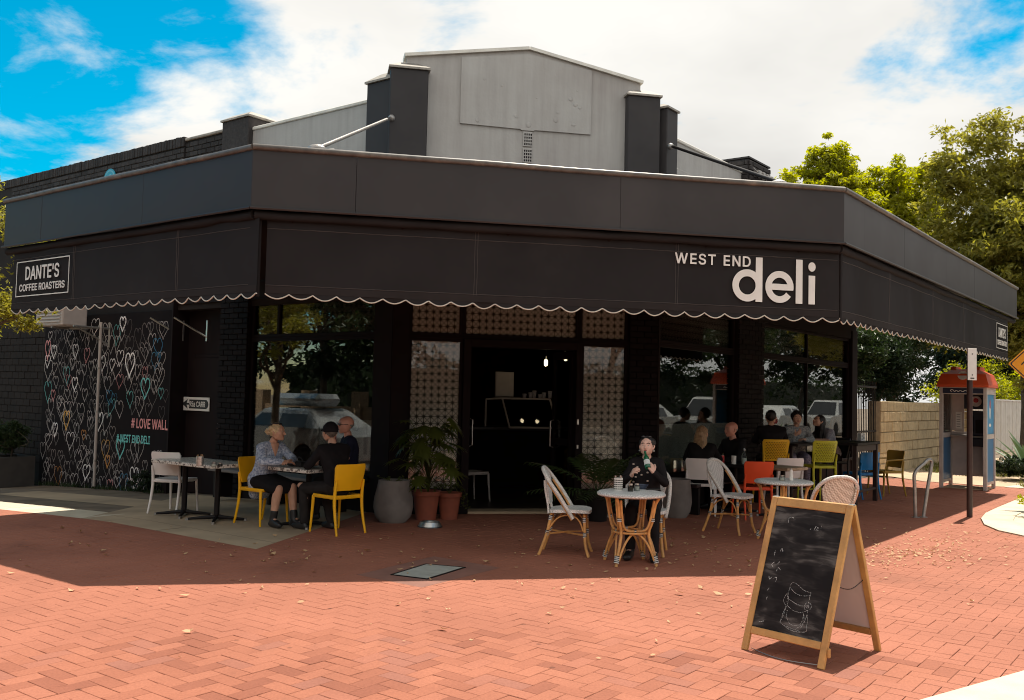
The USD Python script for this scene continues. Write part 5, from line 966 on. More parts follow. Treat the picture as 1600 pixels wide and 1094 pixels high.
person('man in dark clothes with short dark hair seen from behind, on the mustard high stool', (4.30, 15.60, 0), (.1, 1), .665, 'cloth_black', 'cloth_black', 'shoe_black', 'skin_light', 'short', 'hair_dark', rest(.68), lean=.16, head=(-.15, 0), knees=hk[0], feet=hk[1])
person('woman with curly dark hair in a blue and white print shirt, facing the street', (4.95, 16.40, 0), (-.12, -1), .665, 'shirt_print', 'skirt_print', 'shoe_black', 'skin_light', 'curly', 'hair_dark', [((.24, .12, 1.04), (.07, .28, 1.12), (-.7, .3, .5), (0, -.6, .5), .8), ((-.24, .12, 1.04), (-.10, .30, 1.05), (.7, .5, .1), (0, 0, -1), .6)], lean=.12, head=(.1, .05), size=.97, knees=hk[0], feet=hk[1])
person('person with dark hair and a pale short-sleeved top leaning over the bar table', (5.60, 16.62, 0), (-.95, -.30), .665, 'shirt_pale', 'cloth_black', 'shoe_black', 'skin_light', 'long', 'hair_dark', [((.24, .22, 1.03), (.10, .42, 1.03), (-.4, .9, 0), (0, 0, -1), .4), ((-.24, .20, 1.03), (-.12, .42, 1.03), (.4, .9, 0), (0, 0, -1), .4)], lean=.42, head=(0, -.35), size=.97, sleeve='short', knees=hk[0], feet=hk[1])

# ================================================================== PLANTS
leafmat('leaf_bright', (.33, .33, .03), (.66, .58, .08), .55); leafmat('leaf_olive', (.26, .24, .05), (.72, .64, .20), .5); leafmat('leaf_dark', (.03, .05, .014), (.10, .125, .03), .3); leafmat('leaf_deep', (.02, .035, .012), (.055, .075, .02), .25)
leafmat('leaf_pot', (.07, .085, .014), (.15, .15, .03), .3, .35); leafmat('leaf_palm', (.045, .075, .022), (.11, .14, .04), .25, .35); leafmat('leaf_agave', (.10, .15, .07), (.20, .24, .11), .15, .5); leafmat('grass_blade', (.14, .14, .03), (.32, .27, .08), .3, .6); leafmat('leaf_dry', (.50, .32, .17), (.92, .80, .64), .1, .7)
mat('bark', (.12, .09, .065), .9, var=.35, scale=6, bump=.8, bscale=20)
def leaves(c, size, rng, up=.9, nrm=None, aspect=.42):
    n = len(c); nn = rng.normal(0, 1, (n, 3)) + [0, 0, up]; 
    if nrm is not None: nn = nn + nrm * .35
    nn /= np.linalg.norm(nn, axis=1, keepdims=True); a = rng.normal(0, 1, (n, 3)); a -= nn * (a * nn).sum(1, keepdims=True); a /= np.linalg.norm(a, axis=1, keepdims=True); b = np.cross(nn, a)
    s = size * rng.uniform(.6, 1.25, (n, 1)); cup = nn * s * .10
    v = np.stack([c - a * s * .5, c + b * s * aspect * .5 + cup, c + a * s * .5, c - b * s * aspect * .5 + cup], 1).reshape(-1, 3); i = np.arange(n)[:, None] * 4
    return trimesh.Trimesh(v, np.vstack([i + [0, 1, 2], i + [0, 2, 3]]).astype(int), process=False)
def crown_points(blobs, n, rng, clump=.55, per=110):
    """leaf positions in clumps that sit towards the outside of the blobs: gaps between them let the background through"""
    w = np.array([b[1][0] * b[1][1] * b[1][2] for b in blobs]) ** .7; w /= w.sum(); C, N = [], []
    for k in range(max(1, n // per)):
        b = blobs[rng.choice(len(blobs), p=w)]; d = rng.normal(0, 1, 3); d /= np.linalg.norm(d); r = rng.uniform(.35, 1.0) ** .45
        cc = np.array(b[0]) + d * r * np.array(b[1]) * (1 + .22 * (rng.random() - .5)); cs = clump * rng.uniform(.55, 1.3)
        q = rng.normal(0, 1, (per, 3)); q /= np.linalg.norm(q, axis=1, keepdims=True); q *= rng.random((per, 1)) ** .5 * cs * [1, 1, .7]
        C.append(cc + q); N.append(np.broadcast_to(d, (per, 3)))
    return np.vstack(C), np.vstack(N)
def tree(label, loc, blobs, n, size, m, trunk_r, seed, name='tree', group=None, clump=.6, trunk_to=None, per=110):
    rng = np.random.default_rng(seed); t = thing(name, label, 'tree' if 'tree' in name else 'shrub', loc, 0, group)
    cz_ = np.mean([b[0] for b in blobs], 0); top = trunk_to or cz_
    if trunk_r:
        tk = obj('trunk', tube(curve([(0, 0, -.1), (.05, .03, top[2] * .3), (top[0] * .5 + .06, top[1] * .5, top[2] * .6), tuple(top)], 12), np.linspace(trunk_r, trunk_r * .35, 12), 10), 'bark', t, smooth=60)
        for k, b in enumerate(blobs[:9]):
            s_ = np.array([top[0] * .4, top[1] * .4, top[2] * (.45 + .04 * k)]); e_ = np.array(b[0]); obj('limb', tube(curve([s_, (s_ + e_) / 2 + rng.normal(0, .15, 3), e_], 8), np.linspace(trunk_r * .45, trunk_r * .12, 8), 6), 'bark', t, smooth=60)
    C, N = crown_points(blobs, n, rng, clump, per); C[:, 2] = np.maximum(C[:, 2], .03)
    obj('crown', leaves(C, size, rng, nrm=N), m, t, kind='stuff'); return t
def blobset(c, r, k, rng, spread=.62, br=.48): return [(np.array(c) + (d := (lambda v: v / np.linalg.norm(v))(rng.normal(0, 1, 3))) * np.array(r) * spread * rng.uniform(.5, 1), np.array(r) * br * rng.uniform(.7, 1.2)) for _ in range(k)] + [(np.array(c), np.array(r) * .55)]
rg = np.random.default_rng(11)
fr3 = lambda s, y, z=0.: tuple(W(FR, s, y, z))
# sprigged pale tree behind the shop: separate upright sprays
def sprays(base, depth, spec):
    """(px, top y, half width px, height px) of each spray in the photograph -> blobs about the trunk base at that depth"""
    out = []
    for px_, yt, hw, hh in spec:
        k = depth / FPX; p = G(px_, 700)[:2]; x = p[0] / p[1] * depth; hor = 616 + .0239 * (px_ - 800); hw *= 1.12; yt -= 13; z = EYE + (hor - (yt + hh / 2)) * k; x -= 9 * k; out.append(((x - base[0], RNG.normal(0, .25), z), (hw * k, max(.35, hw * k * .8), hh / 2 * k)))
    return out
sp_ = sprays((9.55, 29.5), 29.5, [(1236, 282, 14, 60), (1248, 268, 16, 60), (1282, 225, 20, 90), (1297, 206, 9, 90), (1270, 240, 20, 80), (1310, 236, 20, 80), (1330, 252, 18, 70), (1300, 268, 55, 90), (1345, 282, 26, 80), (1290, 330, 70, 130), (1250, 300, 40, 90), (1355, 300, 26, 90), (1225, 290, 18, 60)])
tree('bright pale-green tree with upright sprays, rising behind the right end of the shop roof', (9.55, 29.5, 0), sp_, 26000, .17, 'leaf_bright', .16, 21, clump=.24, per=60)
sp2 = sprays((12.1, 30.2), 30.2, [(1362, 285, 26, 90), (1388, 262, 18, 90), (1400, 258, 14, 100), (1420, 285, 28, 100), (1436, 262, 16, 100), (1452, 250, 16, 120), (1462, 270, 26, 130), (1400, 320, 70, 150), (1440, 380, 60, 180), (1380, 400, 60, 180), (1466, 300, 30, 150), (1345, 300, 24, 90), (1375, 290, 22, 80), (1412, 275, 20, 100)])
tree('mid-green tree with a notched top, between the sprayed tree and the big olive tree', (12.1, 30.2, 0), sp2, 42000, .18, 'leaf_bright', .18, 22, clump=.30, per=60)
tree('big olive-green tree filling the right edge behind the phone booth', (14.9, 27.2, 0), blobset((0.3, 0, 6.0), (3.6, 2.8, 3.4), 12, rg) + sprays((14.9, 27.2), 27.2, [(1490, 210, 30, 110), (1520, 196, 26, 110), (1560, 184, 34, 110), (1595, 176, 34, 120), (1478, 260, 30, 140), (1530, 270, 50, 160), (1590, 290, 50, 170), (1470, 350, 34, 160), (1520, 400, 60, 170), (1580, 430, 50, 150), (1640, 240, 50, 200), (1640, 420, 60, 200)]), 90000, .18, 'leaf_olive', .30, 23, clump=.40, per=60)
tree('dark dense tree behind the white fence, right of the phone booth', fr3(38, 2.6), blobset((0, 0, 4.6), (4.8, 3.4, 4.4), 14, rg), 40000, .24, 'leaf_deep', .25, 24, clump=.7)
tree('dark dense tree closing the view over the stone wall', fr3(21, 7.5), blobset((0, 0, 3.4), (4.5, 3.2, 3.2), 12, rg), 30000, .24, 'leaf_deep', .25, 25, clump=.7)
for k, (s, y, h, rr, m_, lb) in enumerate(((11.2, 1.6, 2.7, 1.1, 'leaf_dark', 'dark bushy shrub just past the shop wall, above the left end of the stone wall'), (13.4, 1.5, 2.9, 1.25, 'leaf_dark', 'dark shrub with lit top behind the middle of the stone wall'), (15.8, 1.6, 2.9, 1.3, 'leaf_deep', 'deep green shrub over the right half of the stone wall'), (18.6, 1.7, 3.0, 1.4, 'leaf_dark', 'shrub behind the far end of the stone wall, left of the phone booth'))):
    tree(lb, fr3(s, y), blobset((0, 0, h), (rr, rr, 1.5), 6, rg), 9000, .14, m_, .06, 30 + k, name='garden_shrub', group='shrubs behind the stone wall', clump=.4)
tree('low yellow-green hedge behind the white fence, right of the phone booth', fr3(34, 1.6), blobset((0, 0, 2.2), (3.6, 2.0, 1.5), 8, rg), 9000, .15, 'leaf_bright', .06, 41, name='hedge_shrub', clump=.5)
tree('leafy street tree reaching in at the left edge, before the dark side wall', (-9.2, 14.7, -.5), [((.9, .1, 4.3), (1.0, .9, .7)), ((.3, 0, 4.9), (1.3, 1.2, .8)), ((1.25, 0, 3.6), (.55, .6, .4)), ((1.6, -.2, 3.2), (.42, .4, .32)), ((.9, .2, 3.1), (.5, .5, .4)), ((-.6, 0, 4.4), (1.3, 1.3, 1.0)), ((1.75, -.25, 3.34), (.3, .3, .15))], 12000, .10, 'leaf_olive', .11, 51, clump=.30, trunk_to=(.2, 0, 4.0))
# planter box at the far left
lp = G(10, 766, -.42); gzl = float(ground_z(lp[0], lp[1]))
pb_ = thing('planter_box', 'square dark concrete planter at the left edge, against the side wall', 'planter', (lp[0], lp[1], gzl), math.atan2(-L_[1], -L_[0]))
bx = extr(sg.box(-.36, -.36, .36, .36).difference(sg.box(-.31, -.31, .31, .31)), .58); mat('planter_dark', (.055, .047, .042), .85, var=.25, scale=5, dirt=((.09, .078, .068), .6)); obj('box', bx, 'planter_dark', pb_); obj('base', box(-.31, .31, -.31, .31, .01, .45), 'potting_soil', pb_)
tree('dense dark shrub growing in the square planter at the left edge', (lp[0], lp[1], gzl + .45), blobset((0, 0, .5), (.42, .42, .42), 7, rg), 5200, .06, 'leaf_dark', .02, 61, name='planted_shrub', clump=.13, per=70)
def blade_leaf(outline, droop, fold, m, parent, name='leaf', T=None):
    v, f = trimesh.creation.triangulate_polygon(outline, engine='earcut'); mm = trimesh.Trimesh(np.c_[v, np.zeros(len(v))], f).subdivide().subdivide(); v = mm.vertices
    v[:, 2] = fold * np.abs(v[:, 0]) - droop * np.maximum(v[:, 1], 0) ** 2; mm.vertices = v; obj(name, moved(mm, T), m, parent, smooth=True)
def look(o, d, upish=(0, 0, 1)):
    y = unit(d); x = unit(np.cross(y, upish)); z = np.cross(x, y); T = np.eye(4); T[:3, 0], T[:3, 1], T[:3, 2], T[:3, 3] = x, y, z, o; return T
def lobed(L):
    pts = []; 
    for k, a in enumerate(np.linspace(-2.35, 2.35, 11)): 
        r = L * (.62 + .38 * math.cos(a * .62)); pts.append((r * math.sin(a) * .62, r * math.cos(a) * .55 + L * .32))
        if k < 10: am_ = a + .235; r2 = r * .42; pts.append((r2 * math.sin(am_) * .62, r2 * math.cos(am_) * .55 + L * .30))
    return sg.Polygon([(0, 0)] + pts).buffer(.004).buffer(-.002)
ph_ = thing('potted_philodendron', 'tall potted plant with big deeply cut leaves before the left patterned screen', 'plant', (-1.08, 12.72, .36))
rp_ = np.random.default_rng(5)
for k in range(34):
    a = rp_.uniform(0, 2 * math.pi); h = rp_.uniform(.25, 1.02); r = rp_.uniform(.12, .46) * (1.15 - .35 * h); tip = np.array([math.cos(a) * r, math.sin(a) * r * .75 - .05, h])
    st = obj('stem', tube(curve([(0, 0, 0), (tip[0] * .3, tip[1] * .3, h * .62), tuple(tip)], 7), .0055, 5), 'leaf_pot', ph_, smooth=True)
    blade_leaf(lobed(rp_.uniform(.26, .40)), .9, -.25, 'leaf_pot', st.path if False else ph_, 'leaf', look(tip, (math.cos(a), math.sin(a), rp_.uniform(-.9, .1))))
tr_ = thing('trailing_plant', 'small trailing plant spilling over the smaller terracotta pot', 'plant', (-.80, 12.86, .33))
for k in range(9):
    a = rp_.uniform(0, 2 * math.pi); c = curve([(0, 0, 0), (.13 * math.cos(a), .13 * math.sin(a), .12), (.22 * math.cos(a), .22 * math.sin(a), .02), (.26 * math.cos(a), .26 * math.sin(a), -.18)], 12)
    sp = obj('shoot', cat_([tube(c, .003, 4), leaves(c[2:] + rp_.normal(0, .012, (10, 3)), .06, rp_), leaves(c[2:] + rp_.normal(0, .02, (10, 3)), .05, rp_)]), 'leaf_pot', tr_)
for loc, lab in (((-1.50, 12.42, .47), 'small sprig of leaves in the big rounded grey pot'),):
    t = thing('pot_sprig', lab, 'plant', loc); 
    for k in range(6): a = k * 1.05; c = curve([(.05 * math.cos(a), .05 * math.sin(a), 0), (.12 * math.cos(a), .12 * math.sin(a), .09), (.2 * math.cos(a), .2 * math.sin(a), .10)], 8); obj('shoot', cat_([tube(c, .003, 4), leaves(c[2:] + rp_.normal(0, .01, (6, 3)), .05, rp_)]), 'leaf_pot', t)
pm_ = thing('potted_palm', 'dark palm with feathery fronds before the right patterned screen, behind the woman in black', 'plant', (1.22, 13.02, .34))
for k in range(17):
    a = k * 2.4 + rp_.uniform(-.2, .2); ln = rp_.uniform(.72, 1.05); el = rp_.uniform(.35, 1.25); d0 = np.array([math.cos(a) * math.cos(el), math.sin(a) * math.cos(el) * .7, math.sin(el)])
    c = np.array([d0 * ln * u * 1.15 + np.array([math.cos(a) * .18, math.sin(a) * .12, -.42]) * ln * u * u for u in np.linspace(0, 1, 16)]); lv = [tube(c, np.linspace(.006, .002, 16), 4)]
    for i in range(4, 16):
        tdir = unit(c[i] - c[i - 1]); sd = unit(np.cross(tdir, (0, 0, 1)))
        for s in (-1, 1):
            Lf = .20 * math.sin(math.pi * (i - 2) / 15) + .05; e = c[i] + (tdir * .55 + sd * s * .8 + np.array([0, 0, -.25])) * Lf; w_ = tdir * .011
            lv.append(trimesh.Trimesh(np.array([c[i] - w_, c[i] + w_, (c[i] + e) / 2 + w_ * 1.5 + [0, 0, .02], e, (c[i] + e) / 2 - w_ * 1.5 + [0, 0, .02]]), [[0, 1, 2], [0, 2, 4], [4, 2, 3]], process=False))
    obj('frond', cat_(lv), 'leaf_palm', pm_)
def agave(label, loc, n, L, seed):
    r_ = np.random.default_rng(seed); t = thing('agave', label, 'plant', loc, 0, 'agaves by the white fence')
    for k in range(n):
        a = k * 2.4; el = .2 + 1.2 * k / n; l_ = L * r_.uniform(.8, 1.1); ol = sg.Polygon([(-.05, 0), (-.085, l_ * .35), (-.07, l_ * .65), (0, l_), (.07, l_ * .65), (.085, l_ * .35), (.05, 0)])
        blade_leaf(ol, .18, .45, 'leaf_agave', t, 'leaf', look((0, 0, .08), (math.cos(a) * math.cos(el), math.sin(a) * math.cos(el), math.sin(el))))
agave('large grey-green agave rosette right of the phone booth', (12.0, 21.9, 0), 30, 1.15, 71); agave('smaller agave half cut by the right edge, beside the larger one', (13.2, 22.6, 0), 26, 1.0, 72)
tree('dark low shrub under the agaves at the right edge', (12.0, 21.6, 0), blobset((0, 0, .35), (.9, .7, .35), 6, rg), 4000, .09, 'leaf_deep', 0, 73, name='low_shrub', clump=.2)
tree('small yellow-green shrub in the kerbed bed at the right edge', (8.15, 14.55, .05), blobset((0, 0, .16), (.42, .34, .17), 6, rg), 1500, .07, 'leaf_bright', 0, 74, name='bed_shrub', clump=.1, per=50)
def tufts(name, pts, h, seed, m='grass_blade', per=14):
    r_ = np.random.default_rng(seed); V, Fq = [], []; o = 0
    for p in pts:
        for k in range(per):
            a = r_.uniform(0, 6.28); q = np.array(p) + [r_.normal(0, .05), r_.normal(0, .05), 0]; e = q + np.array([math.cos(a) * .5, math.sin(a) * .5, 1]) * h * r_.uniform(.4, 1.1); w_ = np.array([-math.sin(a), math.cos(a), 0]) * .006
            V += [q - w_, q + w_, e]; Fq.append((o, o + 1, o + 2)); o += 3
    obj(name, trimesh.Trimesh(np.array(V), np.array(Fq), process=False), m, kind='stuff', label='thin dry grass and weeds', cat='grass')
r9 = np.random.default_rng(99)
tufts('grass', [(x, y, 0) for x, y in np.c_[r9.uniform(10.6, 17, 900), r9.uniform(19.6, 27, 900)] if (x - 10.4) * .8 - (y - 19.85) * .6 > .15 or y > 22.5], .14, 1)
w2 = [W(FL, s, r9.uniform(-.16, -.05), 0) for s in r9.uniform(-9.6, -5.35, 60)]; tufts('weeds', [(p[0], p[1], float(ground_z(p[0], p[1]))) for p in w2], .10, 2, 'leaf_dark')
w3 = W(FL, -5.75, -.16, 0); tree('weedy dark shrub at the foot of the chalk wall, behind the white chair', (w3[0], w3[1], float(ground_z(*w3[:2]))), [((0, 0, .18), (.28, .16, .17)), ((.2, .0, .13), (.2, .12, .12))], 1800, .045, 'leaf_deep', 0, 75, name='weed_shrub', clump=.09, per=60)
# fallen leaves: the larger ones one by one, the litter as one
def fallen(p, size, r_): 
    a = r_.uniform(0, 6.28); ol = np.array([(-.5, 0), (-.15, .22), (.2, .2), (.5, 0), (.2, -.2), (-.15, -.22)]) * size; ol[:, 1] *= r_.uniform(.55, 1.0); z = r_.uniform(.004, .022, 6) + np.array([.012, .004, .008, .018, 0, 0]) * r_.uniform(0, 1); R_2 = np.array([[math.cos(a), -math.sin(a)], [math.sin(a), math.cos(a)]]); xy = ol @ R_2.T + p[:2]
    return trimesh.Trimesh(np.c_[xy, z * size / .07 + p[2]], [[0, 1, 5], [1, 2, 4], [1, 4, 5], [2, 3, 4]], process=False)
spots = [(1290, 832), (1370, 853), (1460, 858), (1465, 846), (1478, 845), (1500, 850), (1530, 877), (1578, 904), (1443, 842), (968, 909), (1095, 920), (1122, 930), (1062, 930), (692, 985), (293, 990), (112, 924), (288, 933), (382, 928), (250, 922), (97, 826), (126, 833), (165, 835), (160, 863), (165, 869), (110, 852), (330, 856), (362, 870), (425, 868), (410, 878), (475, 863), (450, 857), (560, 838), (575, 862), (660, 860), (710, 830), (757, 823), (840, 830), (805, 866), (812, 846), (900, 862), (1052, 843), (1050, 854), (1075, 862), (1100, 842), (1098, 840), (1120, 850), (1122, 881), (1140, 874), (1156, 893), (1170, 880), (1086, 818), (1120, 810), (947, 895), (1010, 892), (1345, 868), (1390, 880), (1510, 834), (1385, 905), (760, 880), (1405, 873)]
for px_, py_ in spots: p = G(px_, py_); obj('fallen_leaf', fallen((p[0], p[1], float(ground_z(p[0], p[1]))), r9.uniform(.055, .105), r9), 'leaf_dry', label='curled dry leaf lying loose on the red paving', cat='leaf', group='dry leaves scattered on the paving')
lt = []
for k in range(700):
    c_ = [(1360, 868, 60, 10), (1440, 870, 60, 8), (1480, 850, 70, 12), (1110, 850, 90, 22), (1380, 862, 70, 14), (500, 860, 260, 30), (1000, 900, 420, 60)][k % 7]; p = G(r9.normal(c_[0], c_[2]), max(808, r9.normal(c_[1], c_[3]))); lt.append(fallen((p[0], p[1], float(ground_z(p[0], p[1])) + .001), r9.uniform(.025, .07), r9))
obj('leaf_litter', cat_(lt), 'leaf_dry', kind='stuff', label='small dry leaf scraps strewn over the paving', cat='leaves')

# ================================================================== ON THE WALLS
chalk_cols = {'white': (.50, .44, .42), 'grey': (.26, .225, .215), 'bright': (.85, .78, .76), 'pink': (.80, .36, .35), 'yellow': (.80, .44, .10), 'cyan': (.20, .58, .56), 'blue': (.06, .22, .36), 'orange': (.62, .28, .08), 'dim': (.13, .11, .105)}
for k_, c_ in chalk_cols.items():
    MATS['chalk_' + k_] = usdkit.material(stage, '/World/Looks/chalk_' + k_, {'tc': ('texture_coordinate', {}), 'n': ('noise_texture', {'scale': 70.0, 'detail': 3.0}), 'r': ('map_range', {'from_min': .34, 'from_max': .52, 'to_min': .15, 'to_max': .95}), 't': ('transparent_bsdf', {}), 'p': ('principled_bsdf', {'base_color': c_, 'roughness': .9, 'specular_ior_level': .1}), 'm': ('mix_closure', {})}, [('tc.object', 'n.vector'), ('n.fac', 'r.value'), ('r.result', 'm.fac'), ('t.BSDF', 'm.closure1'), ('p.BSDF', 'm.closure2')], surface='m.closure')
def heart(cx, cz, w, h, tilt):
    u = np.linspace(0.02, 2 * math.pi - .02, 30); x = 16 * np.sin(u) ** 3 / 32; z = (13 * np.cos(u) - 5 * np.cos(2 * u) - 2 * np.cos(3 * u) - np.cos(4 * u)) / 29
    x, z = x * w, z * h; return np.c_[cx + x + tilt * z, cz + z]
rh = np.random.default_rng(3)
def ribbon(pts, r, m, T, parent, y, name):
    c = np.asarray(pts); d = np.gradient(c, axis=0); d /= np.linalg.norm(d, axis=1, keepdims=True) + 1e-9; n = np.c_[-d[:, 1], d[:, 0]] * r * rh.uniform(.7, 1.2, (len(c), 1)); a, b = c + n, c - n; k = len(c); i = np.arange(k - 1)
    obj(name, moved(trimesh.Trimesh(np.vstack([np.c_[a[:, 0], np.full(k, y), a[:, 1]], np.c_[b[:, 0], np.full(k, y), b[:, 1]]]), np.vstack([np.c_[i, i + k, i + k + 1], np.c_[i, i + k + 1, i + 1]]), process=False), T), m, parent, world=True)
cnt = 0
for row in range(13):
    for col in range(19):
        cx_ = -9.6 + (col + .5 * (row % 2)) * .226 + rh.normal(0, .05); cz_ = -.12 + row * .232 + rh.normal(0, .06)
        if cx_ > -5.42 or cx_ < -9.62 or rh.random() < .06 or (-7.05 < cx_ < -5.3 and .60 < cz_ < 1.22): continue
        m_ = rh.choice(['white', 'grey', 'dim', 'pink', 'yellow', 'cyan', 'blue', 'orange', 'bright'], p=[.46, .27, .12, .045, .012, .02, .015, .008, .05]); sz = rh.uniform(.17, .34)
        ribbon(heart(cx_, cz_, sz * rh.uniform(.75, 1.0), sz * rh.uniform(1.0, 1.35), rh.normal(0, .12)), rh.uniform(.0036, .0068) * (1.8 if m_ == 'bright' else 1), 'chalk_' + m_, FL, cw, -.0262 - .00002 * (cnt % 40), 'chalk_heart'); cnt += 1
for (px_, py_, w_, h_, m_, r_) in ((203, 568, .30, .46, 'bright', .016), (227, 605, .28, .38, 'cyan', .013), (104, 655, .22, .38, 'yellow', .012), (188, 700, .26, .36, 'cyan', .014), (86, 670, .18, .28, 'bright', .011), (75, 545, .2, .4, 'pink', .012), (118, 548, .2, .3, 'bright', .011), (168, 720, .15, .24, 'orange', .011), (192, 505, .2, .28, 'bright', .013)):
    s_, z_ = hitf(px_, py_, FL, -.027); ribbon(heart(s_, z_, w_, h_, 0.02), r_, 'chalk_' + m_, FL, cw, -.0275, 'chalk_heart')
for txt, pa, pb2, hh, m_ in (('# LOVE WALL', (205, 668), (262, 672), .165, 'pink'), ('# WEST END DELI', (182, 690), (234, 694), .135, 'cyan')):
    sa, za = hitf(*pa, FL, -.027); sb_, zb_ = hitf(*pb2, FL, -.027); t = meshkit.text_mesh(txt, hh, .002, True); k = (sb_ - sa) / (t.bounds[1, 0] - t.bounds[0, 0]); t.apply_scale((k, 1, 1)); t.apply_translation((sa - t.bounds[0, 0], za, 0))
    t.vertices[:, 1] += (t.vertices[:, 0] - sa) / (sb_ - sa) * (zb_ - za)
    bpart('chalk_lettering', FL, at(moved(t, Rz), 0, -.0275, 0), 'chalk_' + m_, parent=cw)
# house-number sign with an arrow
sA, zA = hitf(283, 620, FL, .25); sB, zB = hitf(326, 643, FL, .25)
sA, zA = hitf(283, 620, FL, .235); sB, zB = hitf(326, 643, FL, .235)
sgn = thing('number_sign', 'white sign with a black arrow and the words 95a CARR by the side door', 'sign', tuple(W(FL, (sA + sB) / 2, .255, zB)), aL)
hw, hh = (sB - sA) / 2, zA - zB
obj('plate', bbox(-hw, hw, -.012, .0, 0, hh, .003), 'letter_white', sgn)
pill = unary_union([sg.box(-hw * .42, hh * .16, hw * .80, hh * .82).buffer(0), sg.Point(hw * .74, hh * .49).buffer(hh * .33), sg.Polygon([(-hw * .93, hh * .49), (-hw * .52, hh * .86), (-hw * .60, hh * .56), (-hw * .40, hh * .56), (-hw * .40, hh * .42), (-hw * .60, hh * .42), (-hw * .52, hh * .12)])])
obj('arrow', at(moved(extr(pill, .0015), Rz), 0, -.0125, 0), 'letter_dark', sgn)
t = meshkit.text_mesh('95a CARR', hh * .38, .0015, bold=True); k = hw * 1.12 / (t.bounds[1, 0] - t.bounds[0, 0]); t.apply_scale((k, 1, 1)); t.apply_translation((-hw * .40 - t.bounds[0, 0], hh * .30, 0)); obj('lettering', at(moved(t, Rz), 0, -.0145, 0), 'letter_white', sgn)
# round blue badge on the side wall, mostly behind the awning
s_, z_ = hitf(172, 281, FL, .03); bgd = thing('round_badge', 'round blue badge on the dark brick parapet, half hidden by the awning', 'sign', tuple(W(FL, s_, .03, z_)), aL)
mat('badge_blue', (.05, .30, .42), .4); mat('badge_ring', (.16, .42, .52), .4)
obj('disc', rot(lathe([(0, 0), (.21, 0), (.21, .012), (0, .012)], 36), math.pi / 2, (1, 0, 0)), 'badge_blue', bgd); obj('ring', rot(at(lathe([(.155, .0121), (.18, .0121), (.18, .014), (.155, .014)], 36), 0, 0, 0), math.pi / 2, (1, 0, 0)), 'badge_ring', bgd)
t = meshkit.text_mesh('G', .11, .0015, True); t.apply_translation((-.045, -.01, 0)); obj('letter', at(moved(t, Rz), 0, -.0125, 0), 'badge_ring', bgd)
# air conditioner, its bracket and the pale pipe before the chalk wall
mat('ac_white', (.46, .40, .37), .55, var=.08)
ac = thing('air_conditioner', 'pale air conditioner on a steel bracket high on the chalk wall', 'air conditioner', tuple(W(FL, -8.25, -.42, 2.74)), aL)
obj('case', bbox(-.50, .50, -.28, .20, .03, .55, .02), 'ac_white', ac)
for k in range(7): obj('slat', bbox(-.44, .44, -.30, -.281, .09 + .06 * k, .12 + .06 * k, .004), 'ac_white', ac)
obj('bracket', cat_([tube([(.15, -.3, .0), (.15, .4, .0)], .02, 4), tube([(.95, -.3, .0), (.95, .4, .0)], .02, 4), tube([(.0, .05, .0), (1.0, .05, .0)], .02, 4), tube([(.95, .38, -.3), (.95, -.25, -.01)], .016, 4), tube([(.95, .39, -.35), (.95, .39, .1)], .02, 4)]), 'steel_dull', ac)
s1_, _ = hitf(152, 640, FL, -.2); pp_ = W(FL, s1_, -.2, 0); zg = float(ground_z(pp_[0], pp_[1]))
dp = thing('drain_pipe', 'thin pale vertical pipe standing before the chalk wall', 'pipe', (pp_[0], pp_[1], zg)); obj('tube', tube([(0, 0, .05), (0.0, 0, 1.4), (0, 0, 2.85 - zg)], .026, 10), 'ac_white', dp, smooth=60)
for z in (.5, 1.4, 2.2): obj('clip', tube([(0, 0, z), (0, 0, z + .035)], .034, 10), 'steel_dull', dp, smooth=60)
for k, px_ in enumerate((287, 325)):
    s_, z_ = hitf(px_, 518, FL, .2); br = thing('wall_bracket', ('steel angle bracket high over the number sign, the left one of two', 'steel angle bracket high over the number sign, the right one of two')[k], 'bracket', tuple(W(FL, s_, .2, z_ - .15)), aL)
    obj('plate', bbox(-.02, .02, -.03, .0, -.02, .34, .003), 'steel', br); obj('strut', tube([(0, -.02, .05), (-.25, -.5, .36)], .015, 4), 'steel', br)

# ================================================================== STREET
# parking sign on a dark pole
mat('pole_dark', (.035, .016, .013), .45, var=.3, scale=10, dirt=((.10, .04, .025), .5)); mat('sign_green', (.05, .2, .1), .5)
sp0 = G(1515, 808); spl = thing('parking_sign', 'narrow white parking sign on a dark brown pole by the kerb', 'sign', tuple(sp0))
obj('pole', tube([(0, 0, -.05), (.0, 0, 2.56)], .042, 12), 'pole_dark', spl, smooth=50)
obj('plate', bbox(-.058, .078, -.06, -.045, 2.08, 2.57, .003), 'letter_white', spl)
for z in (2.16, 2.48): obj('bolt', tube([(.01, -.066, z), (.01, -.058, z)], .009, 8), 'black_metal', spl)
obj('lettering', cat_([box(-.02, .04, -.0615, -.0602, 2.10, 2.118)]), 'letter_dark', spl)
# warning diamond
mat('sign_yellow', (.78, .30, .01), .45, var=.04)
ws = thing('warning_sign', 'yellow diamond road sign with a black border at the right edge', 'sign', (8.90, 16.0, 0), math.radians(-14))
obj('pole', tube([(0, .03, -.1), (0, .03, 2.95)], .03, 10), 'steel_dull', ws, smooth=50); dia = lambda r: sg.Polygon([(0, r), (r, 0), (0, -r), (-r, 0)]).buffer(.03, 6)
obj('plate', at(moved(extr(dia(.41), .006), Rz), 0, .0, 2.42), 'sign_yellow', ws); obj('border', at(moved(extr(dia(.385).difference(dia(.36)), .0015), Rz), 0, -.0065, 2.42), 'letter_dark', ws)
ar = unary_union([sg.Polygon([(-.25, -.02), (-.13, .12), (-.13, .05), (.02, .05), (.06, .0), (.06, -.2), (.16, -.2), (.16, .04), (.07, .15), (-.13, .15), (-.13, .12)]).buffer(.01), sg.Point(-.10, -.02).buffer(.10)])
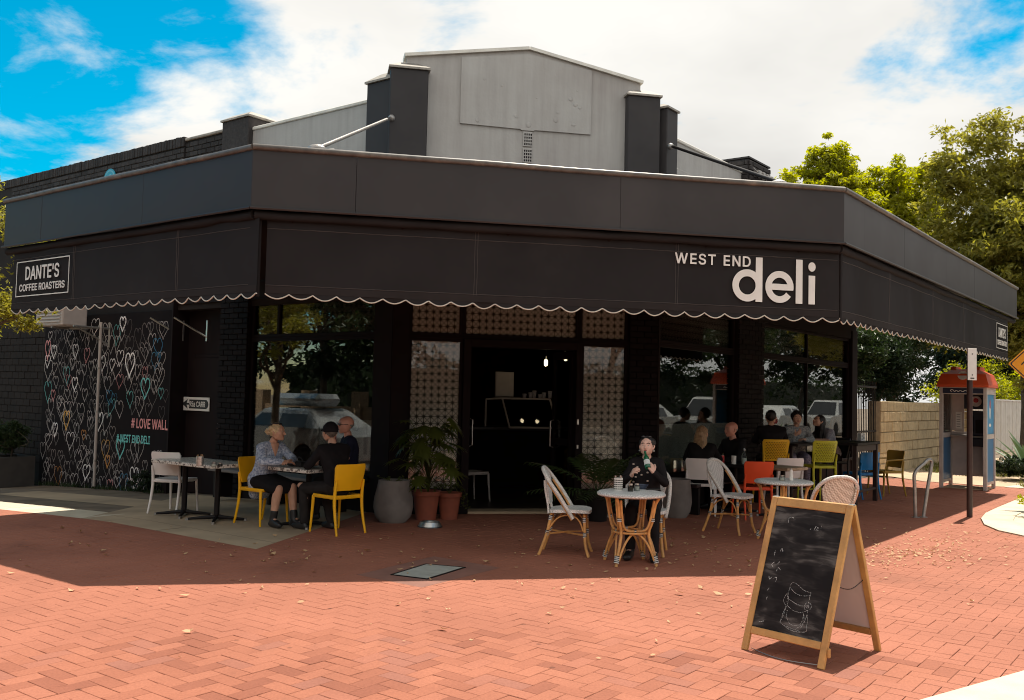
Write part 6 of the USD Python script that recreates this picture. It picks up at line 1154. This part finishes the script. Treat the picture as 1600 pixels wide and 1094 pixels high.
obj('symbol', at(moved(extr(ar, .0015), Rz), 0, -.0065, 2.42), 'letter_dark', ws)
# bicycle hoop
q1, q2_ = G(1430, 809), G(1443, 808); bh = thing('bike_hoop', 'bent steel bicycle parking hoop beside the dark pole', 'bike rack', tuple((q1 + q2_) / 2), .35)
pts_ = [(-.07, 0, -.05), (-.085, 0, .25), (-.10, 0, .55), (-.10, 0, .63), (-.06, 0, .70), (.10, 0, .815), (.18, 0, .865), (.225, 0, .855), (.23, 0, .79), (.19, 0, .6), (.07, 0, -.05)]
obj('tube', tube(curve(pts_, 48), .026, 10), 'steel_dull', bh, smooth=60)
for x in (-.07, .075): obj('flange', lathe([(0.02, .0), (.06, .0), (.06, .008), (.02, .012)], 16), 'steel_dull', bh) if False else obj('flange', at(lathe([(.026, .0), (.06, .0), (.06, .008), (.026, .012)], 16), x, 0, 0), 'steel_dull', bh)
# phone booth
mat('booth_orange', (.62, .085, .025), .4, var=.08, dirt=((.4, .09, .03), .5)); mat('booth_grey', (.46, .41, .38), .5, var=.1, dirt=((.25, .2, .17), .5)); mat('booth_blue', (.02, .12, .26), .4, var=.15); mat('booth_navy', (.012, .016, .035), .4); mat('booth_panel', (.55, .48, .45), .45, var=.1); mat('poster_cyan', (.03, .22, .42), .45, var=.25, scale=4)
bw2, bdp = .82, .82
bo = np.array([9.50, 18.95]); pbx = thing('phone_booth', 'grey and blue public phone booth with an orange dome roof', 'phone booth', (*(bo + L_ * bw2 / 2 + R_ * bdp / 2), 0), aL)
h_ = 2.06; hx, hy = bw2 / 2, bdp / 2
for sx in (-1, 1):
    for sy in (-1, 1): obj('post', bbox(sx * hx - .035, sx * hx + .035, sy * hy - .035, sy * hy + .035, 0, h_, .006), 'booth_grey', pbx)
for sx in (-1, 1): [obj('side_rail', bbox(sx * hx - .02, sx * hx + .02, -hy + .036, hy - .036, za, zb_), 'booth_grey', pbx) for za, zb_ in ((.10, .16), (1.02, 1.12))]
obj('side_panel', box(-hx - .006, -hx + .006, -hy + .036, hy - .036, .16, 1.02), 'booth_blue', pbx); obj('side_panel', box(hx - .006, hx + .006, -hy + .036, hy - .036, .16, 1.02), 'booth_blue', pbx)
obj('side_glass', box(-hx - .004, -hx + .004, -hy + .036, hy - .036, 1.12, 1.98), 'clear_glass', pbx)
adp = obj('side_poster', box(hx - .006, hx + .010, -hy + .036, hy - .036, 1.125, 1.99), 'poster_cyan', pbx)
obj('poster_print', cat_([ball((hx + .0105, .0, 1.62), .085, (.04, .75, 2.3), 2), ball((hx + .0105, 0, 1.30), .07, (.04, 1.6, .5), 2)]), 'letter_white', adp); obj('poster_print', ball((hx + .0125, 0, 1.72), .07, (.04, .9, 1.4), 2), 'red_can', adp)
obj('back_panel', box(-hx + .036, hx - .036, hy - .012, hy + .002, .22, 1.14), 'booth_panel', pbx); obj('back_panel', box(-hx + .036, -.15, hy - .012, hy + .002, 1.16, 1.98), 'booth_panel', pbx)
obj('back_glass', box(-.149, hx - .036, hy - .010, hy - .002, 1.62, 1.98), 'booth_navy', pbx)
stk = obj('sticker', at(rot(lathe([(0, 0), (.11, 0), (.11, .003), (0, .003)], 24), math.pi / 2, (1, 0, 0)), .08, hy - .012, 1.78), 'letter_white', pbx); obj('sticker_mark', at(rot(lathe([(0, 0), (.05, 0), (.05, .002), (0, .002)], 20), math.pi / 2, (1, 0, 0)), .08, hy - .0152, 1.80), 'red_can', stk)
obj('shelf', bbox(-hx + .04, -.02, hy - .25, hy - .02, 1.05, 1.075), 'steel_dull', pbx)
nt = obj('notice', box(-hx + .10, -.19, hy - .018, hy - .013, 1.20, 1.55), 'letter_white', pbx)
for k in range(6): obj('print_line', box(-hx + .12, -.22, hy - .0205, hy - .0185, 1.24 + .05 * k, 1.25 + .05 * k), 'pepper', nt)
phn = obj('telephone', bbox(.02, .36, hy - .16, hy - .013, 1.06, 1.58, .015), 'booth_navy', pbx); obj('keypad', bbox(.10, .29, hy - .172, hy - .161, 1.12, 1.40, .004), 'black_metal', phn); obj('handset', tube(curve([(.055, hy - .19, 1.15), (.045, hy - .215, 1.30), (.055, hy - .19, 1.46)], 10), .022, 8), 'black_metal', phn, smooth=60)
obj('pay_unit', bbox(.0, .34, hy - .18, hy - .013, .84, 1.02, .01), 'booth_navy', pbx)
obj('phone_mount', bbox(.04, .34, hy - .09, hy - .013, 1.02, 1.06), 'steel_dull', pbx)
hdr = obj('header', bbox(-hx - .03, hx + .03, -hy - .03, -hy + .036, h_ - .14, h_ - .001, .006), 'booth_grey', pbx); obj('header_band', box(-hx + .0, hx - .0, -hy - .033, -hy - .031, h_ - .125, h_ - .02), 'booth_navy', hdr)
sq = curve([(-.20, 0, .02), (-.23, 0, .05), (-.2, 0, .07), (-.15, 0, .03), (-.12, 0, .055), (-.09, 0, .03), (-.05, 0, .05), (0.0, 0, .03), (.05, 0, .055), (.09, 0, .03), (.14, 0, .05), (.18, 0, .035)], 40)
obj('header_script', at(tube(sq, .007, 5), 0, -hy - .034, h_ - .12), 'letter_white', hdr)
obj('top_frame', cat_([bbox(-hx - .03, -hx + .036, -hy + .037, hy + .03, h_ - .14, h_ - .001), bbox(hx - .036, hx + .03, -hy + .037, hy + .03, h_ - .14, h_ - .001), bbox(-hx + .037, hx - .037, hy - .036, hy + .03, h_ - .14, h_ - .001)]), 'booth_grey', pbx)
def roof(z0, a, z1, b): return trimesh.convex.convex_hull(np.array([(sx * q, sy * q, z) for sx in (-1, 1) for sy in (-1, 1) for q, z in ((a, z0), (a, z0 + .05), ((a + b) / 2 + .06, z0 + (z1 - z0) * .72), (b, z1))]))
rf = obj('dome_roof', roof(h_, hx + .075, h_ + .37, hx * .56), 'booth_orange', pbx)
for sx in (-1, 1): obj('roof_rib', trimesh.convex.convex_hull(np.array([(sx * (hx * .55) + d, y, z) for d in (-.05, .05) for y, z in ((-hx * .62, h_ + .36), (hx * .62, h_ + .36), (-hx * .5, h_ + .42), (hx * .5, h_ + .42), (-hx - .05, h_ + .08), (hx + .05, h_ + .08))])), 'booth_orange', rf)
obj('roof_badge', at(rot(lathe([(0, 0), (.10, 0), (.10, .01), (0, .01)], 20), math.pi / 2 - .55, (1, 0, 0)), 0, -hx - .005, h_ + .235), 'sign_yellow' if False else 'letter_white', rf)
obj('base_plate', box(-hx + .0, hx - .0, -hy + .04, hy - .04, .0, .02), 'concrete_slab', pbx)
# limestone wall, gate and white fence continue the right street front
mat('limestone', (.46, .345, .20), .9, var=.2, scale=7, rnd=.14, bump=.9, bscale=26, dirt=((.26, .19, .10), .6)); mat('mortar_lime', (.36, .29, .19), .95, var=.2)
lwall = thing('limestone_wall', 'rough limestone block garden wall past the shop end', 'wall', tuple(W(FR, 11.15, 0, 0)), math.atan2(R_[1], R_[0]))
obj('core', box(0, 7.6, .02, .28, -.2, 1.74), 'mortar_lime', lwall)
for r in range(7):
    x = -(r % 2) * .26
    while x < 7.58:
        w_ = RNG.uniform(.44, .56); a_, b_ = max(0, x) + .006, min(7.6, x + w_) - .006
        if b_ - a_ > .08: d = RNG.normal(0, .008); obj('block', bbox(a_, b_, -.01 + d, .30 - d, -.02 + r * .252 + .006, -.02 + (r + 1) * .252 - .006, .012), 'limestone', lwall)
        x += w_
gt = thing('garden_gate', 'black iron bar gate between the shop and the limestone wall', 'gate', tuple(W(FR, 9.42, .1, 0)), math.atan2(R_[1], R_[0]))
for z in (.15, 1.0, 2.05): obj('rail', bbox(0, 1.68, -.02, .02, z, z + .045), 'black_metal', gt)
for k in range(13): obj('bar', tube([(.07 + k * .13, 0, .05), (.07 + k * .13, 0, 2.2)], .012, 6), 'black_metal', gt)
gp_ = thing('stone_gate_post', 'limestone gate post at the far end of the stone wall, left of the phone booth', 'post', tuple(W(FR, 20.6, 0, 0)), math.atan2(R_[1], R_[0]))
for r in range(7): obj('block', bbox(RNG.normal(0, .005), .5 + RNG.normal(0, .005), -.02, .45, -.02 + r * .252 + .005, -.02 + (r + 1) * .252 - .005, .012), 'limestone', gp_)
g2 = thing('timber_gate', 'dark timber gate between the stone wall and its gate post', 'gate', tuple(W(FR, 18.8, .1, 0)), math.atan2(R_[1], R_[0])); mat('timber_dark', (.05, .035, .022), .8, var=.3)
for k in range(12): obj('board', bbox(k * .148 + .004, (k + 1) * .148 - .004, 0, .03 + RNG.uniform(0, .004), .05, 1.72), 'timber_dark', g2)
for z in (.3, 1.4): obj('rail', bbox(0, 1.78, .036, .08, z, z + .1), 'timber_dark', g2)
mat('fence_white', (.74, .70, .65), .5, var=.06, scale=3, dirt=((.42, .38, .33), .5))
wf = thing('white_fence', 'white ribbed metal fence right of the phone booth', 'fence', tuple(W(FR, 21.2, 0, 0)), math.atan2(R_[1], R_[0]))
for k in range(14):
    x0 = k * 2.36; xs = np.linspace(x0, x0 + 2.34, 40); prof = .03 * np.clip(np.sin((xs - x0) / .39 * 2 * math.pi) * 2.2, -1, 1)
    v = np.vstack([np.c_[xs, prof, np.full(40, .05)], np.c_[xs, prof, np.full(40, 1.88)]]); i = np.arange(39); m_ = trimesh.Trimesh(v, np.vstack([np.c_[i, i + 1, i + 41], np.c_[i, i + 41, i + 40]]), process=False); obj('panel', m_, 'fence_white', wf)
    obj('post', bbox(x0 - .02, x0 + .005, -.045, .045, 0, 1.9), 'fence_white', wf)
obj('top_rail', bbox(0, 33, -.04, .04, 1.881, 1.93), 'fence_white', wf)

# ================================================================== INSIDE THE SHOP
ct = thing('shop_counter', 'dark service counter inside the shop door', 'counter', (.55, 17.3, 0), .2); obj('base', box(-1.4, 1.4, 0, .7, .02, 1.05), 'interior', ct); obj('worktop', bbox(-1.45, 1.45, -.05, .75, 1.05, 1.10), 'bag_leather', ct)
ds = thing('display_case', 'sloped glass display case on the counter inside the shop', 'display case', (.42, 17.2, 1.10), .2)
fr_pts = [(-.45, -.05, 0), (.45, -.05, 0), (.36, .25, .52), (-.54, .25, .52)]
mat('case_frame', (.42, .36, .34), .4)
for a, b in zip(fr_pts, fr_pts[1:] + fr_pts[:1]): obj('frame', tube([a, b], .018, 6), 'case_frame', ds)
obj('pane', trimesh.Trimesh(np.array(fr_pts), [[0, 1, 2], [0, 2, 3]]), 'clear_glass', ds)
obj('side_frame', cat_([tube([(-.85, .2, 0), (-.85, .2, .50)], .018, 6), tube([(-.85, .2, .50), (-.54, .25, .52)], .018, 6)]), 'case_frame', ds)
for k in range(6): cu = thing('cup_stack', 'pale cups stacked on top of the display case', 'cups', (.25 + .09 * k + .02 * (k % 2), 17.50, 1.64), 0, 'cups on the display case'); obj('cups', lathe([(0, 0), (.03, 0), (.042, .07 + .03 * (k % 3)), (.036, .075 + .03 * (k % 3)), (0, .02)], 12), 'shirt_pale', cu)
fp = thing('framed_menu', 'grey framed panel leaning above the counter inside', 'frame', (-.12, 17.55, 1.66), .25); obj('panel', bbox(-.17, .17, 0, .02, 0, .44), 'booth_grey', fp); obj('border', bbox(-.18, .18, .021, .03, -.01, .45), 'case_frame', fp)
emit('bulb_glow', (1.0, .82, .5), 14.0)
for k, (px_, py_) in enumerate(((853, 566), (883, 558))):
    d = RGT * (px_ - 800) / FPX - UPV * (py_ - 547) / FPX + FWD; q = d * (16.6 / d[1]); bl_ = thing('pendant_lamp', ('lit bare bulb hanging inside the doorway, the lower left one', 'lit bare bulb hanging inside the doorway, the upper right one')[k], 'lamp', (q[0], q[1], EYE + q[2]))
    obj('bulb', lathe([(0, -.07), (.02, -.06), (.032, -.02), (.03, .02), (.012, .05)], 12), 'bulb_glow', bl_, smooth=50); obj('socket', lathe([(.014, .05), (.016, .10), (.004, .11)], 10), 'steel', bl_); obj('flex', tube([(0, 0, .1), (0, 0, 3.2 - EYE - q[2])], .004, 5), 'band_black', bl_)
resin_chair('mustard chair inside the shop, just right of centre in the doorway', 'resin_mustard', (.95, 15.6, .02), (-.6, 1)); resin_chair('grey-white chair inside the shop, at the left of the doorway', 'booth_grey', (-.60, 14.9, .02), (.8, .6))

# ================================================================== ACROSS THE STREETS (mirrored in the shop windows)
mat('car_white', (.62, .62, .60), .25, coat=1.0, var=.03); mat('car_silver', (.42, .43, .43), .3, metal=.5, coat=1.0, var=.03); mat('car_glass', (.015, .018, .02), .05, spec=.8); mat('tyre', (.015, .015, .015), .8); mat('rim', (.45, .45, .45), .3, metal=.9); mat('lamp_lens', (.6, .6, .58), .1); mat('tail_red', (.35, .01, .01), .2)
def car(label, loc, rz, m, van=False):
    t = thing('parked_car', label, 'car', loc, rz, 'cars parked along the kerbs'); hgt = 1.75 if van else 1.45
    side = sg.Polygon([(-2.2, .32), (-2.22, .62), (-2.12, .88), (-1.55, .96), (-.9, 1.0), (2.0, 1.02), (2.18, .85), (2.2, .35), (1.75, .22), (-1.8, .22)]).buffer(.05, 4)
    for wx in (-1.38, 1.36): side = side.difference(sg.Point(wx, .32).buffer(.38, 16))
    b_ = at(moved(extr(side, 1.72), Rz), 0, .86, 0); obj('body', b_, m, t, smooth=35)
    lo = [(-1.05, 1.0), (1.95, 1.03)]; hi = [(-.35, hgt), (1.85 if van else 1.25, hgt)]
    P = [(x, s * .82, z) for x, z in lo for s in (-1, 1)] + [(x, s * .64, z) for x, z in hi for s in (-1, 1)] + [(x, s * .60, hgt + .05) for x in (-.15, hi[1][0] - .15) for s in (-1, 1)]
    cb_ = obj('cabin', trimesh.convex.convex_hull(np.array(P)), m, t)
    for s in (-1, 1):
        for a, b in ((-.72, .28), (.38, 1.35 if not van else 1.75)):
            q = np.array([(a, s * .812, 1.06), (b, s * .812, 1.06), (b - .06, s * .665, hgt - .08), (max(a + .35, a) if a < 0 else a, s * .665, hgt - .08)]); q[:, 1] += s * .012; obj('side_window', trimesh.Trimesh(q, [[0, 1, 2], [0, 2, 3]]), 'car_glass', t)
    q = np.array([(-1.08, -.72, 1.05), (-1.08, .72, 1.05), (-.42, .58, hgt - .05), (-.42, -.58, hgt - .05)]); q[:, 0] -= .03; obj('windscreen', trimesh.Trimesh(q, [[0, 1, 2], [0, 2, 3]]), 'car_glass', t)
    for wx in (-1.38, 1.36):
        for s in (-1, 1): w_ = obj('wheel', at(rot(lathe([(0, -.10), (.2, -.10), (.31, -.10), (.325, -.07), (.325, .07), (.31, .10), (.2, .10), (0, .10)], 24), math.pi / 2, (1, 0, 0)), wx, s * .76, .325), 'tyre', t, smooth=30); obj('rim', at(rot(lathe([(0, -.105), (.18, -.108), (.2, -.10)], 20), math.pi / 2 * (1 if s < 0 else -1), (1, 0, 0)), wx, s * .76, .325), 'rim', w_)
    for s in (-1, 1): obj('headlight', bbox(-2.29, -2.2, s * .62 - .16, s * .62 + .16, .66, .80, .02), 'lamp_lens', t); obj('tail_light', bbox(2.2, 2.26, s * .72 - .08, s * .72 + .08, .7, .92, .02), 'tail_red', t)
    return t
nRo = np.array([R_[1], -R_[0]]); nLo = -e1
PRo = lambda s, o: (*(PR + R_ * s + nRo * o), -.02); PLo = lambda s, o: (*(PL + L_ * s + nLo * o), -.25)
aR_ = math.atan2(R_[1], R_[0])
car('white hatchback parked across the right street, mirrored in the window', PRo(16.0, 9.6), aR_, 'car_white'); car('white high-roofed car parked farther up the right street, mirrored in the window', PRo(23.0, 9.8), aR_, 'car_white', True); car('white car third along the right street, mirrored in the window', PRo(30, 9.7), aR_ + math.pi, 'car_white'); car('white car farthest along the right street, mirrored in the window', PRo(37, 9.8), aR_, 'car_white', True)
cl_ = car('silver car with a roof box parked in the left street, mirrored in the window', PLo(9.0, 5.6), aL, 'car_silver'); obj('roof_box', bbox(-.4, 1.3, -.4, .4, 1.55, 1.85, .12), 'car_silver', cl_)
car('white car parked behind the silver one in the left street, mirrored in the window', PLo(15.0, 5.7), aL, 'car_white')
mat('house_brick', (.34, .23, .14), .85, var=.2, scale=8, bump=.3, bscale=60); mat('roof_tile', (.19, .085, .06), .8, var=.3)
def house(label, a, rz, w, d, h):
    t = thing('brick_house', label, 'house', a, rz, None); obj('wall', box(-w / 2, w / 2, 0, d, -.5, h), 'house_brick', t); P = np.array([(-w / 2 - .5, -.5, h), (w / 2 + .5, -.5, h), (w / 2 + .5, d + .5, h), (-w / 2 - .5, d + .5, h), (-w / 2 + 2, d / 2, h + 2.2), (w / 2 - 2, d / 2, h + 2.2)]); obj('roof', trimesh.convex.convex_hull(P), 'roof_tile', t)
    for x in (-w * .3, 0, w * .3): f_ = obj('window', bbox(x - .7, x + .7, -.04, .02, 1.0, 2.2), 'letter_white', t); obj('pane', box(x - .62, x + .62, -.05, -.041, 1.08, 2.12), 'car_glass', f_)
fence_l = thing('brick_fence', 'low blond brick fence with pillars across the left street', 'wall', PLo(12, 16.5), aL); obj('panel', box(-12, 12, 0, .2, -.3, 1.3), 'house_brick', fence_l)
for k in range(9): obj('pillar', bbox(-12 + 3 * k - .25, -12 + 3 * k + .25, -.1, .35, -.3, 1.9), 'house_brick', fence_l)
house('brick house across the left street, mirrored in the window', PLo(14, 30), aL + math.pi, 16, 9, 3.2); house('brick house across the right street, mirrored in the window', PRo(13, 32), aR_ + math.pi, 16, 9, 3.2); house('brick house facing the corner from behind the viewer', (3, -34, 0), math.pi, 18, 9, 3.4); house('second brick house facing the corner, to its left', (-19, -27, 0), math.pi - .5, 16, 9, 3.4)
for k, (p, sc, m_) in enumerate(((PLo(7.5, 14.5), 1.0, 'leaf_dark'), (PLo(12.5, 14.0), 1.1, 'leaf_dark'), (PLo(18, 14.5), 1.2, 'leaf_deep'), (PLo(1.5, 18.5), 1.25, 'leaf_dark'), (PRo(10, 14.5), 1.2, 'leaf_dark'), (PRo(18, 14.5), 1.25, 'leaf_dark'), (PRo(26, 14.0), 1.3, 'leaf_deep'), (PRo(34, 14.0), 1.3, 'leaf_dark'), (PRo(43, 13.5), 1.4, 'leaf_deep'), (PRo(53, 12.0), 1.5, 'leaf_dark'), (PRo(62, 9.0), 1.5, 'leaf_deep'), ((-14, -15, 0), 1.5, 'leaf_dark'), ((-5, -20, 0), 1.6, 'leaf_deep'), ((6, -19, 0), 1.6, 'leaf_dark'), ((16, -13, 0), 1.5, 'leaf_deep'), ((21, -3, 0), 1.4, 'leaf_dark'), ((-22, -4, 0), 1.4, 'leaf_deep'))):
    r7 = np.random.default_rng(200 + k); tree('street tree across the road, number %s of the row mirrored in the shop windows' % ('one two three four five six seven eight nine ten eleven twelve thirteen fourteen fifteen sixteen seventeen'.split()[k],), tuple(p), [(np.array(b[0]) * 1.0, b[1]) for b in blobset((0, 0, 4.4 * sc), (3.6 * sc, 3.6 * sc, 3.2 * sc), 12, r7)], 11000, .34, m_, .17, 300 + k, group='street trees across the road', clump=.75, per=90)

for k, (p, rz, ln) in enumerate(((PRo(38, 18.5), aR_, 80), (PLo(12, 19.0), aL, 26), ((4, -24, 0), 0, 40))):
    r7 = np.random.default_rng(400 + k); hd_ = thing('boundary_hedge', ('tall hedge across the right street, mirrored in the windows', 'tall hedge across the left street, mirrored in the window', 'tall hedge across the corner, behind the viewer')[k], 'hedge', p, rz)
    C = np.c_[r7.uniform(-ln / 2, ln / 2, 9000), r7.normal(0, .5, 9000), r7.uniform(0, 3.6, 9000) ** 1.0]; obj('foliage', leaves(C, .42, r7), 'leaf_deep', hd_, kind='stuff'); obj('stems', box(-ln / 2, ln / 2, -.35, .35, 0, 3.0), 'leaf_deep', hd_)
